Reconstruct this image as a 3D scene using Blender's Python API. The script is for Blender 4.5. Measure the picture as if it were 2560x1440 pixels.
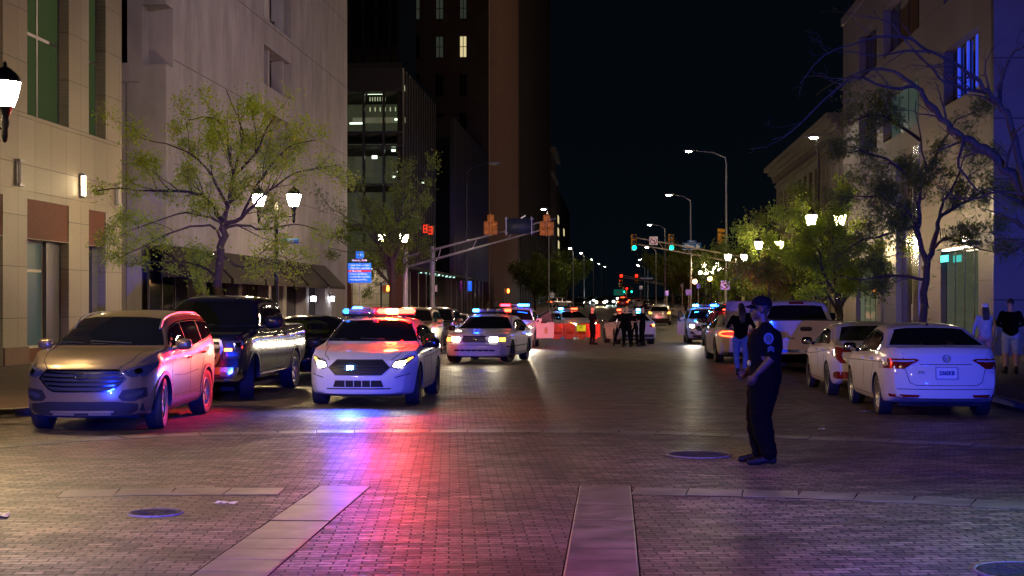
import bpy, bmesh, math, random
import numpy as np
from mathutils import Vector, Matrix
from mathutils.bvhtree import BVHTree
SC = bpy.context.scene
for o in list(bpy.data.objects): bpy.data.objects.remove(o)
COL = SC.collection
R = math.radians
HAZE = 0.0012
# ---------------------------------------------------------------- camera, world, exposure
F_PX, YH, CAM_H = 3556.0, 760.0, 1.8
cam_d = bpy.data.cameras.new("camera"); cam = bpy.data.objects.new("camera", cam_d); COL.objects.link(cam)
cam.location = (0, 0, CAM_H); cam.rotation_euler = (R(90), 0, 0)
cam_d.lens = 50; cam_d.sensor_width = 36; cam_d.shift_y = (YH - 720) / 2560
cam_d.clip_start = 0.2; cam_d.clip_end = 4000
SC.camera = cam
W = bpy.data.worlds.new("World"); SC.world = W; W.use_nodes = True
wn = W.node_tree
bgn = wn.nodes["Background"]
_tc = wn.nodes.new("ShaderNodeTexCoord"); _sep = wn.nodes.new("ShaderNodeSeparateXYZ")
_cr = wn.nodes.new("ShaderNodeValToRGB")
wn.links.new(_tc.outputs["Generated"], _sep.inputs[0]); wn.links.new(_sep.outputs["Z"], _cr.inputs[0])
_cr.color_ramp.elements[0].position = 0.0; _cr.color_ramp.elements[0].color = (0.0009, 0.0022, 0.0036, 1)
_cr.color_ramp.elements[1].position = 0.35; _cr.color_ramp.elements[1].color = (0.0006, 0.0009, 0.0018, 1)
wn.links.new(_cr.outputs[0], bgn.inputs[0]); bgn.inputs[1].default_value = 1.0
SC.view_settings.view_transform = 'Standard'; SC.view_settings.look = 'None'
SC.view_settings.exposure = 0.4; SC.view_settings.gamma = 1.0
SC.cycles.use_denoising = True
SC.cycles.sample_clamp_indirect = 3.0; SC.cycles.sample_clamp_direct = 0.0
SC.cycles.max_bounces = 6; SC.cycles.diffuse_bounces = 2; SC.cycles.glossy_bounces = 3
SC.cycles.transmission_bounces = 4; SC.cycles.transparent_max_bounces = 6
SC.cycles.caustics_reflective = False; SC.cycles.caustics_refractive = False
SC.cycles.blur_glossy = 0.5

def light(name, kind, loc, energy, color, radius=0.2, target=None, spot=None, blend=0.5):
    d = bpy.data.lights.new(name, kind); d.energy = energy; d.color = color
    d.shadow_soft_size = radius
    if spot: d.spot_size = R(spot); d.spot_blend = blend
    o = bpy.data.objects.new(name, d); COL.objects.link(o); o.location = loc
    if target is not None:
        o.rotation_euler = (Vector(target) - Vector(loc)).to_track_quat('-Z', 'Y').to_euler()
    return o
# street lamps and floodlights of the plaza behind the photographer, the police car there, and added fill lights
light("plaza_floodlight", 'POINT', (-11, -8, 12), 1200, (1.0, 0.80, 0.80), 0.6)
light("overhead_fill_light", 'SPOT', (12.5, 34, 16), 11000, (1.0, 0.78, 0.86), 0.5, (-9.5, 66, 9), 60, 1.0)  # added fill brightening the left facades, no fixture behind it
light("plaza_floodlight", 'POINT', (14, -14, 13), 3000, (0.60, 0.50, 1.0), 0.6)
light("plaza_street_lamp", 'SPOT', (-7.0, 11.0, 5.2), 1300, (1.0, 0.70, 0.34), 0.25, (-5.0, 14.5, 0), 120, 0.9)
light("plaza_street_lamp", 'SPOT', (8.0, 9.0, 4.4), 900, (0.40, 1.0, 0.40), 0.2, (5.2, 10.5, 0), 66, 0.9)
light("police_beacon_light", 'SPOT', (2.6, -2.0, 1.15), 21000, (0.008, 0.035, 1.0), 0.08, (6.6, 20, 0.75), 34, 0.5)
light("police_beacon_light", 'SPOT', (-1.0, -2.0, 0.85), 30000, (0.01, 0.035, 1.0), 0.06, (-4.0, 21, 0.85), 17, 0.4)
light("ground_tint_light", 'SPOT', (-0.3, 7.0, 6.5), 950, (1.0, 0.06, 0.40), 0.3, (0.2, 11.5, 0.0), 74, 1.0)  # added magenta spot above the frame, tints the foreground paving
light("ground_tint_light", 'SPOT', (3.4, 6.5, 6.5), 1300, (0.14, 0.16, 1.0), 0.3, (3.4, 11.0, 0.0), 74, 1.0)  # added violet spot, tints the paving on the right
light("blue_facade_floodlight", 'SPOT', (9.0, 4.0, 3.0), 11000, (0.06, 0.12, 1.0), 0.3, (18.5, 46, 8.0), 34, 0.9)
light("overhead_fill_light", 'SPOT', (9.0, 21, 12), 5200, (1.0, 0.86, 0.52), 0.4, (-7.2, 36.5, 5.2), 34, 1.0)  # added fill brightening the leaves of the left tree
light("cross_street_fill_light", 'POINT', (-4.0, 98, 9.5), 1300, (1.0, 0.74, 0.5), 0.3)  # added fill at the crossing to lift the dark towers, no post built
light("cross_street_fill_light", 'POINT', (22.0, 99, 9.5), 1600, (1.0, 0.74, 0.42), 0.3)  # second added fill at the crossing
light("tower_fill_light", 'POINT', (60, 190, 40), 38000, (1.0, 0.66, 0.46), 1.5)  # added fill lighting the side of the brown tower

# ---------------------------------------------------------------- geometry of the street
_gp = [(-60, 0), (46, 0), (66, -.15), (92, -.16), (130, .08), (163, .42), (213, 1.0), (245, 1.15), (320, 1.7), (500, 3.2), (900, 6.2), (3000, 16)]
def gz(Y):
    for (a, za), (b, zb) in zip(_gp, _gp[1:]):
        if Y <= b:
            t = max(0, min(1, (Y - a) / (b - a))); return za + (zb - za) * t
    return _gp[-1][1]
def PX(px, py, Y): return Vector(((px - 1280) / F_PX * Y, Y, CAM_H - (py - YH) / F_PX * Y))
def G(px, py, up=0.0):
    lo, hi = 3.0, 900.0
    for _ in range(60):
        m = (lo + hi) / 2
        if YH + (CAM_H - gz(m) - up) / m * F_PX > py: lo = m
        else: hi = m
    return Vector(((px - 1280) / F_PX * lo, lo, gz(lo) + up))
PHI = math.atan(255 / F_PX); CP, SP = math.cos(PHI), math.sin(PHI)
def U(u, v, z=None):
    X, Y = u * CP + v * SP, -u * SP + v * CP
    return Vector((X, Y, gz(Y) if z is None else z))
def on_u(u, px, py=None):
    """v (and z) of the point seen at pixel px,py on the street-parallel plane at lateral u"""
    q = (px - 1280) / F_PX
    Y = u / (q * CP - SP); v = q * Y * SP + Y * CP
    return (v, CAM_H - (py - YH) / F_PX * Y) if py is not None else v

# ---------------------------------------------------------------- materials
def mat(name, col, rough=0.6, metal=0.0, coat=0.0, emit=None, es=0.0, alpha=None, trans=0.0, ior=1.45, spec=0.5):
    m = bpy.data.materials.get(name)
    if m: return m
    m = bpy.data.materials.new(name); m.use_nodes = True
    b = m.node_tree.nodes["Principled BSDF"]
    b.inputs["Base Color"].default_value = (*col, 1); b.inputs["Roughness"].default_value = rough
    b.inputs["Metallic"].default_value = metal; b.inputs["Coat Weight"].default_value = coat
    b.inputs["Coat Roughness"].default_value = 0.04; b.inputs["IOR"].default_value = ior
    b.inputs["Specular IOR Level"].default_value = spec
    b.inputs["Transmission Weight"].default_value = trans
    if emit: b.inputs["Emission Color"].default_value = (*emit, 1); b.inputs["Emission Strength"].default_value = es
    m.diffuse_color = (*col, 1)
    return m
def nodes(m): return m.node_tree.nodes, m.node_tree.links, m.node_tree.nodes["Principled BSDF"]
def noisy(m, scale=8, amount=0.3, bump=0.0, rough=None, detail=6, stretch=(1, 1, 1)):
    """surface grain: the colour varied by noise, with a matching bump"""
    N, L, b = nodes(m)
    tc = N.new("ShaderNodeTexCoord"); mp = N.new("ShaderNodeMapping"); mp.inputs["Scale"].default_value = stretch
    L.new(tc.outputs["Object"], mp.inputs[0])
    n = N.new("ShaderNodeTexNoise"); n.inputs["Scale"].default_value = scale; n.inputs["Detail"].default_value = detail
    n.inputs["Roughness"].default_value = 0.62
    L.new(mp.outputs[0], n.inputs["Vector"])
    c = Vector(b.inputs["Base Color"].default_value[:3])
    r = N.new("ShaderNodeValToRGB")
    r.color_ramp.elements[0].position = 0.32; r.color_ramp.elements[0].color = (*(c * (1 - amount)), 1)
    r.color_ramp.elements[1].position = 0.68; r.color_ramp.elements[1].color = (*(c * (1 + amount * .6)), 1)
    L.new(n.outputs["Fac"], r.inputs[0]); L.new(r.outputs[0], b.inputs["Base Color"])
    if bump:
        bp = N.new("ShaderNodeBump"); bp.inputs["Strength"].default_value = bump; bp.inputs["Distance"].default_value = 0.02
        L.new(n.outputs["Fac"], bp.inputs["Height"]); L.new(bp.outputs[0], b.inputs["Normal"])
    if rough:
        mr = N.new("ShaderNodeMapRange"); mr.inputs["To Min"].default_value = rough[0]; mr.inputs["To Max"].default_value = rough[1]
        L.new(n.outputs["Fac"], mr.inputs[0]); L.new(mr.outputs[0], b.inputs["Roughness"])
    return m
def paved(name, c1, c2, mortar, bw, bh, ms, rough, bumpd=0.004, rot=0.0, offs=0.5, plane='XY', grime=0.5, spec=0.5, rowgap=0):
    """bricks, pavers or stone panels laid in a plane of the object's own coordinates"""
    m = bpy.data.materials.new(name); m.use_nodes = True
    N, L, b = nodes(m)
    b.inputs["Specular IOR Level"].default_value = spec
    tc = N.new("ShaderNodeTexCoord"); mp = N.new("ShaderNodeMapping")
    if plane == 'XZ' or plane == 'YZ':
        sx = N.new("ShaderNodeSeparateXYZ"); cx = N.new("ShaderNodeCombineXYZ")
        L.new(tc.outputs["Object"], sx.inputs[0]); L.new(sx.outputs[plane[0]], cx.inputs[0]); L.new(sx.outputs["Z"], cx.inputs[1])
        L.new(cx.outputs[0], mp.inputs[0])
    else:
        L.new(tc.outputs["Object"], mp.inputs[0])
    mp.inputs["Rotation"].default_value = (0, 0, rot)
    t = N.new("ShaderNodeTexBrick"); t.offset = offs; t.inputs["Scale"].default_value = 1.0
    t.inputs["Color1"].default_value = (*c1, 1); t.inputs["Color2"].default_value = (*c2, 1); t.inputs["Mortar"].default_value = (*mortar, 1)
    t.inputs["Brick Width"].default_value = bw; t.inputs["Row Height"].default_value = bh
    t.inputs["Mortar Size"].default_value = ms; t.inputs["Mortar Smooth"].default_value = 0.2; t.inputs["Bias"].default_value = 0.0
    # small wander of the joints
    wn_ = N.new("ShaderNodeTexNoise"); wn_.inputs["Scale"].default_value = 1.3 / max(bw, .2) * .5; wn_.inputs["Detail"].default_value = 3
    L.new(mp.outputs[0], wn_.inputs["Vector"])
    vm = N.new("ShaderNodeVectorMath"); vm.operation = 'MULTIPLY_ADD'; vm.inputs[1].default_value = (ms * (1.6 if not rowgap else 4), ms * (1.6 if not rowgap else 3), 0)
    L.new(wn_.outputs["Color"], vm.inputs[0]); L.new(mp.outputs[0], vm.inputs[2]); L.new(vm.outputs[0], t.inputs["Vector"])
    tcol, tfac = t.outputs["Color"], t.outputs["Fac"]
    if rowgap:
        t2 = N.new("ShaderNodeTexBrick"); t2.inputs["Scale"].default_value = 1.0; t2.inputs["Brick Width"].default_value = 400
        t2.inputs["Row Height"].default_value = bh; t2.inputs["Mortar Size"].default_value = rowgap; t2.inputs["Mortar Smooth"].default_value = .5
        L.new(vm.outputs[0], t2.inputs["Vector"])
        mx = N.new("ShaderNodeMath"); mx.operation = 'MAXIMUM'; L.new(t.outputs["Fac"], mx.inputs[0]); L.new(t2.outputs["Fac"], mx.inputs[1])
        mc = N.new("ShaderNodeMixRGB"); mc.inputs[2].default_value = (*mortar, 1)
        L.new(mx.outputs[0], mc.inputs[0]); L.new(t.outputs["Color"], mc.inputs[1]); tcol, tfac = mc.outputs[0], mx.outputs[0]
    g = N.new("ShaderNodeTexNoise"); g.inputs["Scale"].default_value = 0.35; g.inputs["Detail"].default_value = 9; g.inputs["Roughness"].default_value = .65
    L.new(mp.outputs[0], g.inputs["Vector"])
    f = N.new("ShaderNodeTexNoise"); f.inputs["Scale"].default_value = 28 if not rowgap else 22; f.inputs["Detail"].default_value = 5
    L.new(mp.outputs[0], f.inputs["Vector"])
    mr = N.new("ShaderNodeMapRange"); mr.inputs["From Min"].default_value = .3; mr.inputs["From Max"].default_value = .7
    mr.inputs["To Min"].default_value = 1 - grime; mr.inputs["To Max"].default_value = 1 + grime * .5
    L.new(g.outputs["Fac"], mr.inputs[0])
    mr2 = N.new("ShaderNodeMapRange"); mr2.inputs["From Min"].default_value = .3; mr2.inputs["From Max"].default_value = .7
    mr2.inputs["To Min"].default_value = .72 if not rowgap else .45; mr2.inputs["To Max"].default_value = 1.2 if not rowgap else 1.5
    L.new(f.outputs["Fac"], mr2.inputs[0])
    mu = N.new("ShaderNodeMath"); mu.operation = 'MULTIPLY'; L.new(mr.outputs[0], mu.inputs[0]); L.new(mr2.outputs[0], mu.inputs[1])
    if rowgap:   # oil stains and repaired, darker patches of brick
        so = N.new("ShaderNodeTexNoise"); so.inputs["Scale"].default_value = .8; so.inputs["Detail"].default_value = 5; L.new(mp.outputs[0], so.inputs["Vector"])
        sr = N.new("ShaderNodeMapRange"); sr.inputs["From Min"].default_value = .56; sr.inputs["From Max"].default_value = .68; sr.inputs["To Min"].default_value = 1; sr.inputs["To Max"].default_value = .42; L.new(so.outputs["Fac"], sr.inputs[0])
        bs = N.new("ShaderNodeTexVoronoi"); bs.inputs["Scale"].default_value = 5.5; L.new(mp.outputs[0], bs.inputs["Vector"]); bw2 = N.new("ShaderNodeRGBToBW"); L.new(bs.outputs["Color"], bw2.inputs[0])
        br = N.new("ShaderNodeMapRange"); br.inputs["To Min"].default_value = .62; br.inputs["To Max"].default_value = 1.25; L.new(bw2.outputs[0], br.inputs[0])
        for q in (sr, br):
            m_ = N.new("ShaderNodeMath"); m_.operation = 'MULTIPLY'; L.new(mu.outputs[0], m_.inputs[0]); L.new(q.outputs[0], m_.inputs[1]); mu = m_
    vs = N.new("ShaderNodeVectorMath"); vs.operation = 'SCALE'; L.new(tcol, vs.inputs[0]); L.new(mu.outputs[0], vs.inputs["Scale"])
    L.new(vs.outputs[0], b.inputs["Base Color"])
    rr = N.new("ShaderNodeMapRange"); rr.inputs["From Min"].default_value = .3; rr.inputs["From Max"].default_value = .7
    rr.inputs["To Min"].default_value = rough[0]; rr.inputs["To Max"].default_value = rough[1]
    L.new(g.outputs["Fac"], rr.inputs[0]); L.new(rr.outputs[0], b.inputs["Roughness"])
    h = N.new("ShaderNodeMath"); h.operation = 'MULTIPLY_ADD'; h.inputs[1].default_value = -1.0
    L.new(tfac, h.inputs[0]); L.new(f.outputs["Fac"], h.inputs[2])
    if rowgap:   # ruts and settled courses: long low waves lying across the road, dark worn streaks
        m3 = N.new("ShaderNodeMapping"); m3.inputs["Scale"].default_value = (.55, 3.2, 1); L.new(mp.outputs[0], m3.inputs[0])
        n3 = N.new("ShaderNodeTexNoise"); n3.inputs["Scale"].default_value = 1.0; n3.inputs["Detail"].default_value = 8; n3.inputs["Roughness"].default_value = .72; L.new(m3.outputs[0], n3.inputs["Vector"])
        h3 = N.new("ShaderNodeMath"); h3.operation = 'MULTIPLY_ADD'; h3.inputs[1].default_value = 2.6; L.new(n3.outputs["Fac"], h3.inputs[0]); L.new(h.outputs[0], h3.inputs[2]); h = h3
        w3 = N.new("ShaderNodeMapRange"); w3.inputs["From Min"].default_value = .35; w3.inputs["From Max"].default_value = .62; w3.inputs["To Min"].default_value = .62; w3.inputs["To Max"].default_value = 1.1
        L.new(n3.outputs["Fac"], w3.inputs[0]); v3 = N.new("ShaderNodeVectorMath"); v3.operation = 'SCALE'; L.new(vs.outputs[0], v3.inputs[0]); L.new(w3.outputs[0], v3.inputs["Scale"]); L.new(v3.outputs[0], b.inputs["Base Color"])
        r3 = N.new("ShaderNodeMath"); r3.operation = 'MULTIPLY_ADD'; r3.inputs[1].default_value = -.35; L.new(n3.outputs["Fac"], r3.inputs[0]); a3 = N.new("ShaderNodeMath"); a3.operation = 'ADD'; a3.inputs[1].default_value = .18
        L.new(rr.outputs[0], a3.inputs[0]); L.new(a3.outputs[0], r3.inputs[2])
        bw_ = N.new("ShaderNodeRGBToBW"); L.new(t.outputs["Color"], bw_.inputs[0]); r4 = N.new("ShaderNodeMath"); r4.operation = 'MULTIPLY_ADD'; r4.inputs[1].default_value = -.9; L.new(bw_.outputs[0], r4.inputs[0])
        a4 = N.new("ShaderNodeMath"); a4.operation = 'ADD'; a4.inputs[1].default_value = .17; L.new(r3.outputs[0], a4.inputs[0]); L.new(a4.outputs[0], r4.inputs[2]); L.new(r4.outputs[0], b.inputs["Roughness"])
    bp = N.new("ShaderNodeBump"); bp.inputs["Strength"].default_value = 0.8; bp.inputs["Distance"].default_value = bumpd
    L.new(h.outputs[0], bp.inputs["Height"]); L.new(bp.outputs[0], b.inputs["Normal"])
    return m
def glow(name, col, s): return mat(name, (0.02, 0.02, 0.02) if s > 3 else tuple(c * .3 for c in col), 0.5, emit=col, es=s)

# ---------------------------------------------------------------- mesh helpers
class MB:
    """collects shapes for ONE mesh object"""
    def __init__(s): s.v = []; s.f = []; s.m = []; s.sm = []
    def add(s, vs, fs, mi=0, smooth=False):
        o = len(s.v); s.v.extend([tuple(v) for v in vs]); s.f.extend([tuple(i + o for i in f) for f in fs])
        s.m.extend([mi] * len(fs)); s.sm.extend([smooth] * len(fs)); return s
    def box(s, a, b, mi=0, M=None):
        (x0, y0, z0), (x1, y1, z1) = a, b
        vs = [Vector(p) for p in ((x0, y0, z0), (x1, y0, z0), (x1, y1, z0), (x0, y1, z0), (x0, y0, z1), (x1, y0, z1), (x1, y1, z1), (x0, y1, z1))]
        if M is not None: vs = [M @ v for v in vs]
        return s.add(vs, [(0, 3, 2, 1), (4, 5, 6, 7), (0, 1, 5, 4), (1, 2, 6, 5), (2, 3, 7, 6), (3, 0, 4, 7)], mi)
    def bbox(s, a, b, r=0.01, mi=0, M=None):
        """box with chamfered edges"""
        a = Vector(a); b = Vector(b); c = (a + b) / 2; h = (b - a) / 2; r = min(r, h.x * .49, h.y * .49, h.z * .49)
        bm = bmesh.new(); bmesh.ops.create_cube(bm, size=2)
        for v in bm.verts: v.co = Vector((v.co.x * h.x, v.co.y * h.y, v.co.z * h.z)) + c
        bmesh.ops.bevel(bm, geom=bm.edges[:], offset=r, segments=2, affect='EDGES')
        return s.bm(bm, mi, M, True)
    def bm(s, bm, mi=0, M=None, smooth=False):
        bm.verts.ensure_lookup_table(); bm.verts.index_update()
        vs = [(M @ v.co if M is not None else v.co.copy()) for v in bm.verts]
        fs = [[v.index for v in f.verts] for f in bm.faces]; bm.free()
        return s.add(vs, fs, mi, smooth)
    def tube(s, pts, rad, n=8, mi=0, caps=True, smooth=True):
        pts = [Vector(p) for p in pts]; k = len(pts)
        rad = rad if isinstance(rad, (list, tuple)) else [rad] * k
        vs = []; up = None
        for i, p in enumerate(pts):
            t = (pts[min(i + 1, k - 1)] - pts[max(i - 1, 0)])
            t = t.normalized() if t.length > 1e-9 else Vector((0, 0, 1))
            if up is None: up = Vector((0, 0, 1)) if abs(t.z) < .9 else Vector((1, 0, 0))
            a = t.cross(up)
            if a.length < 1e-6: a = t.orthogonal()
            a.normalize(); b = a.cross(t); up = b
            for j in range(n):
                w = 2 * math.pi * j / n; vs.append(p + (a * math.cos(w) + b * math.sin(w)) * rad[i])
        fs = [(i * n + j, i * n + (j + 1) % n, (i + 1) * n + (j + 1) % n, (i + 1) * n + j) for i in range(k - 1) for j in range(n)]
        s.add(vs, fs, mi, smooth)
        if caps:
            s.add(vs[:n], [tuple(range(n))[::-1]], mi); s.add(vs[-n:], [tuple(range(n))], mi)
        return s
    def lathe(s, prof, c=(0, 0, 0), n=20, mi=0, axis='Z', M=None):
        """prof: (radius, height) list"""
        vs = []
        for r, h in prof:
            for j in range(n):
                w = 2 * math.pi * j / n; x, y = r * math.cos(w), r * math.sin(w)
                p = Vector((x, y, h)) if axis == 'Z' else (Vector((x, h, y)) if axis == 'Y' else Vector((h, x, y)))
                p = p + Vector(c); vs.append(M @ p if M is not None else p)
        k = len(prof)
        fs = [(i * n + j, i * n + (j + 1) % n, (i + 1) * n + (j + 1) % n, (i + 1) * n + j) for i in range(k - 1) for j in range(n)]
        if axis == 'Y': fs = [f[::-1] for f in fs]
        return s.add(vs, fs, mi, True)
    def ball(s, c, r, mi=0, seg=12, M=None):
        r = r if isinstance(r, (list, tuple)) else (r, r, r)
        bm = bmesh.new(); bmesh.ops.create_uvsphere(bm, u_segments=seg, v_segments=max(6, seg * 2 // 3), radius=1)
        for v in bm.verts:
            v.co = Vector((v.co.x * r[0], v.co.y * r[1], v.co.z * r[2]))
            if M is not None: v.co = M @ v.co
            v.co += Vector(c)
        return s.bm(bm, mi, None, True)
    def prism(s, poly, h0, h1, plane='XY', mi=0, M=None):
        """closed prism of a polygon"""
        def P(a, b, h): return Vector((a, b, h)) if plane == 'XY' else (Vector((a, h, b)) if plane == 'XZ' else Vector((h, a, b)))
        n = len(poly); vs = [P(a, b, h0) for a, b in poly] + [P(a, b, h1) for a, b in poly]
        if M is not None: vs = [M @ v for v in vs]
        fs = [tuple(range(n))[::-1], tuple(range(n, 2 * n))] + [(i, (i + 1) % n, n + (i + 1) % n, n + i) for i in range(n)]
        return s.add(vs, fs, mi)
    def mesh(s, name, mats, fix=False):
        me = bpy.data.meshes.new(name); me.from_pydata(s.v, [], s.f)
        for m in (mats if isinstance(mats, (list, tuple)) else [mats]): me.materials.append(m)
        me.polygons.foreach_set("material_index", s.m); me.polygons.foreach_set("use_smooth", s.sm)
        me.update()
        if fix:
            bm = bmesh.new(); bm.from_mesh(me); bmesh.ops.recalc_face_normals(bm, faces=bm.faces[:]); bm.to_mesh(me); bm.free()
        return me
    def obj(s, name, mats, parent=None, fix=False, **kw):
        return put(name, s.mesh(name, mats, fix), parent, **kw)
def put(name, me, parent=None, **kw):
    o = bpy.data.objects.new(name, me); COL.objects.link(o); o.parent = parent
    return tag(o, **kw)
def tag(o, label=None, category=None, group=None, kind=None):
    if label: o["label"] = label
    if category: o["category"] = category
    if group: o["group"] = group
    if kind: o["kind"] = kind
    return o
def thing(name, loc, rz, label, category, group=None):
    o = bpy.data.objects.new(name, None); COL.objects.link(o); o.location = loc; o.rotation_euler = (0, 0, rz)
    o.empty_display_size = .2
    return tag(o, label, category, group)
KIDS = {}
def kids(o): return list(o.children)
def dup(o, loc, rz, label=None, group=None, scale=None):
    def cp(a, par):
        c = a.copy(); COL.objects.link(c); c.parent = par
        for k in kids(a): cp(k, c)
        return c
    src = [x for x in [o]]
    c = cp(o, None); c.location = loc; c.rotation_euler = (0, 0, rz)
    if scale: c.scale = (scale,) * 3
    if label: c["label"] = label
    if group: c["group"] = group
    return c
def baked(o_or_curve, name, mats, parent=None):
    dg = bpy.context.evaluated_depsgraph_get(); dg.update()
    me = bpy.data.meshes.new_from_object(o_or_curve.evaluated_get(dg)); me.name = name
    return me
def text_mesh(txt, size, depth=0.004, bold=0.0, align='CENTER', sx=1.0):
    cu = bpy.data.curves.new("lettering", 'FONT'); cu.body = txt; cu.size = size; cu.extrude = depth; cu.offset = bold
    cu.align_x = align; cu.align_y = 'CENTER'; cu.resolution_u = 3
    o = bpy.data.objects.new("lettering", cu); COL.objects.link(o)
    dg = bpy.context.evaluated_depsgraph_get(); me = bpy.data.meshes.new_from_object(o.evaluated_get(dg))
    bpy.data.objects.remove(o)
    if sx != 1.0:
        for v in me.vertices: v.co.x *= sx
    return me
def lettering(txt, size, m, parent, loc, rot=(R(90), 0, 0), depth=0.004, bold=0.0, align='CENTER', name="lettering", sx=1.0):
    me = text_mesh(txt, size, depth, bold, align, sx); me.materials.clear(); me.materials.append(m)
    o = put(name, me, parent); o.location = loc; o.rotation_euler = rot; return o
# ================================================================= SETTING
rnd = random.Random(5)
M_BRICK = paved("street_brick", (.28, .21, .175), (.12, .095, .085), (.010, .011, .011), .20, .094, .0075, (.36, .58), .012, rot=-PHI * .6, grime=.6, rowgap=.0095)
M_BAND = noisy(mat("granite_band", (.185, .165, .15), .42), 3.0, .55, .35, (.30, .55))
M_ASPH = noisy(mat("asphalt", (.055, .052, .05), .6), 1.2, .4, .3, (.38, .7))
M_WALKB = paved("sidewalk_brick", (.16, .10, .075), (.11, .075, .06), (.02, .017, .015), .21, .105, .008, (.5, .8), .004)
M_KERB = noisy(mat("kerb_granite", (.26, .23, .21), .6), 5, .3, .2)
M_DARK = mat("dark_void", (.008, .008, .01), .7)
M_GLASS = mat("dark_window_glass", (.012, .014, .016), .06, spec=.8)
M_FRAME = mat("bronze_frame", (.035, .03, .028), .4, .6)
M_BLACKM = noisy(mat("black_painted_metal", (.012, .012, .014), .38, .3), 30, .3)
M_GALV = noisy(mat("galvanised_steel", (.30, .30, .31), .45, .6), 9, .25, .1)
M_WHITE_T = mat("white_lettering", (.75, .75, .75), .5)

def sheet(name, rows, m, lift=0.0, label=None):
    """ground-following strip; rows = [(Y, X0, X1), ...]"""
    b = MB(); vs = []
    for (Y, x0, x1) in rows:
        for k in range(5): vs.append((x0 + (x1 - x0) * k / 4, Y, gz(Y) + lift))
    fs = [(i * 5 + k, i * 5 + k + 1, (i + 1) * 5 + k + 1, (i + 1) * 5 + k) for i in range(len(rows) - 1) for k in range(4)]
    b.add(vs, fs); return b.obj(name, m, kind='structure')
def ys(a, b, n=24):
    s = sorted(set([a, b] + [p[0] for p in _gp if a < p[0] < b] + [a + (b - a) * i / n for i in range(n)])); return s
sheet("ground", [(Y, -600, 700) for Y in ys(-60, 3000, 60)], M_ASPH)
sheet("brick_road", [(Y, -70, 70) if Y < 16 else (Y, -24 + SP * Y, 30 + SP * Y) for Y in ys(-40, 86, 60)], M_BRICK, .004)
# pavements with real kerbs
def pavement(name, line, back, m, h=.15):
    """line: kerb points (u,v) in order, back: lateral of the far side; kerb stone strip .18 wide"""
    b = MB(); sg = 1 if back > line[0][0] else -1
    P0 = [U(u, v) for u, v in line]
    def off(i, d):
        a = Vector(line[max(i - 1, 0)]); c = Vector(line[min(i + 1, len(line) - 1)]); t = (c - a).normalized()
        n = Vector((t.y, -t.x)) * sg; return line[i][0] + n.x * d, line[i][1] + n.y * d
    for i in range(len(line) - 1):
        for (d0, d1, mi, hh) in ((0, .18, 1, h), (.18, None, 0, h - .004)):
            a0 = U(*off(i, d0)); a1 = U(*off(i + 1, d0))
            if d1 is None:
                b0 = U(back, max(line[i][1], 16)); b1 = U(back, max(line[i + 1][1], 16))
            else: b0 = U(*off(i, d1)); b1 = U(*off(i + 1, d1))
            up = Vector((0, 0, hh))
            b.add([a0 + up, a1 + up, b1 + up, b0 + up], [(0, 1, 2, 3) if sg < 0 else (3, 2, 1, 0)], mi)
            if mi: b.add([a0 - Vector((0, 0, .1)), a1 - Vector((0, 0, .1)), a1 + up, a0 + up], [(0, 1, 2, 3) if sg > 0 else (3, 2, 1, 0)], 1)
    return b.obj(name, [m, M_KERB], kind='structure')
KL, KR = -8.95, 6.95
vv = [24, 28, 34, 40, 46, 52, 60, 66, 72, 78, 82]
pavement("pavement_left", [(-34, 17.2), (-20, 18.2), (-14, 19.2), (-11, 20.4), (-9.5, 22)] + [(KL, v) for v in vv] + [(-9.6, 84), (-11, 85.4), (-17, 86)], -17.2, M_WALKB)
pavement("pavement_right", [(34, 16.5), (18, 17.2), (11, 18.4), (8.4, 20), (7.2, 22)] + [(KR, v) for v in vv] + [(7.6, 84), (9, 85.4), (14, 86)], 13.0, M_WALKB)
vf = [109, 118, 130, 145, 163, 185, 213, 245, 300, 400, 520]
pavement("pavement_left_beyond", [(-17, 106), (-11, 106.4), (-9.6, 107.5)] + [(KL, v) for v in vf], -17.2, M_KERB)
pavement("pavement_right_beyond", [(16, 106), (10, 106.4), (8, 107.5)] + [(KR, v) for v in vf], 14.0, M_KERB)

# granite bands set in the brick
def band(name, pix, w=.5, step=.52, lift=.010):
    pts = [G(*p).to_2d() for p in pix]; L = [0]
    for a, c in zip(pts, pts[1:]): L.append(L[-1] + (c - a).length)
    def at(s):
        for i in range(len(pts) - 1):
            if s <= L[i + 1] or i == len(pts) - 2:
                t = (s - L[i]) / (L[i + 1] - L[i]); return pts[i] + (pts[i + 1] - pts[i]) * t
    b = MB(); n = int(L[-1] / step); g = .004
    for k in range(n * 2):
        a, c = at(k * step / 2), at((k + 1) * step / 2); t = (c - a).normalized(); nr = Vector((-t.y, t.x)) * (w / 2 + .012)
        b.add([(p.x, p.y, gz(p.y) + .0055) for p in (a - nr, c - nr, c + nr, a + nr)], [(0, 1, 2, 3)], 1)  # near-black sheet: open joints plus the shadow line along the stone edges
    for k in range(n):
        a, c = at(k * step + g), at((k + 1) * step - g); t = (c - a).normalized(); nr = Vector((-t.y, t.x)) * w / 2
        q = [a - nr, c - nr, c + nr, a + nr]; z = lift + rnd.uniform(-.002, .003); dz = [rnd.uniform(-.001, .001) for _ in q]
        e = .009
        ce = (a + c) / 2
        inn = [p + (ce - p).normalized() * e * 1.4 for p in q]
        b.add([(p.x, p.y, gz(p.y) + z - .0035) for p in q] + [(p.x, p.y, gz(p.y) + z + d) for p, d in zip(inn, dz)],
              [(4, 5, 6, 7)] + [(i, (i + 1) % 4, 4 + (i + 1) % 4, 4 + i) for i in range(4)])
    return b.obj(name, [M_BAND, mat('open_joint_shade', (.006, .005, .006), .9, spec=.05)], kind='structure', fix=True)
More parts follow.
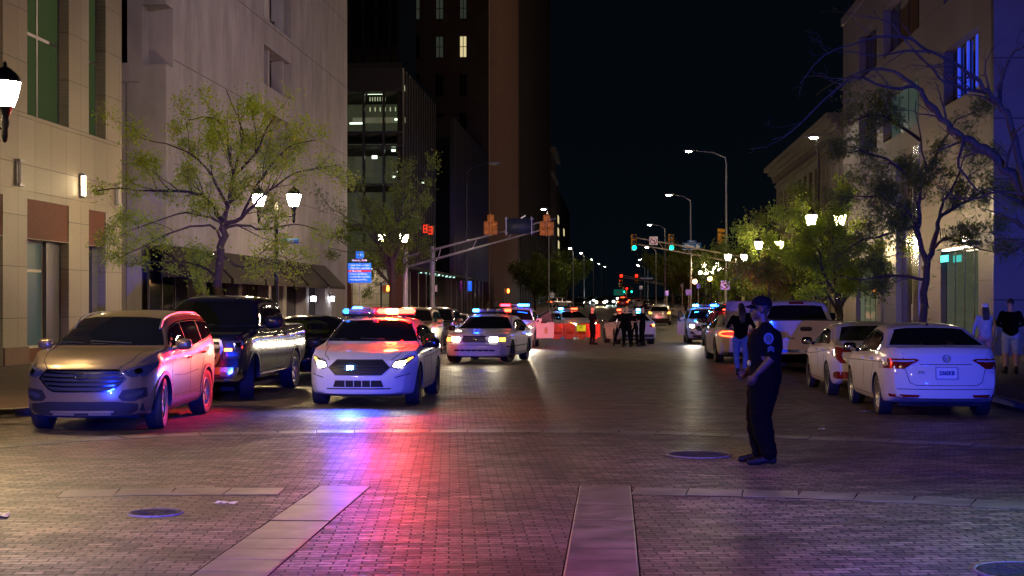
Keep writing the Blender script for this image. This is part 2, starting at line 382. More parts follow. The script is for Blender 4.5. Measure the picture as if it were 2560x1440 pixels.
band("granite_band_arc", [(-300, 1137), (0, 1117), (180, 1101), (420, 1089), (700, 1082), (1000, 1079), (1300, 1079), (1600, 1082), (1900, 1092), (2100, 1099), (2300, 1107), (2560, 1119), (2900, 1135)], .48, .53)
band("granite_band_crossing", [(150, 1236), (400, 1231), (793, 1230)], .5)
band("granite_band_crossing", [(1582, 1229), (1800, 1234), (2000, 1239), (2250, 1249), (2560, 1266), (2900, 1290)], .5)
band("granite_band_crosswalk", [(862, 1217), (575, 1440), (280, 1680)], .50, .45)
band("granite_band_crosswalk", [(1513, 1217), (1503, 1440), (1490, 1720)], .50, .45)

# ---------------------------------------------------------------- buildings
def root(name, u, v, label, group=None):
    o = bpy.data.objects.new(name, None); COL.objects.link(o); o.location = U(u, v, gz(U(u, v).y) + 0)
    o.rotation_euler = (0, 0, -PHI); tag(o, label, "building", group); o["u"] = u; o["v"] = v; o["z0"] = o.location.z; return o
class Bld:
    """pieces of one building, in street coordinates: u across, v along, z world height"""
    def __init__(s, name, u, v, label, group=None): s.r = root(name, u, v, label, group); s.u, s.v, s.z = u, v, s.r.location.z
    def box(s, mb, u0, u1, v0, v1, z0, z1, mi=0):
        return mb.box((min(u0, u1) - s.u, min(v0, v1) - s.v, min(z0, z1) - s.z), (max(u0, u1) - s.u, max(v0, v1) - s.v, max(z0, z1) - s.z), mi)
    def face(s, name, axis, c, t, a0, a1, z0, z1, holes, m):
        """wall with rectangular holes. axis 'u': plane u=c (thickness t towards +t), a = v; axis 'v': plane v=c, a = u"""
        A = sorted(set([a0, a1] + [min(max(x, a0), a1) for h in holes for x in h[:2]])); Z = sorted(set([z0, z1] + [min(max(x, z0), z1) for h in holes for x in h[2:4]]))
        mb = MB()
        for i in range(len(A) - 1):
            run = None
            for j in range(len(Z) - 1):
                am, zm = (A[i] + A[i + 1]) / 2, (Z[j] + Z[j + 1]) / 2
                hole = any(h[0] < am < h[1] and h[2] < zm < h[3] for h in holes)
                if not hole:
                    if run is None: run = Z[j]
                if hole or j == len(Z) - 2:
                    top = Z[j] if hole else Z[j + 1]
                    if run is not None and top > run:
                        if axis == 'u': s.box(mb, c, c + t, A[i], A[i + 1], run, top)
                        else: s.box(mb, A[i], A[i + 1], c, c + t, run, top)
                    run = None
        # weld so that neighbouring pieces share no inner faces
        me = mb.mesh(name, m); bm = bmesh.new(); bm.from_mesh(me)
        bmesh.ops.remove_doubles(bm, verts=bm.verts[:], dist=1e-4)
        seen = {}; kill = []
        for f in bm.faces:
            k = tuple(round(x, 3) for x in f.calc_center_median())
            if k in seen: kill += [f, seen[k]]
            else: seen[k] = f
        bmesh.ops.delete(bm, geom=list(set(kill)), context='FACES'); bm.to_mesh(me); bm.free()
        return put(name, me, s.r)
    def window(s, axis, c, t, h, m_glass=None, m_frame=None, mull=(), tran=(), depth=.3, fw=.06, name="window"):
        """frame (part) with its glass pane (sub-part) set into hole h at depth behind the face"""
        a0, a1, z0, z1 = h[:4]; sg = 1 if t > 0 else -1; mb = MB(); g = .002
        d0, d1 = c + sg * depth, c + sg * (depth + .07)
        def bx(p0, p1, q0, q1, mi=0, e0=d0, e1=d1, tgt=None):
            (s.box(mb if tgt is None else tgt, e0, e1, p0, p1, q0, q1, mi) if axis == 'u' else s.box(mb if tgt is None else tgt, p0, p1, e0, e1, q0, q1, mi))
        bx(a0 + g, a0 + fw, z0 + g, z1 - g); bx(a1 - fw, a1 - g, z0 + g, z1 - g); bx(a0 + fw, a1 - fw, z0 + g, z0 + fw); bx(a0 + fw, a1 - fw, z1 - fw, z1 - g)
        for x in mull: bx(a0 + (a1 - a0) * x - fw / 2, a0 + (a1 - a0) * x + fw / 2, z0 + fw, z1 - fw)
        for y in tran: bx(a0 + fw, a1 - fw, z0 + (z1 - z0) * y - fw / 2, z0 + (z1 - z0) * y + fw / 2, 0, d0 + sg * .004, d1 - sg * .004)
        o = mb.obj(name, m_frame or M_FRAME, s.r)
        gb = MB(); bx(a0 + fw * .6, a1 - fw * .6, z0 + fw * .6, z1 - fw * .6, 0, d0 + sg * .02, d0 + sg * .04, gb)
        gb.obj("pane", m_glass or M_GLASS, o); return o
    def add(s, name, mb, m, parent=None): return mb.obj(name, m, parent or s.r)

# -- left: pale stone bank building with sconces
M_STONE = paved("pale_stone_cladding", (.275, .235, .18), (.235, .20, .152), (.10, .085, .07), 1.15, 1.42, .012, (.45, .65), .004, offs=0.0, plane='YZ', grime=.22)
M_STONEX = paved("pale_stone_cladding_x", (.40, .335, .25), (.37, .30, .225), (.10, .085, .07), 1.15, 1.42, .012, (.45, .65), .004, offs=0.0, plane='XZ', grime=.22)
M_REDG = noisy(mat("red_granite", (.15, .055, .038), .7, spec=.2), 25, .35, .05)
M_GREYG = noisy(mat("grey_granite", (.10, .10, .115), .35), 22, .3, .05)
M_WGREEN = mat("dim_green_window", (.006, .009, .005), .7, emit=(.42, .62, .22), es=.045, spec=.03)
M_WTEAL = mat("dim_teal_window", (.01, .014, .014), .3, emit=(.45, .75, .62), es=.045, spec=.12)
M_WWARM = mat("lit_window_warm", (.02, .02, .02), .2, emit=(1.0, .82, .42), es=.55)
M_WWHITE = mat("lit_window_white", (.02, .02, .02), .2, emit=(.85, 1.0, .62), es=.5)
M_CREAMF = mat("cream_frame", (.45, .42, .34), .5)
A = Bld("bank_building", -16.3, on_u(-16.3, 0), "pale stone building with wall sconces and tall green windows at the left edge")
holesA = []; zW, zS, zR, zO, zB = 7.09, 4.95, 4.74, 3.62, .53
vA = lambda px: on_u(-16.3, px)
bays = [(-330, -250), (-110, 7), (68, 172), (222, 264)]
for a, b in bays:
    holesA += [(vA(a), vA(b), zW, 15.5), (vA(a), vA(b), .15, zO)]
v0, v1 = vA(-420), vA(304)
A.face("wall", 'u', -16.3, -.6, v0, v1, .05, 19, holesA + [(vA(a), vA(b), zR - 1.1, zR) for a, b in bays], M_STONE)
A.face("end_wall", 'v', v1 - .6, .598, -34, -16.902, .05, 19, [], M_STONEX)
A.face("end_wall", 'v', v0 + .002, .598, -34, -16.902, .05, 19, [], M_STONEX)
mb = MB(); A.box(mb, -17, -33.9, v0 + .7, v1 - .7, 18.7, 18.99); A.add("roof", mb, M_ASPH)
for a, b in bays: mb = MB(); A.box(mb, -16.33, -16.75, vA(a) + .002, vA(b) - .002, zR - 1.1, zR - .002); A.add("spandrel_panel", mb, M_REDG)
for i, (a, b) in enumerate(bays):
    A.window('u', -16.3, -1, (vA(a), vA(b), zW, 15.5), M_WGREEN, M_GREYG, mull=(.46,) if b - a > 60 else (), tran=(.285, .8), depth=.30, fw=.09)
    # shop level: grey granite jamb and a glazed entrance
    w = vA(b) - vA(a)
    mb = MB(); A.box(mb, -16.55, -16.898, vA(b) - w * .36, vA(b) - .003, .17, zO - .003); A.add("granite_jamb", mb, M_GREYG)
    A.window('u', -16.3, -1, (vA(a), vA(b) - w * .36, zB, zO), M_WTEAL if i in (1, 2) else M_GLASS, M_CREAMF, mull=(.12,), tran=(.72,), depth=.35, fw=.08)
    mb = MB(); A.box(mb, -16.34, -16.897, vA(a) + .002, vA(b) - w * .36 - .002, .16, zB - .003); A.add("threshold", mb, M_REDG)
M_BRG = noisy(mat("brown_granite", (.13, .065, .045), .6), 20, .3)
for a, b in zip([v0] + [vA(b) for _, b in bays], [vA(a) for a, _ in bays] + [v1]):
    mb = MB(); A.box(mb, -16.24, -16.299, a + .003, b - .003, .10, .62); A.add("base_course", mb, M_BRG)
mb = MB()
for z in (zS, zW - .12): A.box(mb, -16.27, -16.299, v0, v1, z, z + .05)
A.add("string_course", mb, M_STONE)
M_SCONCE = mat("sconce_lens", (.8, .75, .6), .4, emit=(1.0, .78, .42), es=60)
M_SCOFF = mat("sconce_lens_unlit", (.32, .31, .30), .35)
def sconce(px, py, lit):
    v, z = on_u(-16.3, px, py); p = U(-16.3, v, z)
    t = thing("wall_sconce", p, -PHI, "%s tall box sconce on pale stone wall, %s" % (("glowing", "between the red panels") if lit else ("unlit grey", "leftmost, below the street lamp") if px < 100 else ("unlit grey", "nearest the building's corner behind tree twigs")), "wall lamp", "box sconces on the stone wall")
    mb = MB(); mb.bbox((.0, -.13, -.36), (.05, .13, .36), .01); mb.box((.0, -.15, .30), (.16, .15, .37)); mb.box((.0, -.15, -.37), (.16, .15, -.30))
    for s_ in (-1, 1): mb.box((.05, s_ * .125 - .015, -.3), (.07, s_ * .125 + .015, .3))
    for z_ in (-.12, .1): mb.box((.135, -.14, z_ - .008), (.15, .14, z_ + .008))
    mb.obj("bracket", M_GALV, t)
    mb = MB(); mb.tube([(.075, 0, -.30), (.075, 0, .30)], .07, 14); mb.obj("lamp_glass", M_SCONCE if lit else M_SCOFF, t)
for a in ((42, 432, 0), (202, 465, 1), (290, 487, 0)): sconce(*a)

# -- left: pale concrete garage building
M_CONC = noisy(mat("pale_concrete", (.31, .285, .30), .75), .9, .30, .12, detail=10, stretch=(1, 1, .35))
N_, L_, b_ = nodes(M_CONC)
YB = 51.9; vB0 = YB * CP + (-.2433 * YB) * SP; vB1 = vA(868)
B = Bld("parking_garage", -16.3, vB0, "tall pale concrete garage with dark awnings and narrow slots")
f = lambda px, py: on_u(-16.3, px, py)
holesB = [(f(413, 0)[0], f(432, 0)[0], 10.55, 12.75), (f(413, 0)[0], f(432, 0)[0], 13.9, 16.2)]
sl = (f(660, 0)[0], f(728, 0)[0])
for z0_, z1_ in ((15.2, 18.4), (12.1, 13.95), (9.0, 10.9), (19.7, 23)): holesB.append((*sl, z0_, z1_))
cols = [(409, 504), (516, 596), (604, 672), (679, 707), (716, 765), (772, 812)]
for a, b in cols: holesB.append((f(a, 0)[0], f(b, 0)[0], .15, 3.95))
B.face("wall", 'u', -16.3, -.9, vB0 + .002, vB1, .05, 34, holesB, M_CONC)
vF = vB0
uL = lambda px: None
B.face("front_wall", 'v', vF, .9, -40, -17.202, .05, 34, [(-22, -17.75, 10.62, 13.1), (-22, -17.75, 14.4, 17)], M_CONC)
B.face("front_wall", 'v', vB1 - .9, .898, -40, -17.202, .05, 34, [], M_CONC)
mb = MB()
for z in (7.0, 10.85, 15.0, 18.9): B.box(mb, -16.285, -16.299, vB0 + 1, vB1 - .05, z, z + .035)
for z in (9.9, 6.9): B.box(mb, -17.3, -30, vF - .02, vF - .001, z, z + .03)
B.box(mb, -17.76, -17.79, vF - .02, vF - .001, .2, 9.9)
B.add("wall_joints", mb, noisy(mat("joint_grey", (.16, .14, .14), .8), 4, .2))  # darker grey strips marking the wall joints
mb = MB()   # floor decks and inner wall of the garage
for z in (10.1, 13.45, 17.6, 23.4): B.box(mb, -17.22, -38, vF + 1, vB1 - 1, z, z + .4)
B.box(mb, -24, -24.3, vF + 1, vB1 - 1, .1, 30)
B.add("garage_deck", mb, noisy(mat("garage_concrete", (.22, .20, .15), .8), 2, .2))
mb = MB()   # fins and lit stair slot
for px0, px1 in ((680, 684), (717, 720)):
    B.box(mb, -16.5, -17.1, f(px0, 0)[0], f(px1, 0)[0], 9.0, 23)
B.add("slot_fin", mb, M_CONC)
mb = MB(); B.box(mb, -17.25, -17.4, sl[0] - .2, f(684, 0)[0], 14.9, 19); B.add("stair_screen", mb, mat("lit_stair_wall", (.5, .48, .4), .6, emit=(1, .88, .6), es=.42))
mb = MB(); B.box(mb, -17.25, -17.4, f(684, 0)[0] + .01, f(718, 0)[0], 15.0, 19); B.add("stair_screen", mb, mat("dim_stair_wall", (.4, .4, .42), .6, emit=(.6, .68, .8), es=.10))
mb = MB(); B.box(mb, -17.25, -17.4, sl[0] - .2, f(718, 0)[0], 11.5, 14.2); B.add("stair_screen", mb, mat("blue_lit_wall", (.13, .14, .22), .6))  # blue light in the slot put into the wall colour
mb = MB()
for v_ in [sl[0] + .3, f(700, 0)[0]]:
    mb.tube([(-.35, v_ - B.v - .8, 15.6 - B.z), (-.35, v_ - B.v + .8, 15.45 - B.z)], .03, 6); mb.ball((-.35, v_ - B.v, 15.55 - B.z), .09)
B.add("stair_rail", mb, M_BLACKM)
M_AWN = noisy(mat("brown_awning_canvas", (.020, .013, .010), .85), 14, .3, .1)
M_SHOP = mat("shop_glass", (.012, .012, .02), .05, spec=.9)
for i, (a, b) in enumerate(cols):
    va, vb = f(a, 0)[0], f(b, 0)[0]
    B.window('u', -16.3, -1, (va, vb, .45, 3.9), M_SHOP, mat("dark_mullion", (.03, .03, .035), .4), mull=(.33, .66) if i < 4 else (.5,), tran=(.75,), depth=.55, fw=.07)
    aw = MB(); o_ = .12
    A0 = [(-.02, va - .1, 3.98), (-.02, vb + .1, 3.98), (1.15, vb + .1, 2.80), (1.15, va - .1, 2.80)]
    A1 = [(-.02, va - .1, 3.94), (-.02, vb + .1, 3.94), (1.13, vb + .1, 2.77), (1.13, va - .1, 2.77)]
    vs = [(x, y - B.v, z - B.z) for x, y, z in A0 + A1]
    aw.add(vs, [(3, 2, 1, 0), (4, 5, 6, 7), (0, 1, 5, 4), (1, 2, 6, 5), (2, 3, 7, 6), (3, 0, 4, 7)])
    aw.box((1.13, va - .1 - B.v, 2.62 - B.z), (1.15, vb + .1 - B.v, 2.80 - B.z))
    for y in (va - .09, vb + .08): aw.add([(0, y - B.v, 3.94 - B.z), (1.13, y - B.v, 2.78 - B.z), (0, y - B.v, 2.78 - B.z), (0, y + .01 - B.v, 3.94 - B.z), (1.13, y + .01 - B.v, 2.78 - B.z), (0, y + .01 - B.v, 2.78 - B.z)], [(0, 1, 2), (5, 4, 3)])
    ao = aw.obj("canvas_awning", M_AWN, None, label=["longest brown awning at the near end of the garage wall", "second brown awning from the near end, behind the tree trunk", "third brown awning from the near end, under low yellow leaves", "narrow brown awning behind the black lamp post", "brown awning above the lit pink doorway", "last brown awning, at the far corner of the garage"][i], category="awning", group="brown awnings along the garage wall")
    ao.location = B.r.location; ao.rotation_euler = B.r.rotation_euler
M_WL = mat("wall_lamp_glass", (.8, .8, .8), .4, emit=(.93, .95, 1), es=26)
for i, (px, py) in enumerate(((776, 747), (786, 747), (823, 747))):
    v, z = on_u(-16.3, px, py); p = U(-16.3 if i != 1 else -16.6, v, z)
    t = thing("wall_lantern", p, -PHI, ["white lit lantern on the pier left of the glass door", "white lit lantern just inside the glass doorway", "white lit lantern on the last pier by the corner"][i], "wall lamp", "white lanterns by the garage door")
    mb = MB(); mb.box((0, -.04, .1), (.05, .04, .32)); mb.tube([(.02, 0, .28), (.16, 0, .30), (.2, 0, .18)], .015, 6); mb.lathe([(.001, .2), (.12, .16), (.125, .13)], (.2, 0, 0), 12); mb.obj("bracket", M_BLACKM, t)
    mb = MB(); mb.lathe([(.001, -.14), (.09, -.13), (.11, .13), (.001, .14)], (.2, 0, 0), 12); mb.obj("lamp_glass", M_WL, t)

# -- beyond the cross street, left: glass office block
M_BLK = noisy(mat("black_curtain_wall", (.016, .015, .018), .32, spec=.6), 3, .3)
M_BLK2 = mat("black_glass", (.010, .010, .012), .08, spec=.8)
vC0 = 110 * CP + (-8.41) * SP; vC1 = on_u(-16.3, 1090)
Cb = Bld("glass_office_block", -16.3, vC0, "black glass office block with lit green floors beyond the garage")
uc = lambda px: (px - 1280) / F_PX * 110 * CP - 110 * SP
zc = lambda py: CAM_H - (py - YH) / F_PX * 110
M_LITC = mat("office_ceiling_light", (.1, .1, .1), .5, emit=(.78, 1.0, .72), es=1.9)
M_LITD = noisy(mat("office_wall_glow", (.12, .12, .08), .7, emit=(.62, .70, .38), es=.03), 1.5, .5)  # wall given a faint glow of its own for the lit floors
rows_ = [(-20, 160), (168, 222), (228, 327), (333, 362), (366, 458), (462, 560), (566, 655)]
xs = [uc(x) for x in (600, 660, 720, 770, 820, 857, 907, 958, 1009)]
hol = []
for (y0, y1) in rows_:
    for a, b in zip(xs, xs[1:]): hol.append((a + .08, b - .08, zc(y1), zc(y0)))
Cb.face("curtain_wall", 'v', vC0, .5, -50, -16.3, 4.9, 20.1, [h for h in hol if h[3] < 20], M_BLK)
mb = MB()
for v_ in np.arange(vC0 + .55, vC1, 1.5): Cb.box(mb, -16.28, -16.5, v_, v_ + .16, 4.9, 20.1)
Cb.add("fin", mb, M_BLK)
mb = MB(); Cb.box(mb, -16.5, -16.8, vC0 + .52, vC1, 4.9, 20.1); Cb.box(mb, -50, -16.3, vC1, vC1 + .3, .3, 20.1); Cb.box(mb, -50, -16.35, vC0 + .05, vC1, 20.102, 20.5)
Cb.add("side_wall", mb, M_BLK2)
mb = MB()
for (y0, y1) in rows_[1:]: Cb.box(mb, -50, -16.9, vC0 + .6, vC1 - .3, zc(y0) - .02, zc(y0) + .12)
Cb.add("floor_slab", mb, mat("slab_dark", (.06, .06, .05), .8))
mb = MB(); Cb.box(mb, -50, -16.9, vC0 + 7, vC0 + 7.2, 4.9, 20); Cb.add("core_wall", mb, M_LITD)
def patch(px0, px1, py0, py1, m, name="ceiling_light", d=1.2):
    mb = MB(); k = (110 + d) / 110
    Cb.box(mb, uc(px0) * 1, uc(px1), vC0 + d, vC0 + d + .15, zc(py1), zc(py0)); Cb.add(name, mb, m)
M_LITG = mat("office_glow", (.1, .1, .08), .5, emit=(.72, .84, .48), es=.38)
for a in ((873, 903, 209, 221), (911, 956, 209, 221), (962, 1006, 207, 221)): patch(*a, M_LITG, "lit_bulkhead")
for a in ((911, 956, 226, 229), (865, 900, 300, 304), (980, 990, 291, 295), (922, 935, 384, 392), (972, 982, 369, 374), (974, 982, 436, 440), (985, 996, 424, 427), (1050, 1056, 452, 455)): patch(*a, M_LITC)
for k in range(7): patch(916 + k * 6.5, 917.5 + k * 6.5, 236, 246, M_LITG, "pendant_lamp")
for k in range(6): patch(916 + k * 13, 918 + k * 13, 262, 272, M_LITG, "pendant_lamp")
patch(870, 1006, 286, 300, mat("office_glow_dim", (.1, .1, .08), .5, emit=(.5, .52, .3), es=.10), "lit_bulkhead", 1.6)
# lit lobby behind columns
mb = MB(); Cb.box(mb, -48, -17, vC0 + 6, vC0 + 6.3, .2, 4.6); Cb.add("lobby_wall", mb, paved("lobby_stone", (.55, .48, .34), (.5, .44, .3), (.2, .17, .12), 1.2, .9, .02, (.4, .5), .002, plane='XZ', grime=.15))
mb = MB()
for u_ in np.arange(-46, -17, 3.2):
    for d_ in (1.5, 3.5, 5.2): Cb.box(mb, u_, u_ + .9, vC0 + d_, vC0 + d_ + .22, 4.60, 4.66)
Cb.add("lobby_downlight", mb, mat("lobby_downlight", (.5, .5, .5), .5, emit=(1, .9, .66), es=20))
mb = MB(); Cb.box(mb, -50, -16.5, vC0 + .1, vC1, 4.66, 4.89); Cb.add("lobby_ceiling", mb, M_BLK)
mb = MB()
for u_ in (-16.7, -20.8, -25, -29.2, -33.4): Cb.box(mb, u_ - .4, u_ + .4, vC0 + .3, vC0 + 1.1, .15, 4.657)
Cb.add("lobby_column", mb, noisy(mat("brown_stone_column", (.13, .06, .05), .35), 18, .3))
mb = MB()
for v_ in (vC0 + 5, vC0 + 10, vC0 + 15): Cb.box(mb, -17.2, -16.5, v_, v_ + .7, .15, 4.657)
Cb.box(mb, -17.4, -17.3, vC0 + 6.4, vC1, .2, 4.65)
Cb.add("side_column", mb, M_BLK)
mb = MB()
for k, v_ in enumerate(np.arange(vC0 + 10, vC1 + 12, 1.0)): (k % 4 != 3) and Cb.box(mb, -16.3 + .28 * (k % 3), -16.22 + .28 * (k % 3), v_, v_ + .45, 4.42, 4.46)
Cb.add("soffit_light", mb, mat("soffit_light", (.5, .5, .5), .5, emit=(.55, 1, .85), es=2.2))
mb = MB(); Cb.box(mb, -17, -15.4, vC0 + .6, vC1 + 26, 4.47, 4.655); Cb.add("soffit", mb, M_BLK)

def ribbed(B_, u, v0, v1, z0, z1, pitch, w, m, name="rib"):
    mb = MB()
    for v_ in np.arange(v0, v1 - w, pitch): B_.box(mb, u + .02, u + .45, v_, v_ + w, z0, z1)
    return B_.add(name, mb, m)
# -- black tower behind the office
vT = 131.6; Tb = Bld("black_fin_tower", -20.1, vT, "black tower with close vertical fins rising behind the glass office")
mb = MB(); Tb.box(mb, -60, -20.1, vT, vT + 12, .5, 75); Tb.add("wall", mb, M_BLK2)
mb = MB()
for u_ in np.arange(-46, -20.2, 1.25): Tb.box(mb, u_, u_ + .3, vT - .35, vT - .002, 15, 75)
Tb.add("fin", mb, M_BLK)
# -- black low block
vD0, vD1 = on_u(-16.3, 1135), on_u(-16.3, 1221)
D = Bld("black_low_block", -16.3, vD0, "low black ribbed block in front of the brown tower")
mb = MB(); D.box(mb, -45, -16.75, vD0, vD1, 4.7, 20.9); D.add("wall", mb, M_BLK2)
ribbed(D, -16.75, vD0, vD1, 4.7, 20.9, 1.3, .35, M_BLK)
mb = MB(); D.box(mb, -45, -19.5, vD0 + .3, vD1, .3, 4.69); D.add("recessed_wall", mb, noisy(mat("dark_lobby_wall", (.05, .035, .035), .4), 3, .3))
M_GCOL = noisy(mat("grey_column", (.13, .12, .12), .5), 5, .3)
for v_ in np.arange(vD0 + 1, vD1, 5): mb = MB(); D.box(mb, -17.3, -16.7, v_, v_ + .6, .3, 4.69); D.add("column", mb, M_GCOL)
# -- brown tower
vE0, vE1 = on_u(-16.3, 1222), on_u(-16.3, 1297)
E = Bld("brown_tower", -16.3, vE0, "tall brown tower with ribbed side and one lit yellow window")
M_BROWN = noisy(mat("brown_stone", (.115, .075, .062), .8), .6, .25, detail=10)
M_RIB = noisy(mat("brown_rib", (.14, .082, .06), .75), .8, .25)
ue = lambda px: (px - 1280) / F_PX * 185 * CP - 185 * SP
ze = lambda py: CAM_H - (py - YH) / F_PX * 185
wins = []; M_WDIM = mat('barely_lit_window', (.02, .02, .02), .3, emit=(.6, .7, .5), es=.03)
for ci, (x0, x1) in enumerate(((1025, 1046), (1085, 1106), (1146, 1165))):
    for ri in range(6):
        yb = 140 + ri * 97 - 97
        wins.append((ue(x0), ue(x1), ze(yb), ze(yb - 55), ci, ri))
E.face("wall", 'v', vE0, .8, -46, -16.3, .4, 80, [w[:4] for w in wins], M_BROWN)
for w in wins:
    lit = (w[4] == 2 and w[5] == 1); half = w[5] == 0
    E.window('v', vE0, 1, w[:4], M_WWARM if lit else (M_WDIM if (half or (w[4] == 1 and w[5] == 1)) else M_GLASS), M_FRAME, mull=(.5,), tran=(.5,), depth=.3, fw=.09)
mb = MB(); E.box(mb, -45, -16.75, vE0 + .9, vE1, .4, 80); E.add("side_wall", mb, mat("dark_recess", (.03, .02, .018), .7))
ribbed(E, -16.75, vE0 + .9, vE1, .4, 80, 1.75, .95, M_RIB)
vF0, vF1 = on_u(-16.3, 1299), on_u(-16.3, 1378)
Fb = Bld("dark_tower", -16.3, vF0, "near black tower behind the ribbed brown tower")
mb = MB(); Fb.box(mb, -45, -16.8, vF0, vF1, 1, 92); Fb.add("wall", mb, noisy(mat("near_black_stone", (.018, .013, .013), .7), .5, .3))
ribbed(Fb, -16.8, vF0, vF1, 1, 92, 6, 1.4, mat("near_black_rib", (.024, .017, .015), .7))
Gb = Bld("cornice_block", -16.3, on_u(-16.3, 1381), "distant block with pale projecting cornice left of the sky gap")
vg0, vg1 = on_u(-16.3, 1381), on_u(-16.3, 1393)
mb = MB(); Gb.box(mb, -45, -16.6, vg0, vg1, 2, 42); Gb.add("wall", mb, noisy(mat("dim_brick", (.12, .075, .06), .8), .4, .3))
mb = MB(); Gb.box(mb, -45, -15.3, vg0 - 1, vg1 + 1, 42.01, 43.4); Gb.box(mb, -45, -15.9, vg0 - .6, vg1 + .6, 36, 37); Gb.add("cornice", mb, mat("pale_cornice", (.24, .2, .17), .8))
Hb = Bld("far_apartment_block", -16.3, on_u(-16.3, 1395), "distant dark block with a few yellow windows above the left mast arm tip")
vh0, vh1 = on_u(-16.3, 1394), on_u(-16.3, 1426)
mb = MB(); Hb.box(mb, -45, -16.5, vh0, vh1, 3, 36); Hb.add("wall", mb, noisy(mat("dim_brick_dark", (.085, .06, .055), .8), .4, .3))
for (px, py) in ((1397, 580), (1411, 581), (1398, 612), (1397, 549), (1372, 704), (1384, 712)):
    v, z = on_u(-16.3, px, py)
    mb = MB(); q = 2.2 if px > 1390 else 1.6
    (Hb if px > 1390 else Gb).box(mb, -16.40 if px > 1390 else -16.5, -16.49 if px > 1390 else -16.59, v - q * 2.0, v + q * 2.0, z - q * .5, z + q * .5)
    (Hb if px > 1390 else Gb).add("window", mb, M_WWARM)

# -- right: stone building with shopfront
SR = 12.2; vR = lambda px: on_u(SR, px)
M_STR = paved("tan_stone_cladding", (.12, .105, .10), (.105, .09, .086), (.06, .05, .045), 2.4, 2.6, .02, (.5, .7), .004, offs=0.0, plane='YZ', grime=.2)
M_STRX = paved("grey_granite_cladding", (.145, .145, .155), (.125, .125, .14), (.02, .02, .02), 2.3, 1.95, .02, (.35, .5), .003, offs=0.0, plane='XZ', grime=.25)
vr0, vr1 = vR(2478), vR(2108)
Rb = Bld("corner_office", SR, vr0, "tan stone office with tall windows and shopfront on the right")
hr = []
low = [(2140, 2191), (2203, 2281), (2352, 2446)]
for a, b in low: hr.append((vR(b), vR(a), .45, 3.75))
hr[1] = (vR(2281), vR(2203), .2, 8.0)
up = [(2148, 2192), (2208, 2298), (2359, 2446)]
for a, b in up:
    hr.append((vR(b), vR(a), 9.1, 11.15)); hr.append((vR(b), vR(a), 12.9, 15.1))
Rb.face("wall", 'u', SR, .7, vr0 + .002, vr1, .05, 16.8, hr, M_STR)
Rb.face("end_wall", 'v', vr0 - .3, .3, SR, 40, .05, 19.5, [], M_STRX)
mb = MB(); Rb.box(mb, SR + .8, 39, vr0 + .1, vr1, 16.4, 16.79); Rb.box(mb, SR - .12, SR - .002, vr0, vr1, 16.6, 17.0); Rb.add("roof", mb, M_STR)
mb = MB(); Rb.box(mb, SR + 3, SR + 3.2, vr0 + .2, vr1, .2, 16.3)
for z in (3.9, 8.3, 12.2): Rb.box(mb, SR + .75, SR + 3, vr0 + .2, vr1, z, z + .3)
Rb.add("inner_wall", mb, mat("inner_wall", (.14, .14, .12), .8))
M_SHOPL = mat("shop_window_lit", (.02, .022, .018), .05, emit=(.55, .66, .36), es=.10, spec=.9)
M_SHOPD = mat("shop_window_dim", (.014, .018, .016), .04, emit=(.5, .62, .42), es=.055, spec=1.0)
Rb.window('u', SR, 1, hr[0], M_SHOPL, M_FRAME, mull=(.25, .5, .75), depth=.2, fw=.05)
Rb.window('u', SR, 1, hr[2], M_SHOPD, M_FRAME, mull=(.25, .5, .75), depth=.2, fw=.05)
mb = MB(); vq = vR(2237); Rb.box(mb, SR + .05, SR + .5, vq, vR(2203) - .003, .2, 7.99); Rb.add("granite_pier", mb, noisy(mat("blue_grey_granite", (.11, .11, .16), .35), 18, .25))
mb = MB(); Rb.box(mb, SR + .3, SR + .5, vR(2281) + .003, vq - .003, .2, 7.99); Rb.add("dark_panel", mb, mat("polished_dark_panel", (.03, .022, .022), .15))
mb = MB(); Rb.box(mb, SR + .27, SR + .299, vR(2270), vR(2262), 1.1, 1.8); Rb.add("call_panel", mb, M_GALV)
mb = MB(); Rb.box(mb, SR - .05, SR - .002, vR(2300), vR(2286), .3, 8.2); Rb.add("metal_trim", mb, mat("polished_steel", (.5, .5, .55), .18, 1.0))
for i, (a, b) in enumerate(up):
    for j, (z0_, z1_) in enumerate(((9.1, 11.15), (12.9, 15.1))):
        Rb.window('u', SR, 1, (vR(b), vR(a), z0_, z1_), M_WTEAL if (i == 1 and j == 0) else M_GLASS, M_FRAME, mull=(.25, .5, .75), depth=.35, fw=.06)
M_BTL = mat("blue_tube_light", (.05, .05, .2), .4, emit=(.03, .08, 1), es=.5)
for x in (2378, 2400, 2422): mb = MB(); Rb.box(mb, SR + .28, SR + .34, vR(x), vR(x - 3.5), 9.3, 11.1); Rb.add("blue_tube_light", mb, M_BTL)
if 0: (0)
mb = MB(); Rb.box(mb, SR - .35, SR - .002, vR(2446), vR(2352), 3.78, 3.95); Rb.add("canopy_ledge", mb, M_STR)
mb = MB(); Rb.box(mb, SR - .28, SR - .06, vR(2440), vR(2375), 3.72, 3.778); Rb.add("strip_light", mb, mat("strip_light_warm", (.5, .4, .3), .5, emit=(1, .78, .5), es=5))
mb = MB(); mb.ball((SR - .3 - Rb.u, vR(2437) - Rb.v, 3.98 - Rb.z), .17); Rb.add("flood_lamp", mb, mat("flood_lamp", (.5, .4, .3), .5, emit=(1, .82, .55), es=22))
mb = MB(); Rb.box(mb, SR - .02, SR - .002, vR(2372), vR(2353), 3.35, 3.60); Rb.add("teal_sign_light", mb, mat("teal_light", (.02, .2, .2), .5, emit=(.02, .85, .75), es=1.4))
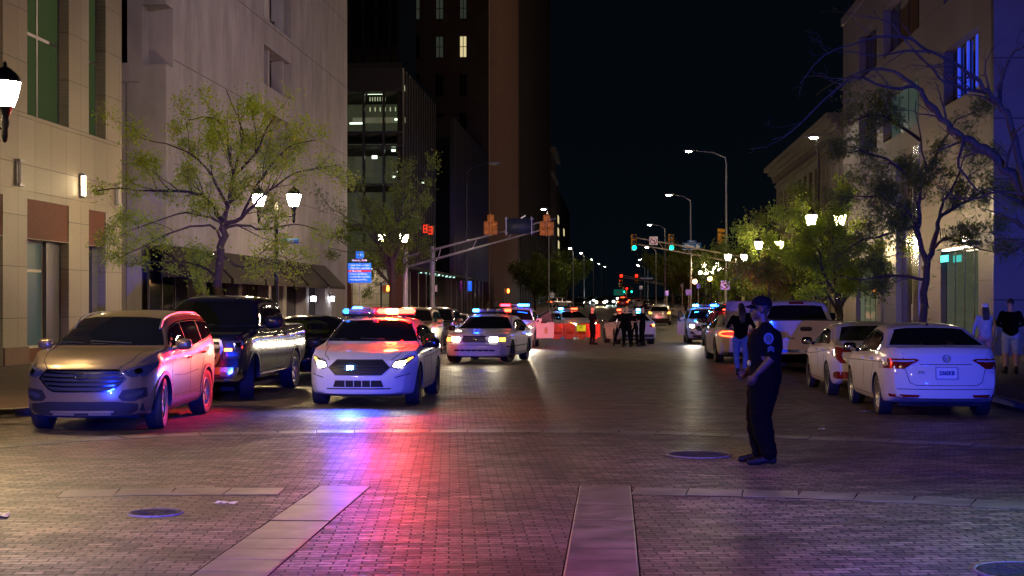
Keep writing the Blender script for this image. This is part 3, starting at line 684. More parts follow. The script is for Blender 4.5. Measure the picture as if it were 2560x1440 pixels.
# individual letters of the shop sign, seen from the side
sg = thing("shop_sign", U(SR - .10, vR(2356), 4.32), R(-90) - PHI, "dark raised channel letters above the right-hand shopfront", "sign")
o = lettering("TAVERN BAR", .62, mat("sign_letter_dark", (.02, .018, .016), .4), sg, (1.9, 0, 0), rot=(R(90), 0, 0), depth=.09, bold=.012, sx=.92)
mb = MB(); mb.box((-.6, .06, -.36), (4.6, .098, -.30)); mb.obj("rail", M_GALV, sg)
# -- building with classical cornice
vi0, vi1 = vr1 + .15, on_u(SR, 1941)
Ib = Bld("cornice_building", SR, vi0, "old stone building with deep projecting cornice behind right trees")
M_OLD = noisy(mat("old_limestone", (.075, .064, .048), .8), 1.0, .3, .1)
holesI = [(v_, v_ + 1.3, z_, z_ + 2.0) for v_ in np.arange(vi0 + 1.4, vi1 - 1.5, 2.6) for z_ in (1.0, 4.6, 8.0)]
Ib.face("wall", 'u', SR, .5, vi0, vi1, .05, 11.2, holesI, M_OLD)
Ib.face("end_wall", 'v', vi1 - .5, .499, SR + .502, 40, .05, 11.2, [], M_OLD)
mb = MB(); Ib.box(mb, SR + .35, SR + .42, vi0, vi1 - .6, .3, 11); Ib.add("glazing", mb, M_GLASS)
mb = MB()
for (o_, z0_, z1_) in ((.12, 10.5, 10.7), (.35, 11.2, 11.45), (.6, 11.452, 11.75), (.85, 11.752, 12.05), (.2, 7.2, 7.4)):
    Ib.box(mb, SR - o_, SR + (.5 if z0_ > 11 else -.002), vi0 - (.0), vi1 + o_, z0_, z1_)
for v_ in np.arange(vi0 + .3, vi1, .55): Ib.box(mb, SR - .28, SR - .003, v_, v_ + .25, 10.9, 11.19)
Ib.add("cornice", mb, M_OLD)
mb = MB()
for v_ in np.arange(vi0 + .35, vi0 + 9, .62): Ib.box(mb, SR - .14, SR - .003, v_, v_ + .22, 7.42, 10.4)
Ib.add("pilaster", mb, M_OLD)
# pleated construction fence past the cross street
fo = thing("pleated_fence", U(13.0, 116), -PHI, "grey pleated hoarding along the pavement past the cross street", "fence")
mb = MB(); n = 90; vs = []
for i in range(n + 1):
    x, y = (.06 if i % 2 else -.06), i * .42; z0 = gz(U(13, 116 + y).y) - fo.location.z
    vs += [(x, y, z0 + .1), (x, y, z0 + 2.5), (x + .03, y, z0 + .1), (x + .03, y, z0 + 2.5)]
fs = []
for i in range(n): a = i * 4; fs += [(a, a + 4, a + 5, a + 1), (a + 2, a + 3, a + 7, a + 6)]
mb.add(vs, fs); mb.obj("panel", noisy(mat("fence_fabric", (.10, .095, .085), .8), 2, .3), fo)
mb = MB()
for i in range(0, n + 1, 9):
    z0 = gz(U(13, 116 + i * .42).y) - fo.location.z; mb.tube([(.12, i * .42, z0 + .1), (.12, i * .42, z0 + 2.7)], .04, 6)
mb.obj("post", M_GALV, fo)
mb = MB()  # front return of the fence facing the crossing
vs = []
for i in range(40):
    x, y = i * .42, (.06 if i % 2 else -.06); vs += [(x, y, .1), (x, y, 2.6), (x, y + .03, .1), (x, y + .03, 2.6)]
fs = []
for i in range(39): a = i * 4; fs += [(a, a + 1, a + 5, a + 4), (a + 2, a + 6, a + 7, a + 3)]
mb.add(vs, fs); mb.obj("panel", bpy.data.materials["fence_fabric"], fo)
# manhole covers
M_IRON = noisy(mat("cast_iron", (.05, .048, .045), .8, 0, spec=.15), 40, .5, .5); M_RIMI = noisy(mat("worn_iron", (.20, .19, .17), .7, 0, spec=.2), 30, .5, .4)
for i, (px, py) in enumerate(((390, 1284), (1748, 1138), (2570, 1432))):
    p = G(px, py); t = thing("manhole_cover", (p.x, p.y, p.z + .002), 0, ["iron manhole cover inside the left crosswalk", "iron manhole cover left of the standing officer's feet", "iron manhole cover cut by the lower right corner"][i], "manhole cover", "manhole covers in the brick"); t.scale = (((.66, 1.08, 1.0)[i],) * 2) + (1,)
    mb = MB(); mb.lathe([(.33, .002), (.33, .010), (.30, .012), (.285, .004), (.001, .004)][::-1], n=36)
    for k in range(12):
        w = 2 * math.pi * k / 12; mb.box((.05, -.012, .004), (.26, .012, .009), M=Matrix.Rotation(w, 4, 'Z'))
    mb.obj("lid", M_IRON, t)
    mb = MB(); mb.lathe([(.36, .0), (.36, .013), (.335, .013), (.334, 0)], n=36); mb.obj("rim", M_RIMI, t)
# litter
M_LIT = mat("paper_litter", (.6, .6, .62), .7)
for i, (px, py, w, h_) in enumerate(((565, 1259, .13, .03), (2055, 1074, .05, .03), (2165, 1030, .2, .02), (1380, 897, .12, .1), (1495, 902, .22, .08), (3, 1290, .08, .1))):
    p = G(px, py, .006); mb = MB(); k = 6; vs = []
    for a in range(k + 1):
        for c in range(3): vs.append(((a / k - .5) * w * 1.6, (c / 2 - .5) * h_ * 3, .004 + rnd.random() * .02))
    fs = [(a * 3 + c, (a + 1) * 3 + c, (a + 1) * 3 + c + 1, a * 3 + c + 1) for a in range(k) for c in range(2)]
    mb.add(vs, fs); o = mb.obj("paper_scrap", M_LIT, label=["crumpled white paper strip inside the left crosswalk", "small pale scrap right of the standing officer", "thin white scrap on the road by the rear wheel of the white saloon", "white scrap on the road below the orange barriers", "flattened white litter in the middle of the road", "white scrap at the left edge near the crossing"][i], category="litter", group="litter on the road")
    o.location = p; o.rotation_euler = (0, 0, rnd.uniform(-.3, .3))
# ================================================================= VEHICLES
M_TYRE = noisy(mat("tyre_rubber", (.012, .012, .013), .75), 40, .3)
M_RIM = mat("alloy_rim", (.42, .42, .44), .28, .9)
M_RIMD = mat("steel_rim_black", (.03, .03, .03), .4, .5)
M_BLKP = mat("black_plastic", (.012, .012, .013), .55)
M_SEAM = mat("panel_gap", (.006, .006, .007), .8)
M_CHROME = mat("chrome", (.62, .62, .64), .12, 1.0)
M_CARGL = mat("car_glass", (.006, .007, .008), .04, spec=.9, coat=.6)
M_HLOFF = mat("headlamp_unlit", (.05, .055, .07), .12, .3, coat=1)
M_HLDK = mat("headlamp_housing", (.05, .05, .055), .15, .4, coat=1)
M_HLON = mat("headlamp_lit", (.8, .75, .6), .3, emit=(1, .86, .58), es=42)
M_AMB = mat("amber_lamp_lit", (.5, .2, .02), .3, emit=(1, .42, .06), es=3.5)
M_TLOFF = mat("tail_lamp_red", (.16, .006, .006), .12, coat=1)
M_TLON = mat("tail_lamp_lit", (.3, .01, .01), .3, emit=(1, .09, .02), es=6)
M_PLATE = mat("licence_plate", (.45, .5, .6), .5)
M_BLUE = mat("beacon_blue", (.01, .02, .4), .3, emit=(.004, .04, 1), es=150)
M_BLUEC = mat("beacon_blue_core", (.4, .6, 1), .3, emit=(.02, .25, 1), es=260)
M_RED = mat("beacon_red", (.4, .01, .01), .3, emit=(1, .003, .006), es=110)
M_REDHOT = mat("beacon_red_core", (.6, .3, .05), .3, emit=(1, .12, .02), es=750)
M_REDLB = mat("beacon_red_bright", (.4, .01, .01), .3, emit=(1, .0014, .0008), es=420)
M_REDDIM = mat("beacon_red_dim", (.4, .01, .01), .3, emit=(1, .06, .02), es=9)
M_BLUEDIM = mat("beacon_blue_dim", (.01, .02, .4), .3, emit=(.02, .16, 1), es=7)
M_CLEAR = mat("beacon_clear", (.30, .30, .34), .2, coat=1)
PAINT = {
 'white': mat("paint_white", (.48, .48, .50), .5, 0, .75, spec=.2), 'beige': mat("paint_beige_metal", (.25, .185, .095), .30, .55, .6),
 'black': mat("paint_black", (.008, .008, .011), .13, 0, 0, spec=.3), 'navy': mat("paint_dark_navy", (.006, .008, .020), .13, 0, 0, spec=.3),
 'silver': mat("paint_silver", (.40, .40, .41), .3, .6, 1.0), 'grey': mat("paint_grey", (.10, .10, .105), .3, .5, 1.0),
 'red': mat("paint_red", (.30, .02, .015), .3, .2, 1.0), 'gold': mat("paint_tan", (.40, .34, .24), .3, .5, 1.0)}

def pw(tab, x):
    X = [t[0] for t in tab]; Y = [t[1] for t in tab]
    # monotone cubic through the control points
    n = len(X)
    if x <= X[0]: return Y[0]
    if x >= X[-1]: return Y[-1]
    d = [(Y[i + 1] - Y[i]) / (X[i + 1] - X[i]) for i in range(n - 1)]
    m = [d[0]] + [0 if d[i - 1] * d[i] <= 0 else 2 * d[i - 1] * d[i] / (d[i - 1] + d[i]) for i in range(1, n - 1)] + [d[-1]]
    i = max(j for j in range(n - 1) if X[j] <= x); h = X[i + 1] - X[i]; t = (x - X[i]) / h
    return (2*t**3-3*t*t+1)*Y[i] + (t**3-2*t*t+t)*h*m[i] + (-2*t**3+3*t*t)*Y[i+1] + (t**3-t*t)*h*m[i+1]
def crom(P, k):
    """smooth the polyline P with k points per span"""
    out = []
    n = len(P)
    for i in range(n - 1):
        p0, p1, p2, p3 = P[max(i - 1, 0)], P[i], P[i + 1], P[min(i + 2, n - 1)]
        for j in range(k):
            t = j / k
            out.append(tuple(.5 * ((2 * b) + (c - a) * t + (2 * a - 5 * b + 4 * c - d) * t * t + (3 * b - a - 3 * c + d) * t ** 3) for a, b, c, d in zip(p0, p1, p2, p3)))
    out.append(tuple(P[-1])); return out
def sstep(t): t = max(0, min(1, t)); return t * t * (3 - 2 * t)

class Car:
    """x: distance behind the front bumper (0..L) -> local -x is forward... the car faces local +Y"""
    def __init__(s, S): s.S = S
    def sec(s, x):
        S = s.S; T, B, Wd, z0 = pw(S['T'], x), pw(S['B'], x), pw(S['W'], x), pw(S['Z'], x)
        B = min(B, T - .03); h = T - B; tum = S.get('tum', .42); hc = S.get('crown', .05)
        yb = Wd * .955; hh = max(h - hc * min(1, h / .3), h * .5)
        c = min(.16, h * .55)
        ys_ = yb - tum * h
        P = [(0, z0), (Wd * .55, z0), (Wd * .88, z0 + .015), (Wd * .955, z0 + .07), (Wd * .985, z0 + .18), (Wd, z0 + .5 * (B - z0)), (Wd * .995, B - .18 * (B - z0)), (Wd * .98, B - .07 * (B - z0)),
             (yb, B), (yb - tum * h * .25, B + h * .25), (yb - tum * h * .6, B + h * .6), (ys_ + .02 * h, T - c * .62), (ys_ - c * .30, T - c * .22), (ys_ - c * 1.1, T - c * .02 - .0), (ys_ * .45, T + (hc * .35 if h > .3 else hc * .2)), (0, T + (hc * .5 if h > .3 else hc * .35))]
        P = [(max(0, y), z) for y, z in P]
        return crom(P, 3)
    def warp(s, x, y, z):
        S = s.S; L = S['L']; Wd = S['Wmax']; fr = (abs(y) / Wd)
        w = 1 - sstep(x / .9); wr = 1 - sstep((L - x) / .7)
        X = x + w * (S['kf'] * fr ** 2.6 + pw(S['Fz'], z)) - wr * (S['kr'] * fr ** 2.6 + pw(S['Rz'], z))
        wm = sstep((x - .8) / .6) * (1 - sstep((x - 2.6) / .9)) * sstep((z - S['belt']) / .25 + .3)
        X += wm * .16 * fr ** 2
        return Vector((y, L / 2 - X, z))
    def build(s, stations=64):
        S = s.S; L = S['L']
        base = [0, .02, .06, .12, .2, .3, .42] + [.42 + (L - .84) * i / stations for i in range(1, stations)] + [L - .42, L - .3, L - .2, L - .12, L - .06, L - .02, L]
        rows = []
        for x in base:
            half = s.sec(x); ring = [(y, z) for y, z in half] + [(-y, z) for y, z in half[-2:0:-1]]
            rows.append([s.warp(x, y, z) for y, z in ring])
        n = len(rows[0]); vs = [v for r in rows for v in r]
        fs = [(i * n + j, (i + 1) * n + j, (i + 1) * n + (j + 1) % n, i * n + (j + 1) % n) for i in range(len(rows) - 1) for j in range(n)]
        # end caps: rungs from side to side
        nh = n // 2; K = 10
        for end in (0, 1):
            x = 0 if end == 0 else L; half = s.sec(x); ri = 0 if end == 0 else (len(rows) - 1)
            grid = []
            for k in range(nh + 1):
                a = ri * n + k; b = ri * n + ((n - k) % n); row = [a]
                if k in (0, nh): grid.append([a] * (K + 1)); continue
                y, z = half[k]
                for q in range(1, K): vs.append(s.warp(x, y * (1 - 2 * q / K), z)); row.append(len(vs) - 1)
                row.append(b); grid.append(row)
            for k in range(nh):
                for q in range(K):
                    f = [grid[k][q], grid[k][q + 1], grid[k + 1][q + 1], grid[k + 1][q]]; g = []
                    for v in f:
                        if v not in g: g.append(v)
                    if len(g) > 2: fs.append(tuple(g))
        me = bpy.data.meshes.new("body"); me.from_pydata([tuple(v) for v in vs], [], fs)
        bm = bmesh.new(); bm.from_mesh(me); bmesh.ops.remove_doubles(bm, verts=bm.verts[:], dist=.0008)
        bmesh.ops.recalc_face_normals(bm, faces=bm.faces[:]); bm.to_mesh(me)
        s.bvh = BVHTree.FromBMesh(bm); bm.free()
        return me
    def cast(s, a, b, view):
        """a,b: view coordinates -> point and outward dir.  side views: a=x behind bumper, b=z; front/rear: a=y, b=z; top: a=y, b=x"""
        L = s.S['L']
        o, d = {'L': (Vector((-3, L / 2 - a, b)), Vector((1, 0, 0))), 'R': (Vector((3, L / 2 - a, b)), Vector((-1, 0, 0))),
                'F': (Vector((a, L / 2 + 2, b)), Vector((0, -1, 0))), 'B': (Vector((a, -L / 2 - 2, b)), Vector((0, 1, 0))),
                'T': (Vector((a, L / 2 - b, 4)), Vector((0, 0, -1)))}[view]
        h = s.bvh.ray_cast(o, d)
        if h[0] is None:
            h = s.bvh.find_nearest(o + d * (2.2 if view in 'LR' else (2.1 if view in 'FB' else 2.5)))
        return h[0], -d, h[1]
    def decal(s, poly, view, off=.006, cell=.07, back=.012):
        """outline poly laid onto the body surface as a thin panel; returns (verts, faces)"""
        bm = bmesh.new(); vs = [bm.verts.new((a, b, 0)) for a, b in poly]; f = bm.faces.new(vs)
        A = [p[0] for p in poly]; Bv = [p[1] for p in poly]
        for ax, lo, hi in ((0, min(A), max(A)), (1, min(Bv), max(Bv))):
            k = int((hi - lo) / cell)
            for i in range(1, k + 1):
                c = lo + (hi - lo) * i / (k + 1); co = [0, 0, 0]; no = [0, 0, 0]; co[ax] = c; no[ax] = 1
                bmesh.ops.bisect_plane(bm, geom=bm.verts[:] + bm.edges[:] + bm.faces[:], plane_co=co, plane_no=no)
        inn = {}
        for v in bm.verts:
            p, dr, nr = s.cast(v.co.x, v.co.y, view); dd = (nr if nr.dot(dr) > .15 else dr)
            dd = (dd + dr * .4).normalized(); v.co = p + dd * off; inn[v] = dd
        bmesh.ops.triangulate(bm, faces=[f for f in bm.faces if len(f.verts) > 4])
        be = [e for e in bm.edges if e.is_boundary]
        r = bmesh.ops.extrude_edge_only(bm, edges=be)
        for g in r['geom']:
            if isinstance(g, bmesh.types.BMVert):
                o = min((v for v in inn), key=lambda q: (q.co - g.co).length_squared); g.co = g.co - inn[o] * (off + back)
        bmesh.ops.recalc_face_normals(bm, faces=bm.faces[:])
        top = [f_ for f_ in bm.faces]
        c = sum((f_.normal * f_.calc_area() for f_ in top if all(v in inn for v in f_.verts)), Vector())
        if c.dot(s.cast(*poly[0], view)[1]) < 0: bmesh.ops.reverse_faces(bm, faces=bm.faces[:])
        return bm
def mir(poly): return [(-a, b) for a, b in poly][::-1]
def strip(pts, w):
    """thin band polygons along a polyline, one quad per span"""
    out = []
    for (a, b), (c, d) in zip(pts, pts[1:]):
        l = math.hypot(c - a, d - b); nx, ny = -(d - b) / l * w / 2, (c - a) / l * w / 2
        out.append([(a + nx, b + ny), (a - nx, b - ny), (c - nx, d - ny), (c + nx, d + ny)])
    return out

def wheel(S, t, x, side, steer, rim):
    r = S['r']; w = S.get('tw', .225); L = S['L']
    mb = MB(); q = w / 2
    mb.lathe([(r * .64, -q * .8), (r * .80, -q * .98), (r * .95, -q), (r * .99, -q * .82), (r, -q * .5), (r, q * .5), (r * .99, q * .82), (r * .95, q), (r * .80, q * .98), (r * .64, q * .8)], n=36, axis='Y')
    for f_ in (-.5, -.17, .17, .5): mb.lathe([(r * 1.001, f_ * w - .004), (r * .985, f_ * w), (r * 1.001, f_ * w + .004)], n=36, axis='Y')
    M = Matrix.Rotation(R(90) if side < 0 else R(-90), 4, 'Z')
    mb.v = [tuple(M @ Vector(v)) for v in mb.v]
    o = mb.obj("wheel", M_TYRE, t, fix=True)
    o.location = (side * (S['track'] / 2), L / 2 - x, r); o.rotation_euler = (0, 0, steer)
    rb = MB(); ns = S.get('spokes', 5); rr = r * .66; mi = S.get('rimm', M_RIM)
    rb.lathe([(rr * 1.0, q * .78), (rr * .97, q * .86), (rr * .90, q * .80), (rr * .88, q * .1), (rr * .88, -q * .6), (.001, -q * .6)], n=30, axis='Y', mi=0)
    rb.lathe([(.001, q * .72), (rr * .16, q * .72), (rr * .20, q * .55), (rr * .20, q * .2)], n=16, axis='Y')
    for k in range(ns):
        for tw in ((-.09, .09) if ns <= 6 else (0,)):
            a = 2 * math.pi * k / ns + tw; MM = Matrix.Rotation(a, 4, 'Y')
            wd = .028 if ns <= 6 else .022
            rb.add([MM @ Vector(v) for v in ((rr * .15, q * .5, -wd), (rr * .15, q * .5, wd), (rr * .95, q * .70, wd * 1.2), (rr * .95, q * .70, -wd * 1.2), (rr * .15, q * .2, -wd), (rr * .15, q * .2, wd), (rr * .95, q * .35, wd * 1.2), (rr * .95, q * .35, -wd * 1.2))],
                   [(0, 1, 2, 3), (7, 6, 5, 4), (0, 4, 5, 1), (1, 5, 6, 2), (2, 6, 7, 3), (3, 7, 4, 0)])
    rb.add([Vector((rr * .88 * math.cos(a), -q * .05, rr * .88 * math.sin(a))) for a in [2 * math.pi * i / 24 for i in range(24)]], [tuple(range(24))], 1)
    rb.v = [tuple(M @ Vector(v)) for v in rb.v]
    rb.obj("rim", [mi, M_SEAM], o, fix=True)
    return o

def lightbar(t, y, z, w, cols, name="light_bar"):
    """roof light bar: base (part) with one lens (sub-part) per colour; cols from car's right to left"""
    mb = MB(); mb.bbox((-w / 2, y - .13, z), (w / 2, y + .13, z + .045), .015)
    for sx in (-.35, .35): mb.box((sx * w - .03, y - .08, z - .05), (sx * w + .03, y + .08, z + .001))
    o = mb.obj(name, M_BLKP, t); x = -w / 2; n = sum(c[0] for c in cols)
    for fr, m_ in cols:
        x1 = x + w * fr / n; lb = MB(); lb.bbox((x + .005, y - .125, z + .047), (x1 - .005, y + .125, z + .14), .035); lb.obj("beacon_lens", m_, o); x = x1
    return o

def build_car(S, label, category, group=None, name="parked_car", steer=0.0, **opt):
    c = Car(S); me = c.build(); L = S['L']; Wm = S['Wmax']
    t = thing(name, (0, 0, 0), 0, label, category, group)
    paint = PAINT[opt.get('paint', S.get('paint', 'white'))]
    # wheel wells cut from the body
    bo = put("body", me, t); me.materials.append(paint); me.materials.append(M_BLKP)
    cut = MB()
    for x in S['ax']:
        for sd in (-1, 1):
            ra = S['r'] + S.get('gap', .055)
            pr = [(0.001, 0), (ra, 0), (ra, .42), (0.001, .42)]
            MM = Matrix.Translation((sd * (Wm - .36), L / 2 - x, S['r'] - .01)) @ Matrix.Rotation(R(-90) * sd, 4, 'Z')
            cut.lathe([(0.001, 0), (ra, 0), (ra, .6), (0.001, .6)], n=40, axis='Y', M=MM)
    cm = cut.mesh("cut", M_BLKP); bm = bmesh.new(); bm.from_mesh(cm); bmesh.ops.remove_doubles(bm, verts=bm.verts[:], dist=.003); bmesh.ops.recalc_face_normals(bm, faces=bm.faces[:]); bm.to_mesh(cm); bm.free()
    co = put("cut", cm)
    md = bo.modifiers.new("b", 'BOOLEAN'); md.object = co; md.operation = 'DIFFERENCE'; md.solver = 'EXACT'
    dg = bpy.context.evaluated_depsgraph_get(); me2 = bpy.data.meshes.new_from_object(bo.evaluated_get(dg))
    bo.modifiers.clear(); bo.data = me2; me2.name = "body"; bpy.data.objects.remove(co)
    if len(me2.materials) < 2: me2.materials.append(M_BLKP)
    clad = S.get('clad', 0)
    for p in me2.polygons:
        cx, cy, cz = p.center; xx = L / 2 - cy; p.use_smooth = True
        inwell = any(abs(math.hypot(xx - ax, cz - S['r'] + .01) - (S['r'] + S.get('gap', .055))) < .035 and abs(p.normal.x) < .5 for ax in S['ax']) and abs(cx) > Wm - .37
        flat = abs(abs(cx) - (Wm - .36)) < .004 and abs(p.normal.x) > .95
        p.material_index = 1 if (inwell or flat or cz < S['Z'][len(S['Z']) // 2][1] + .012) else 0
        if inwell or flat: p.use_smooth = False
    me2.set_sharp_from_angle(angle=R(42))
    def dec(name_, polys, view, m_, off=.006, parent=None, cell=.07):
        mb = MB()
        for p in polys: mb.bm(c.decal(p, view, off, cell), 0, None, True)
        o = mb.obj(name_, m_, parent or t); o.data.set_sharp_from_angle(angle=R(50)); return o
    gl = S.get('glass', M_CARGL)
    dec("windscreen", [S['ws']], 'F', gl, .007)
    if 'rw' in S: dec("rear_window", [S['rw']], 'B', gl, .007)
    for side in 'LR':
        for i, p in enumerate(S['sw']): dec("side_window", [p], side, gl, .006)
        if S.get('chromewin'): dec("window_trim", sum([strip(q, .018) for q in S['chromewin']], []), side, M_CHROME, .009)
        sm = sum([strip(q, .010) for q in S.get('seams', [])], [])
        if sm: dec("door_gap", sm, side, M_SEAM, .0025, cell=.2)
        for nm, q, m_, of in S.get('side', []): dec(nm, q, side, m_, of)
        for (hx, hz) in S.get('handles', []):
            p, dr, nr = c.cast(hx, hz, side); mb = MB(); sx = 1 if side == 'R' else -1
            mb.bbox((p.x + (-.01 if sx > 0 else -.035), p.y - .10, p.z - .016), (p.x + (.035 if sx > 0 else .01), p.y + .10, p.z + .016), .012); mb.obj("door_handle", S.get('handm', paint), t)
    for nm, q, m_, of, vw, mirr in S.get('parts', []):
        m_ = opt.get('swap', {}).get(nm, m_)
        if m_ == 'paint': m_ = paint
        for qq in ([q, [mir(a) for a in q]] if mirr else [q]):
            dec(nm, qq, vw, m_, of)
    # mirrors
    mx, mz = S['mirror']; ms = S.get('ms', 1)
    for sx, side in ((-1, 'L'), (1, 'R')):
        p, dr, nr = c.cast(mx, mz, side); mb = MB()
        bq = bmesh.new(); bmesh.ops.create_cube(bq, size=2); bmesh.ops.subdivide_edges(bq, edges=bq.edges[:], cuts=5, use_grid_fill=True)
        for v in bq.verts:
            n_ = Vector([abs(q) ** 3.2 for q in v.co]); l_ = (n_.x + n_.y + n_.z) ** (1 / 3.2); w_ = v.co / l_
            fy = 1 - .35 * max(0, w_.y) * abs(w_.x); v.co = Vector((w_.x * .12 * ms * fy, w_.y * .075 * ms, w_.z * .082 * ms * (1 - .25 * max(0, w_.y)))) + Vector((p.x + sx * .17 * ms, p.y, p.z + .055 * ms))
        mb.bm(bq, 0, None, True)
        mb.tube([(p.x - sx * .02, p.y, p.z - .01), (p.x + sx * .12, p.y, p.z + .02)], [.035, .03], 8, 0)
        o = mb.obj("wing_mirror", PAINT[S['mirpaint']] if S.get('mirpaint') else paint, t)
        mb = MB(); mb.bbox((p.x + sx * .17 * ms - .10 * ms, p.y - .078 * ms, p.z - .01), (p.x + sx * .17 * ms + .10 * ms, p.y - .066 * ms, p.z + .12 * ms), .005); mb.obj("mirror_glass", M_CHROME, o)
    for i, x in enumerate(S['ax']):
        for sd in (-1, 1): wheel(S, t, x, sd, steer if i == 0 else 0, None)
    mb = MB(); mb.box((-Wm * .72, -L / 2 + .5, .18), (Wm * .72, L / 2 - .5, .26)); mb.obj("underbody", M_SEAM, t)
    return t, c

# ---- shapes -------------------------------------------------------
def sedan(L, Wm, H, ax, r, track, **k):
    """generic three-box profile scaled to the given size"""
    h = H; b = k.get('belt', .60 * H)
    cowl = k.get('cowl', .27 * L); rf = k.get('rf', .43 * L); rr = k.get('rr', .66 * L); rb = k.get('rb', .84 * L)
    hn = k.get('hn', .50 * H); trunk = k.get('trunk', .70 * H)
    S = dict(L=L, Wmax=Wm, belt=b, ax=ax, r=r, track=track,
        T=[(0, hn), (.06, hn + .06), (.25, hn + .13), (.6 * cowl, hn + .19), (cowl, b + .09), (cowl + .04, b + .10), (rf - .25, H - .13), (rf, H - .03), (rf + .35 * (rr - rf), H), (rr, H - .045), (rr + .35 * (rb - rr), H - .16), (rb - .03, trunk + .015), (rb + .03, trunk), (L - .12, trunk - .015), (L - .04, trunk - .06), (L, trunk - .13)],
        B=[(0, hn - .08), (.1, hn), (.4, hn + .07), (cowl, b + .01), (rf, b + .02), (rr, b + .05), (rb, trunk - .05), (L - .1, trunk - .09), (L, trunk - .22)],
        W=[(0, Wm * .80), (.1, Wm * .89), (.35, Wm * .965), (.9, Wm), (L * .5, Wm * 1.0), (L - 1, Wm * .995), (L - .35, Wm * .95), (L - .1, Wm * .90), (L, Wm * .85)],
        Z=[(0, .24), (.3, .20), (L * .3, .19), (L * .7, .19), (L - .4, .24), (L, .33)],
        Fz=[(.1, .14), (.3, .02), (.5, 0), (.62, .03), (.9, .22)], Rz=[(.2, .10), (.4, 0), (.65, .01), (trunk, .06)], kf=.36, kr=.26,
        mirror=(cowl + .36, b + .04), seams=[], parts=[], side=[])
    S.update(k.get('upd', {})); return S
def autowin(S, xa, xb, splits=(), top=.135, bot=.025, gap=.055, rise=0.0):
    """side window outlines between xa and xb following belt and roof, split at the pillars"""
    out = []; ed = [xa] + [q for p in splits for q in (p - gap / 2, p + gap / 2)] + [xb]
    zt = lambda x: pw(S['T'], x) - top; zb = lambda x: pw(S['B'], x) + bot + rise * (x - xa)
    for a, b in zip(ed[::2], ed[1::2]):
        while zt(a) < zb(a) + .035 and a < b - .1: a += .02
        while zt(b) < zb(b) + .035 and b > a + .1: b -= .02
        n = max(3, int((b - a) / .12)); xs = [a + (b - a) * i / n for i in range(n + 1)]
        lo = [(x, zb(x)) for x in xs]; hi = [(x, max(zt(x), zb(x) + .004)) for x in xs]
        P = lo + [p for p in hi[::-1]]; Q = []
        for p in P:
            if not Q or math.hypot(p[0] - Q[-1][0], p[1] - Q[-1][1]) > .006: Q.append(p)
        out.append(Q)
    return out
def outline(S, xa, xb, top=.135, bot=.025, rise=0.0):
    p = autowin(S, xa, xb, (), top, bot, rise=rise)[0]; return p + [p[0]]
def screen(zb, zt, wb, wt, bulge=.03, r=.05):
    """rounded windscreen outline seen from the front"""
    n = 6; lo = [(-wb + 2 * wb * i / n, zb - bulge * (1 - (2 * i / n - 1) ** 2) * 0) for i in range(n + 1)]
    hi = [(wt - 2 * wt * i / n, zt + bulge * (1 - (2 * i / n - 1) ** 2) * .5) for i in range(n + 1)]
    hi[0] = (wt - r * .2, zt - r * .3); hi[-1] = (-wt + r * .2, zt - r * .3)
    return lo + [(wt + .0, zt - r)] + hi[0:] + [(-wt, zt - r)]
def arc(cx, cz, r, a0, a1, n=14): return [(cx + r * math.cos(R(a0 + (a1 - a0) * i / n)), cz + r * math.sin(R(a0 + (a1 - a0) * i / n))) for i in range(n + 1)]
def ell(cx, cz, rx, rz, n=18): return [(cx + rx * math.cos(2 * math.pi * i / n), cz + rz * math.sin(2 * math.pi * i / n)) for i in range(n)]
def rect(a, b, c, d, r=.0):
    if r == 0: return [(a, b), (c, b), (c, d), (a, d)]
    return [(a + r, b), (c - r, b), (c, b + r), (c, d - r), (c - r, d), (a + r, d), (a, d - r), (a, b + r)]
def door_seams(xs, z0, z1, S):
    """vertical door gaps, slightly curved, plus the sill line"""
    out = []
    for x in xs: out.append([(x + .02, pw(S['B'], x) - .01), (x, (z0 + z1) / 2), (x - .01, z0)])
    return out
def cladding(S, rw=.05, which=0):
    out = []
    for ax in S['ax'][which:which + 1]: out += strip(arc(ax, S['r'] - .01, S['r'] + S.get('gap', .055) + rw / 2, -8, 188, 22), rw)
    return out

# --- beige SUV with hexagonal grille -------------------------------------------------
S = dict(L=4.69, Wmax=.94, belt=1.06, ax=(.93, 3.63), r=.365, tw=.235, track=1.63, spokes=5, tum=.36, gap=.05,
  T=[(0, .93), (.05, .98), (.3, 1.06), (.8, 1.12), (1.15, 1.15), (1.2, 1.16), (1.75, 1.47), (2.0, 1.58), (2.5, 1.65), (3.2, 1.675), (3.9, 1.65), (4.45, 1.58), (4.62, 1.53), (4.69, 1.46)],
  B=[(0, .84), (.1, .88), (.5, .99), (1.2, 1.06), (2.5, 1.09), (3.6, 1.20), (4.2, 1.27), (4.6, 1.26), (4.69, 1.2)],
  W=[(0, .78), (.1, .85), (.35, .915), (.9, .94), (2.3, .925), (3.7, .94), (4.3, .91), (4.6, .86), (4.69, .80)],
  Z=[(0, .24), (.3, .22), (2, .22), (4.2, .25), (4.69, .40)],
  Fz=[(.1, .16), (.28, .04), (.5, 0), (.85, .03), (.98, .16)], Rz=[(.3, .10), (.5, 0), (.95, .0), (1.2, .12), (1.6, .52)], kf=.34, kr=.2,
  mirror=(1.62, 1.14), handm=M_CHROME, handles=[(2.42, .97), (3.32, 1.02)])
S['sw'] = autowin(S, 1.55, 4.22, (2.55, 3.42), .15, .03, .05)
S['chromewin'] = [outline(S, 1.50, 4.26, .135, .015)]
S['ws'] = screen(1.185, 1.58, .80, .60); S['rw'] = screen(1.22, 1.55, .66, .56)
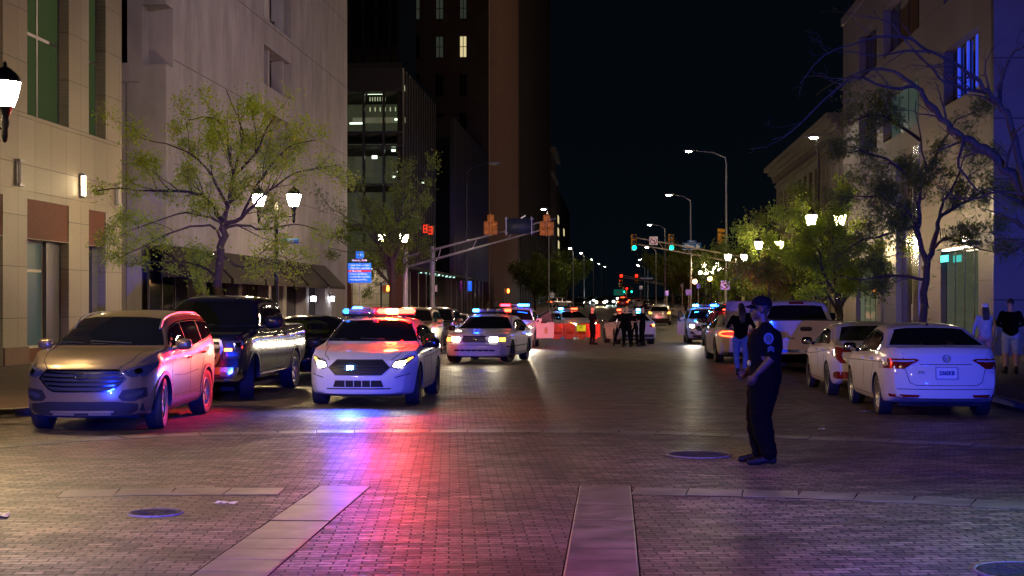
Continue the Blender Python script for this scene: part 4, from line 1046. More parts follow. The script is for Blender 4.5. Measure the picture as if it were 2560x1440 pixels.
S['seams'] = [[(1.42, 1.02), (1.36, .8), (1.40, .45)], [(2.56, 1.09), (2.52, .8), (2.50, .42)], [(3.42, 1.17), (3.38, .95), (3.22, .72), (3.12, .45)], [(1.4, .44), (3.12, .44)]]
S['side'] = [("wheel_arch_trim", cladding(S, .06, 0), M_BLKP, .010), ("wheel_arch_trim", cladding(S, .06, 1), M_BLKP, .010), ("sill_trim", [rect(1.42, .24, 3.12, .40)], M_BLKP, .010), ("fender_line", strip([(1.5, .74), (2.2, .72), (3.0, .76)], .012), M_SEAM, .003)]
hexg = [(-.50, .87), (.50, .87), (.60, .76), (.46, .62), (.38, .585), (-.38, .585), (-.46, .62), (-.60, .76)]
bars = [strip([(-w, z), (-w * .5, z - .012), (w * .5, z - .012), (w, z)], .022) for z, w in ((.845, .50), (.785, .55), (.725, .53), (.665, .46))]
S['parts'] = [("grille", [hexg], M_BLKP, .006, 'F', False), ("grille_bar", sum(bars, []), M_CHROME, .028, 'F', False),
  ("grille_frame", strip(hexg + [hexg[0]], .022), M_CHROME, .018, 'F', False),
  ("emblem", strip(ell(0, .80, .085, .044) + [ell(0, .80, .085, .044)[0]], .014) + strip([(-.035, .772), (-.018, .828)], .014) + strip([(.018, .772), (.035, .828)], .014) + strip([(-.028, .796), (.028, .806)], .012), M_CHROME, .045, 'F', False),
  ("headlamp", [[(.55, .82), (.66, .775), (.82, .79), (.905, .90), (.90, .97), (.78, .935), (.64, .89), (.56, .86)]], M_HLOFF, .010, 'F', True),
  ("headlamp_lens", [ell(.735, .85, .045, .038)], M_CHROME, .022, 'F', True), ("headlamp_strip", [[(.60, .865), (.80, .935), (.89, .955), (.80, .915), (.62, .845)]], M_RIM, .020, 'F', True),
  ("fog_recess", [[(.50, .50), (.56, .60), (.83, .63), (.84, .50), (.70, .44), (.55, .45)]], M_BLKP, .010, 'F', True),
  ("fog_lamp", [[(.57, .50), (.62, .56), (.80, .59), (.80, .54), (.66, .485)]], M_HLOFF, .020, 'F', True),
  ("lower_bumper", [[(-.80, .40), (-.46, .44), (.46, .44), (.80, .40), (.80, .25), (-.80, .25)]], M_BLKP, .008, 'F', False),
  ("skid_plate", [rect(-.44, .285, .44, .315, .01), rect(-.40, .255, -.10, .28, 0), rect(.10, .255, .40, .28, 0)], M_RIM, .022, 'F', False),
  ("tail_lamp", [[(.60, 1.05), (.86, 1.02), (.86, 1.16), (.70, 1.15)]], M_TLOFF, .01, 'B', True),
  ("bonnet_gap", strip([(-.74, 1.10), (-.62, .34), (-.50, .12)], .012) + strip([(.74, 1.10), (.62, .34), (.50, .12)], .012), M_SEAM, .002, 'T', False)]
SP_SUV = S

# --- dark pickup with light-coloured two-bar grille ----------------------------------
def pickup(front=True, **k):
    S = dict(L=5.85, Wmax=1.015, belt=1.30, ax=(.94, 4.6), r=.405, tw=.27, track=1.72, spokes=6, tum=.30, gap=.075, crown=.04,
      T=[(0, 1.16), (.04, 1.20), (.25, 1.26), (1.1, 1.33), (1.28, 1.36), (1.32, 1.37), (1.85, 1.80), (2.1, 1.90), (2.6, 1.945), (3.5, 1.93), (3.80, 1.88), (3.87, 1.80), (3.93, 1.38), (3.99, 1.36), (4.02, 1.36), (5.6, 1.37), (5.85, 1.36)],
      B=[(0, 1.08), (.1, 1.14), (.5, 1.20), (1.3, 1.27), (2.5, 1.27), (3.9, 1.27), (5.6, 1.31), (5.85, 1.31)],
      W=[(0, .90), (.08, .95), (.3, .99), (.9, 1.01), (3, 1.0), (4.6, 1.01), (5.6, 1.0), (5.80, .98), (5.85, .965)],
      Z=[(0, .38), (.3, .34), (1.5, .36), (5, .40), (5.4, .46), (5.85, .52)],
      Fz=[(.3, .12), (.45, .0), (.8, .02), (1.2, .06)], Rz=[(.4, 0), (.6, .06), (1.3, .06)], kf=.13, kr=.04,
      mirror=(1.72, 1.36), ms=1.5, handles=[(2.75, 1.17), (3.65, 1.17)])
    S['sw'] = autowin(S, 1.62, 3.70, (2.78,), .16, .05, .07)
    S['ws'] = screen(1.40, 1.82, .87, .72); S['rw'] = screen(1.43, 1.80, .80, .66)
    S['seams'] = [[(1.50, 1.24), (1.46, .5)], [(2.80, 1.27), (2.80, .5)], [(3.78, 1.27), (3.76, .9), (3.70, .5)], [(1.46, .5), (3.7, .5)], [(3.93, 1.3), (3.93, .5)]]
    S['side'] = [("wheel_arch_trim", cladding(S, .05, 0), M_BLKP, .010), ("wheel_arch_trim", cladding(S, .05, 1), M_BLKP, .010), ("body_crease", strip([(1.5, 1.06), (3.9, 1.05), (5.7, 1.08)], .012), M_SEAM, .003), ("side_step", [rect(1.5, .40, 3.8, .46)], M_CHROME, .03)]
    S['parts'] = [("bed_cover", [rect(-.86, 4.05, .86, 5.74)], M_BLKP, .006, 'T', False)]
    return S
S = pickup(); gb = [(-.58, 1.13), (.58, 1.13), (.62, .98), (.50, .70), (-.50, .70), (-.62, .98)]
S['parts'] += [("grille", [gb], M_BLKP, .008, 'F', False), ("grille_frame", strip(gb + [gb[0]], .05), M_RIM, .020, 'F', False),
  ("grille_bar", [rect(-.58, .985, .58, 1.05), rect(-.54, .83, .54, .90)], M_RIM, .032, 'F', False),
  ("grille_vent", [rect(-.4 + i * .2, 1.0, -.24 + i * .2, 1.035) for i in range(5)] + [rect(-.4 + i * .2, .845, -.24 + i * .2, .885) for i in range(5)], M_SEAM, .036, 'F', False),
  ("emblem", [ell(0, .94, .11, .045)], M_CHROME, .045, 'F', False),
  ("headlamp", [[(.64, .80), (.92, .80), (.955, 1.06), (.93, 1.12), (.64, 1.12)]], M_HLOFF, .012, 'F', True),
  ("headlamp_lens", [rect(.69, .84, .90, .92), rect(.69, 1.00, .92, 1.08)], M_CHROME, .022, 'F', True), ("marker_lamp", [rect(.66, .93, .80, .985)], M_AMB, .022, 'F', True),
  ("bumper", [[(-.93, .64), (.93, .64), (.95, .46), (.88, .40), (-.88, .40), (-.95, .46)]], M_CHROME, .03, 'F', False),
  ("bumper_opening", [rect(-.48, .44, .48, .54)], M_SEAM, .036, 'F', False), ("fog_lamp", [ell(.66, .52, .07, .04)], M_HLOFF, .038, 'F', True), ("tow_hook", [rect(.46, .42, .56, .48)], M_CHROME, .05, 'F', True)]
SP_PICKUP = S
# --- white pickup seen from behind
S = pickup()
S['T'] = [(a, b - (.06 if b > 1.5 else 0)) for a, b in S['T']]
S['rw'] = screen(1.40, 1.75, .80, .68)
S['parts'] += [("tailgate_gap", strip([(-.80, 1.28), (-.80, .62), (.80, .62), (.80, 1.28)], .014), M_SEAM, .003, 'B', False),
  ("tailgate_handle", [rect(-.15, 1.10, .15, 1.21, .03)], M_BLKP, .012, 'B', False), ("tailgate_badge", [rect(-.72, .90, -.28, .925)], M_CHROME, .01, 'B', False),
  ("tail_lamp", [rect(.83, .86, .975, 1.27, .02)], M_TLOFF, .012, 'B', True), ("high_brake_lamp", [rect(-.2, 1.79, .2, 1.84, .015)], M_TLOFF, .02, 'B', False),
  ("bumper", [rect(-.94, .44, -.18, .62, .02), rect(.18, .44, .94, .62, .02), rect(-.18, .44, .18, .52)], M_CHROME, .05, 'B', False),
  ("licence_plate", [rect(-.15, .52, .15, .63)], M_PLATE, .02, 'B', False), ("window_tint_bar", [rect(-.84, 1.375, .84, 1.405)], M_BLKP, .012, 'B', False)]
SP_PICKUPW = S

# --- police interceptor saloon (rounded, hexagonal grille) ------------------------------
S = sedan(5.15, .965, 1.54, (1.03, 3.90), .365, 1.66, hn=.80, belt=.98, cowl=1.36, rf=2.2, rr=3.55, rb=4.42, trunk=1.10, upd=dict(tw=.245, spokes=5, rimm=M_RIMD, mirpaint='black', ms=1.1, handm=M_BLKP))
S['kf'] = .42
S['sw'] = autowin(S, 1.75, 4.02, (2.72, 3.66), .145, .03, .05); S['handles'] = [(2.55, .92), (3.5, .94)]
S['ws'] = screen(1.115, 1.475, .84, .66); S['rw'] = screen(1.14, 1.45, .74, .60)
S['seams'] = [[(1.60, .97), (1.55, .7), (1.60, .34)], [(2.73, 1.0), (2.70, .34)], [(3.74, 1.0), (3.66, .8), (3.45, .5), (3.42, .34)], [(1.6, .33), (3.42, .33)]]
S['side'] = [("body_crease", strip([(1.7, .83), (3.0, .84), (4.4, .88)], .012), M_SEAM, .003)]
hx = [(-.40, .825), (.40, .825), (.54, .69), (.40, .56), (-.40, .56), (-.54, .69)]
S['parts'] = [("grille", [hx], M_BLKP, .010, 'F', False), ("grille_bar", sum([strip([(-w, z), (w, z)], .012) for z, w in ((.785, .41), (.74, .46), (.69, .50), (.64, .46), (.595, .41))], []), mat("grille_blue_black", (.012, .012, .018), .4, .2), .020, 'F', False),
  ("headlamp", [[(.55, .70), (.66, .66), (.80, .74), (.90, .86), (.90, .885), (.80, .86), (.60, .80)]], M_HLDK, .010, 'F', True),
  ("headlamp_lens", [[(.58, .71), (.68, .685), (.76, .73), (.78, .80), (.62, .775)]], M_HLON, .020, 'F', True), ("marker_lamp", [[(.79, .77), (.87, .84), (.87, .862), (.80, .835)]], M_AMB, .020, 'F', True),
  ("lower_intake", [[(-.44, .36), (.44, .36), (.40, .475), (-.40, .475)]], M_SEAM, .006, 'F', False), ("intake_bar", [rect(x - .006, .37, x + .006, .47) for x in (-.22, -.07, .07, .22)], PAINT['white'], .014, 'F', False),
  ("bumper_crease", strip([(.62, .52), (.86, .58)], .014), M_SEAM, .004, 'F', True), ("bumper_line", strip([(-.56, .33), (.56, .33)], .02), M_SEAM, .004, 'F', False),
  ("tail_lamp", [[(.50, .90), (.62, .82), (.88, .86), (.88, 1.0), (.66, 1.0)]], M_TLON, .012, 'B', True), ("licence_plate", [rect(-.15, .80, .15, .95)], M_PLATE, .012, 'B', False), ("bumper_insert", [rect(-.75, .36, .75, .50)], M_BLKP, .01, 'B', False),
  ("bonnet_gap", strip([(-.72, 1.30), (-.66, .5), (-.52, .22)], .012) + strip([(.72, 1.30), (.66, .5), (.52, .22)], .012), M_SEAM, .002, 'T', False)]
SP_POLICE = S
# --- older police saloon with oblong grille ---------------------------------------------
S = sedan(5.39, .985, 1.46, (1.06, 3.97), .345, 1.62, hn=.80, belt=.95, cowl=1.52, rf=2.3, rr=3.55, rb=4.35, trunk=1.04, upd=dict(tw=.235, spokes=5, rimm=M_RIMD, mirpaint='black', tum=.46))
S['T'] = [(0, .80), (.05, .86), (.25, .90), (.9, .96), (1.5, 1.01), (1.55, 1.02), (2.1, 1.32), (2.35, 1.41), (2.8, 1.46), (3.5, 1.43), (3.75, 1.36), (4.32, 1.07), (4.4, 1.05), (5.2, 1.02), (5.39, .90)]
S['Fz'] = [(.1, .12), (.3, .0), (.55, 0), (.62, .05), (.84, .09)]; S['kf'] = .2
S['sw'] = autowin(S, 1.9, 3.9, (2.85, 3.62), .145, .03, .05); S['handles'] = [(2.7, .86), (3.5, .87)]
S['ws'] = screen(1.035, 1.39, .85, .62); S['rw'] = screen(1.07, 1.36, .76, .58)
S['seams'] = [[(1.68, .93), (1.66, .32)], [(2.86, .96), (2.84, .32)], [(3.8, .98), (3.6, .6), (3.5, .32)], [(1.66, .32), (3.5, .32)]]
S['side'] = [("rub_strip", [rect(.35, .50, .62, .54), rect(1.45, .50, 3.5, .54)], M_BLKP, .012), ("body_crease", strip([(.5, .80), (3, .82), (5, .84)], .012), M_SEAM, .003)]
S['parts'] = [("grille", [rect(-.36, .655, .36, .82, .03)], mat("honeycomb_grille", (.05, .05, .055), .4, .4), .010, 'F', False), ("grille_frame", strip(rect(-.36, .655, .36, .82, .03) + [(-.33, .655)], .02), M_CHROME, .016, 'F', False), ("emblem", [ell(0, .74, .06, .026)], M_CHROME, .03, 'F', False),
  ("headlamp", [[(.42, .65), (.90, .66), (.90, .80), (.46, .82)]], M_HLDK, .012, 'F', True), ("headlamp_lens", [rect(.45, .665, .70, .80, .02)], M_HLON, .022, 'F', True), ("marker_lamp", [rect(.74, .67, .885, .785)], M_AMB, .020, 'F', True),
  ("bumper_slot", [rect(-.62 + .178 * i, .385, -.62 + .178 * i + .16, .435) for i in range(7)], M_SEAM, .008, 'F', False), ("bumper_line", strip([(-.88, .57), (.88, .57)], .012), M_SEAM, .004, 'F', False), ("licence_plate", [rect(-.15, .78, .15, .93)], M_PLATE, .012, 'B', False),
  ("tail_lamp", [rect(.52, .72, .90, .90, .02)], M_TLON, .012, 'B', True)]
SP_CROWN = S
# --- white saloon seen from behind, number 236EKB ------------------------------------------
S = sedan(4.70, .90, 1.46, (.88, 3.57), .325, 1.54, hn=.72, belt=.95, cowl=1.28, rf=2.0, rr=3.15, rb=4.08, trunk=1.09, upd=dict(tw=.205, spokes=10, tum=.44, ms=.95, mirpaint='black'))
S['T'][-4:] = [(4.14, 1.10), (4.45, 1.115), (4.60, 1.10), (4.70, 1.0)]
S['Rz'] = [(.2, .16), (.33, .03), (.55, 0), (.72, .02), (.84, .05), (1.1, .03)]; S['kr'] = .26
S['sw'] = autowin(S, 1.62, 3.72, (2.45, 3.28), .125, .03, .05); S['chromewin'] = [outline(S, 1.58, 3.76, .112, .018)]; S['handles'] = [(2.3, .88), (3.2, .90)]
S['ws'] = screen(1.05, 1.39, .78, .60); S['rw'] = screen(1.135, 1.385, .735, .565)
S['seams'] = [[(1.45, .92), (1.42, .6), (1.46, .3)], [(2.46, .97), (2.42, .3)], [(3.36, 1.0), (3.30, .75), (3.12, .5), (3.08, .3)], [(1.46, .3), (3.08, .3)]]
S['side'] = [("body_crease", strip([(.8, .80), (2, .83), (3.3, .86), (4.2, .88)], .014), M_SEAM, .003), ("fuel_flap_gap", strip(ell(3.95, .84, .075, .07) + [ell(3.95, .84, .075, .07)[0]], .008), M_SEAM, .003)]
S['parts'] = [("tail_lamp", [[(.40, .925), (.46, .945), (.80, .94), (.87, .93), (.868, .78), (.62, .78), (.52, .85), (.44, .895)]], M_TLOFF, .012, 'B', True),
  ("tail_lamp_bar", strip([(.47, .912), (.60, .905), (.80, .90)], .024), mat("tail_lamp_clear", (.30, .30, .42), .15, coat=1), .018, 'B', True),
  ("boot_gap", strip([(-.64, 1.02), (-.62, .82), (-.55, .575), (-.46, .53), (.46, .53), (.55, .575), (.62, .82), (.64, 1.02)], .009), M_SEAM, .003, 'B', False), ("boot_crease", strip([(-.40, .855), (.40, .855)], .010), M_SEAM, .003, 'B', False),
  ("licence_plate", [rect(-.155, .64, .155, .80, .012)], M_PLATE, .016, 'B', False), ("plate_frame", strip(rect(-.165, .63, .165, .81) + [(-.165, .63)], .014), mat("plate_frame", (.20, .22, .3), .4), .022, 'B', False),
  ("emblem", strip(ell(0, .95, .058, .058) + [ell(0, .95, .058, .058)[0]], .012) + strip([(-.036, .985), (-.014, .945), (0, .965), (.014, .945), (.036, .985)], .010) + strip([(-.047, .955), (-.024, .907), (0, .94), (.024, .907), (.047, .955)], .010), M_CHROME, .022, 'B', False),
  ("reflector", [[(.42, .34), (.80, .34), (.82, .385), (.40, .385)]], M_TLOFF, .010, 'B', True),
  ("bumper_trim", strip([(-.56, .20), (-.46, .262), (.46, .262), (.56, .20)], .016), M_CHROME, .012, 'B', False), ("bumper_crease", strip([(-.80, .47), (.80, .47)], .010), M_SEAM, .003, 'B', False),
  ("grille", [rect(-.5, .55, .5, .7)], M_BLKP, .01, 'F', False), ("headlamp", [rect(.55, .6, .85, .72)], M_HLOFF, .01, 'F', True)]
SP_SALOON = S
# --- white saloon with C-shaped tail lamps -------------------------------------------------
S = sedan(4.63, .90, 1.42, (.85, 3.55), .325, 1.56, hn=.72, belt=.93, cowl=1.22, rf=1.95, rr=3.0, rb=4.12, trunk=1.02, upd=dict(tw=.205, spokes=10, rimm=M_RIMD, tum=.46, ms=.95, mirpaint='black'))
S['Rz'] = [(.2, .12), (.35, 0), (.7, .0), (.9, .08)]; S['kr'] = .34
S['sw'] = autowin(S, 1.55, 3.60, (2.38,), .125, .03, .05); S['handles'] = [(2.25, .86), (3.1, .88)]
S['ws'] = screen(1.04, 1.35, .78, .58); S['rw'] = screen(1.08, 1.34, .70, .56)
S['seams'] = [[(1.4, .9), (1.4, .3)], [(2.4, .96), (2.36, .3)], [(3.3, .98), (3.2, .7), (3.05, .3)], [(1.4, .3), (3.05, .3)]]
S['side'] = [("body_crease", strip([(.8, .74), (2.2, .80), (4.1, .92)], .014), M_SEAM, .003)]
S['parts'] = [("tail_lamp", [[(.46, .90), (.86, .98), (.88, .84), (.74, .66), (.64, .66), (.72, .80), (.70, .87), (.48, .87)]], M_TLOFF, .014, 'B', True), ("reflector", [rect(.55, .36, .84, .50, .03)], M_TLOFF, .012, 'B', True), ("licence_plate", [rect(-.15, .62, .15, .77)], M_PLATE, .012, 'B', False),
  ("bumper_insert", [rect(-.5, .25, .5, .33)], M_BLKP, .01, 'B', False)]
SP_COUPE = S
# --- muscle saloon with racetrack tail lamp --------------------------------------------------
S = sedan(5.04, .95, 1.48, (1.0, 4.05), .37, 1.62, hn=.78, belt=.97, cowl=1.5, rf=2.35, rr=3.45, rb=4.35, trunk=1.12, upd=dict(tw=.245, spokes=5, rimm=M_RIMD, tum=.42))
S['Rz'] = [(.2, .14), (.4, .02), (.7, 0), (1.1, .05)]; S['kr'] = .22; S['gap'] = .075
S['sw'] = autowin(S, 1.9, 3.75, (2.75, 3.5), .14, .03, .05); S['handles'] = [(2.6, .9), (3.35, .92)]
S['ws'] = screen(1.09, 1.41, .8, .62); S['rw'] = screen(1.15, 1.42, .72, .58)
S['seams'] = [[(1.68, .95), (1.66, .34)], [(2.78, 1.0), (2.76, .34)], [(3.62, 1.0), (3.5, .34)], [(1.66, .34), (3.5, .34)]]
tl = [(.28, .96), (.62, .965), (.80, .945), (.855, .90), (.84, .855), (.74, .825), (.28, .80)]
S['parts'] = [("tail_lamp", [[(.24, .98), (.84, .985), (.89, .88), (.84, .80), (.24, .78)]], mat("tail_lamp_dim", (.2, .01, .01), .3, emit=(1, .03, .04), es=.6), .012, 'B', True), ("tail_lamp_tube", strip(tl, .035), M_TLON, .022, 'B', True),
  ("licence_plate", [rect(-.15, .60, .15, .74)], M_PLATE, .012, 'B', False), ("boot_gap", strip([(.30, .78), (.32, .60)], .012), M_SEAM, .003, 'B', True), ("bumper_insert", [rect(-.6, .25, .6, .34)], M_BLKP, .01, 'B', False)]
SP_MUSCLE = S
# --- generic SUV / people carrier, used with options ------------------------------------------------
def gsuv(L=4.9, H=1.76, Wm=.985, belt=1.08, **k):
    S = dict(L=L, Wmax=Wm, belt=belt, ax=(.95, L - 1.08), r=.375, tw=.245, track=1.68, spokes=5, tum=.32, gap=.055, rimm=k.get('rimm', M_RIM), mirpaint=k.get('mp'),
      T=[(0, .96), (.05, 1.02), (.3, 1.08), (1.15, 1.17), (1.25, 1.18), (1.95, H - .15), (2.2, H - .06), (3, H), (L - 1, H - .03), (L - .22, H - .10), (L - .05, H - .17), (L, H - .24)],
      B=[(0, .86), (.1, .92), (.5, 1.0), (1.25, belt), (3, belt + .03), (L - .8, belt + .09), (L - .2, belt + .10), (L, belt + .06)],
      W=[(0, Wm * .84), (.1, Wm * .9), (.4, Wm * .97), (1, Wm), (L - 1, Wm), (L - .3, Wm * .96), (L - .08, Wm * .92), (L, Wm * .87)],
      Z=[(0, .28), (.3, .24), (2, .24), (L - .5, .28), (L, .42)], Fz=[(.1, .15), (.3, .02), (.6, 0), (.9, .04), (1.05, .14)], Rz=[(.3, .10), (.5, 0), (1.0, .02), (1.25, .10), (1.7, .42)], kf=.28, kr=.22,
      mirror=(1.7, belt + .06), ms=1.15, handles=[(2.6, belt - .1), (3.55, belt - .08)])
    S['sw'] = autowin(S, 1.68, L - .42, (2.75, 3.68), .15, .03, .06)
    S['ws'] = screen(1.215, H - .11, .85, .68); S['rw'] = screen(belt + .12, H - .21, .74, .64)
    S['seams'] = [[(1.5, belt - .05), (1.48, .38)], [(2.76, belt), (2.74, .38)], [(3.68, belt), (3.55, .8), (3.5, .38)], [(1.48, .38), (3.5, .38)]]
    S['side'] = [("wheel_arch_trim", cladding(S, .045, 0), M_BLKP, .010), ("wheel_arch_trim", cladding(S, .045, 1), M_BLKP, .010)] if k.get('clad', 1) else []
    S['parts'] = [("grille", [[(-.55, .88), (.55, .88), (.60, .74), (.48, .62), (-.48, .62), (-.60, .74)]], M_BLKP, .010, 'F', False), ("grille_bar", [rect(-.55, .80, .55, .83), rect(-.55, .70, .55, .73)], M_CHROME, .02, 'F', False),
      ("headlamp", [[(.62, .80), (.88, .84), (.905, .95), (.84, .95), (.62, .90)]], M_HLOFF, .012, 'F', True), ("fog_recess", [[(.55, .46), (.84, .50), (.84, .62), (.70, .60)]], M_BLKP, .010, 'F', True), ("lower_bumper", [rect(-.7, .28, .7, .44)], M_BLKP, .008, 'F', False),
      ("tail_lamp", [[(.60, .98), (.88, .96), (.89, 1.16), (.74, 1.13)]], M_TLOFF, .012, 'B', True), ("licence_plate", [rect(-.15, .80, .15, .95)], M_PLATE, .012, 'B', False),
      ("bumper_insert", [rect(-.78, .42, .78, .60)], M_BLKP, .01, 'B', False), ("tailgate_gap", strip([(-.76, belt + .1), (-.74, .66), (.74, .66), (.76, belt + .1)], .012), M_SEAM, .003, 'B', False)]
    return S
SP_GSUV = gsuv()
# ---- the fleet ------------------------------------------------------------------------------
def place(t, S, lx, xb, P, rot):
    """put the car so that its point (lx across, xb behind the bumper) stands at P, turned by rot"""
    M = Matrix.Rotation(rot, 3, 'Z'); o = M @ Vector((lx, S['L'] / 2 - xb, 0)); c = Vector((P.x - o.x, P.y - o.y, 0))
    fwd = M @ Vector((0, 1, 0)); a = c + fwd * 1.4; b = c - fwd * 1.4
    t.location = (c.x, c.y, (gz(a.y) + gz(b.y)) / 2 + .006); t.rotation_euler = (0, 0, rot)
    p = math.atan2(gz(a.y) - gz(b.y), 2.8); t.rotation_euler = (p, 0, rot); return t
def beam(t, S, lx, z, e, col=(1, .85, .58), down=-.06, spot=70, out=.03, y=None):
    """the light a lit headlamp throws"""
    d = bpy.data.lights.new("headlamp_light", 'SPOT'); d.energy = e; d.color = col; d.shadow_soft_size = .07; d.spot_size = R(spot); d.spot_blend = .9
    o = bpy.data.objects.new("headlamp_light", d); COL.objects.link(o); o.parent = t
    o.location = (lx, (S['L'] / 2 - .12 + .1 if y is None else y) + out, z); o.rotation_euler = Vector((0, 1, down)).to_track_quat('-Z', 'Y').to_euler(); return o
PI = math.pi
def away(h): return -R(h)
def toward(h): return PI - R(h)

t, c = build_car(SP_SUV, "tan metallic family SUV with a hexagonal chrome-bar grille, parked nearest on the left", "car", "cars parked on the left side", paint='beige', steer=R(7))
place(t, SP_SUV, -.815, SP_SUV['ax'][0], G(392, 1071), toward(.8))
for sx in (-1, 1):
    mb = MB(); pts = []
    for xb in np.arange(1.75, 4.1, .2):
        p = Vector((0, 0, 0)); q = c.cast(xb, pw(SP_SUV['T'], xb) - .065, 'L')[0]; pts.append((sx * (abs(q.x) - .03), q.y, q.z + .055))
    pts[0] = (pts[0][0], pts[0][1], pts[0][2] - .045); pts[-1] = (pts[-1][0], pts[-1][1], pts[-1][2] - .045)
    mb.tube(pts, .016, 6); mb.obj("roof_rail", M_RIM, t)
mb = MB()
for xx in (-.35, .35):
    pts = [tuple(c.cast(xx + (u_ * .62), 1.20 + .03 * u_, 'F')[0] + Vector((0, .02, .02))) for u_ in (0, .3, .6, 1)]
    mb.tube(pts, .008, 5)
mb.obj("wiper", M_BLKP, t)

t, c = build_car(SP_PICKUP, "dark navy crew-cab pickup truck with a silver grille behind the tan SUV", "pickup truck", "cars parked on the left side", paint='navy', steer=R(14))
place(t, SP_PICKUP, -.86, SP_PICKUP['ax'][0], G(617, 999), toward(3.6))

t, c = build_car(SP_POLICE, "white police saloon with blazing red roof bar, nearest car in the middle of the road", "police car", "police cars", "police_car", paint='white', steer=R(4))
place(t, SP_POLICE, -.83, SP_POLICE['ax'][0], G(1033, 1011), toward(3.4)); PC1 = t
bar = lightbar(t, SP_POLICE['L'] / 2 - 2.42, 1.565, 1.36, [(.08, M_BLUEDIM), (.30, M_CLEAR), (.10, M_CLEAR), (.12, M_REDLB), (.17, M_REDHOT), (.23, M_REDLB)][::-1])
rl = bpy.data.lights.new("roof_flasher_fill_spot", 'SPOT'); rl.energy = 3000; rl.color = (1, .004, .03); rl.shadow_soft_size = .06; rl.spot_size = R(58); rl.spot_blend = .7
ro = bpy.data.objects.new("roof_flasher_fill_spot", rl); COL.objects.link(ro); ro.parent = t; ro.location = (.80, SP_POLICE['L'] / 2 - 2.42, 1.66); ro.rotation_euler = Vector((1, 1.75, -.07)).to_track_quat('-Z', 'Y').to_euler()
rl2 = rl.copy(); rl2.energy = 9000; rl2.spot_size = R(14); r2 = bpy.data.objects.new("roof_flasher_fill_spot", rl2); COL.objects.link(r2); r2.parent = t; r2.location = (-.5, SP_POLICE['L'] / 2 - 2.75, 1.72); r2.rotation_euler = Vector((.12, -1, -.02)).to_track_quat('-Z', 'Y').to_euler()
rl3 = rl.copy(); rl3.energy = 650; rl3.color = (1, .012, .08); rl3.spot_size = R(31); rl3.spot_blend = .9; r3 = bpy.data.objects.new("roof_flasher_fill_spot", rl3); COL.objects.link(r3); r3.parent = t; r3.location = (-.15, SP_POLICE['L'] / 2 - 2.2, 1.66); r3.rotation_euler = Vector((-.09, 1, .015)).to_track_quat('-Z', 'Y').to_euler()
p = c.cast(-.18, .705, 'F')[0]; mb = MB(); mb.bbox((p.x - .05, p.y, .665), (p.x + .05, p.y + .03, .725), .01)
# the grille strobe sits on the car's right: screen left
mb = MB(); mb.bbox((.09, p.y + .01, .655), (.20, p.y + .045, .725), .012); mb.obj("grille_strobe", mat("strobe_blue", (.1, .3, 1), .3, emit=(.10, .36, 1), es=210), t)
for sx in (-1, 1): beam(t, SP_POLICE, sx * .70, .73, 14, spot=110, down=-.22, out=-.12)
light_ = bpy.data.lights.new("grille_strobe_light", 'SPOT'); light_.energy = 420; light_.color = (.04, .08, 1); light_.shadow_soft_size = .04; light_.spot_size = R(130); light_.spot_blend = .8
lo = bpy.data.objects.new("grille_strobe_light", light_); COL.objects.link(lo); lo.parent = t; lo.location = (.15, p.y + .10, .69); lo.rotation_euler = Vector((0, 1, -.5)).to_track_quat('-Z', 'Y').to_euler()
for w_ in ((-.25, 1), (.45, 1)):
    pts = [tuple(c.cast(w_[0] + u_ * .45, 1.135 + .02 * u_, 'F')[0] + Vector((0, .02, .015))) for u_ in (0, .4, .8, 1)]
    mb = MB(); mb.tube(pts, .008, 5); mb.obj("wiper", M_BLKP, t)

t, c = build_car(SP_CROWN, "older white police saloon with an oblong grille, turning behind the nearest police car", "police car", "police cars", "police_car", paint='white', steer=R(-14))
place(t, SP_CROWN, -.81, SP_CROWN['ax'][0], G(1268, 908), toward(10.5)); PC2 = t
lightbar(t, SP_CROWN['L'] / 2 - 2.75, 1.50, 1.22, [(.16, M_REDDIM), (.22, M_CLEAR), (.24, M_CLEAR), (.22, M_CLEAR), (.16, M_BLUE)])
for sx in (-1, 1): beam(t, SP_CROWN, sx * .60, .73, 40, spot=54, out=-.05)

rl4 = bpy.data.lights.new("roof_flasher_fill_spot", 'SPOT'); rl4.energy = 24000; rl4.color = (1, .13, .13); rl4.shadow_soft_size = .06; rl4.spot_size = R(13); rl4.spot_blend = .6  # added red spot aimed at the orange barriers to brighten them
r4 = bpy.data.objects.new("roof_flasher_fill_spot", rl4); COL.objects.link(r4); r4.parent = t; r4.location = (.3, SP_CROWN['L'] / 2 - 3.3, 1.68)
r4.rotation_euler = (Matrix.Rotation(-t.rotation_euler.z, 3, 'Z') @ (Vector((4.6, 79, .3)) - Vector((t.location.x, t.location.y, 1.68)))).to_track_quat('-Z', 'Y').to_euler()

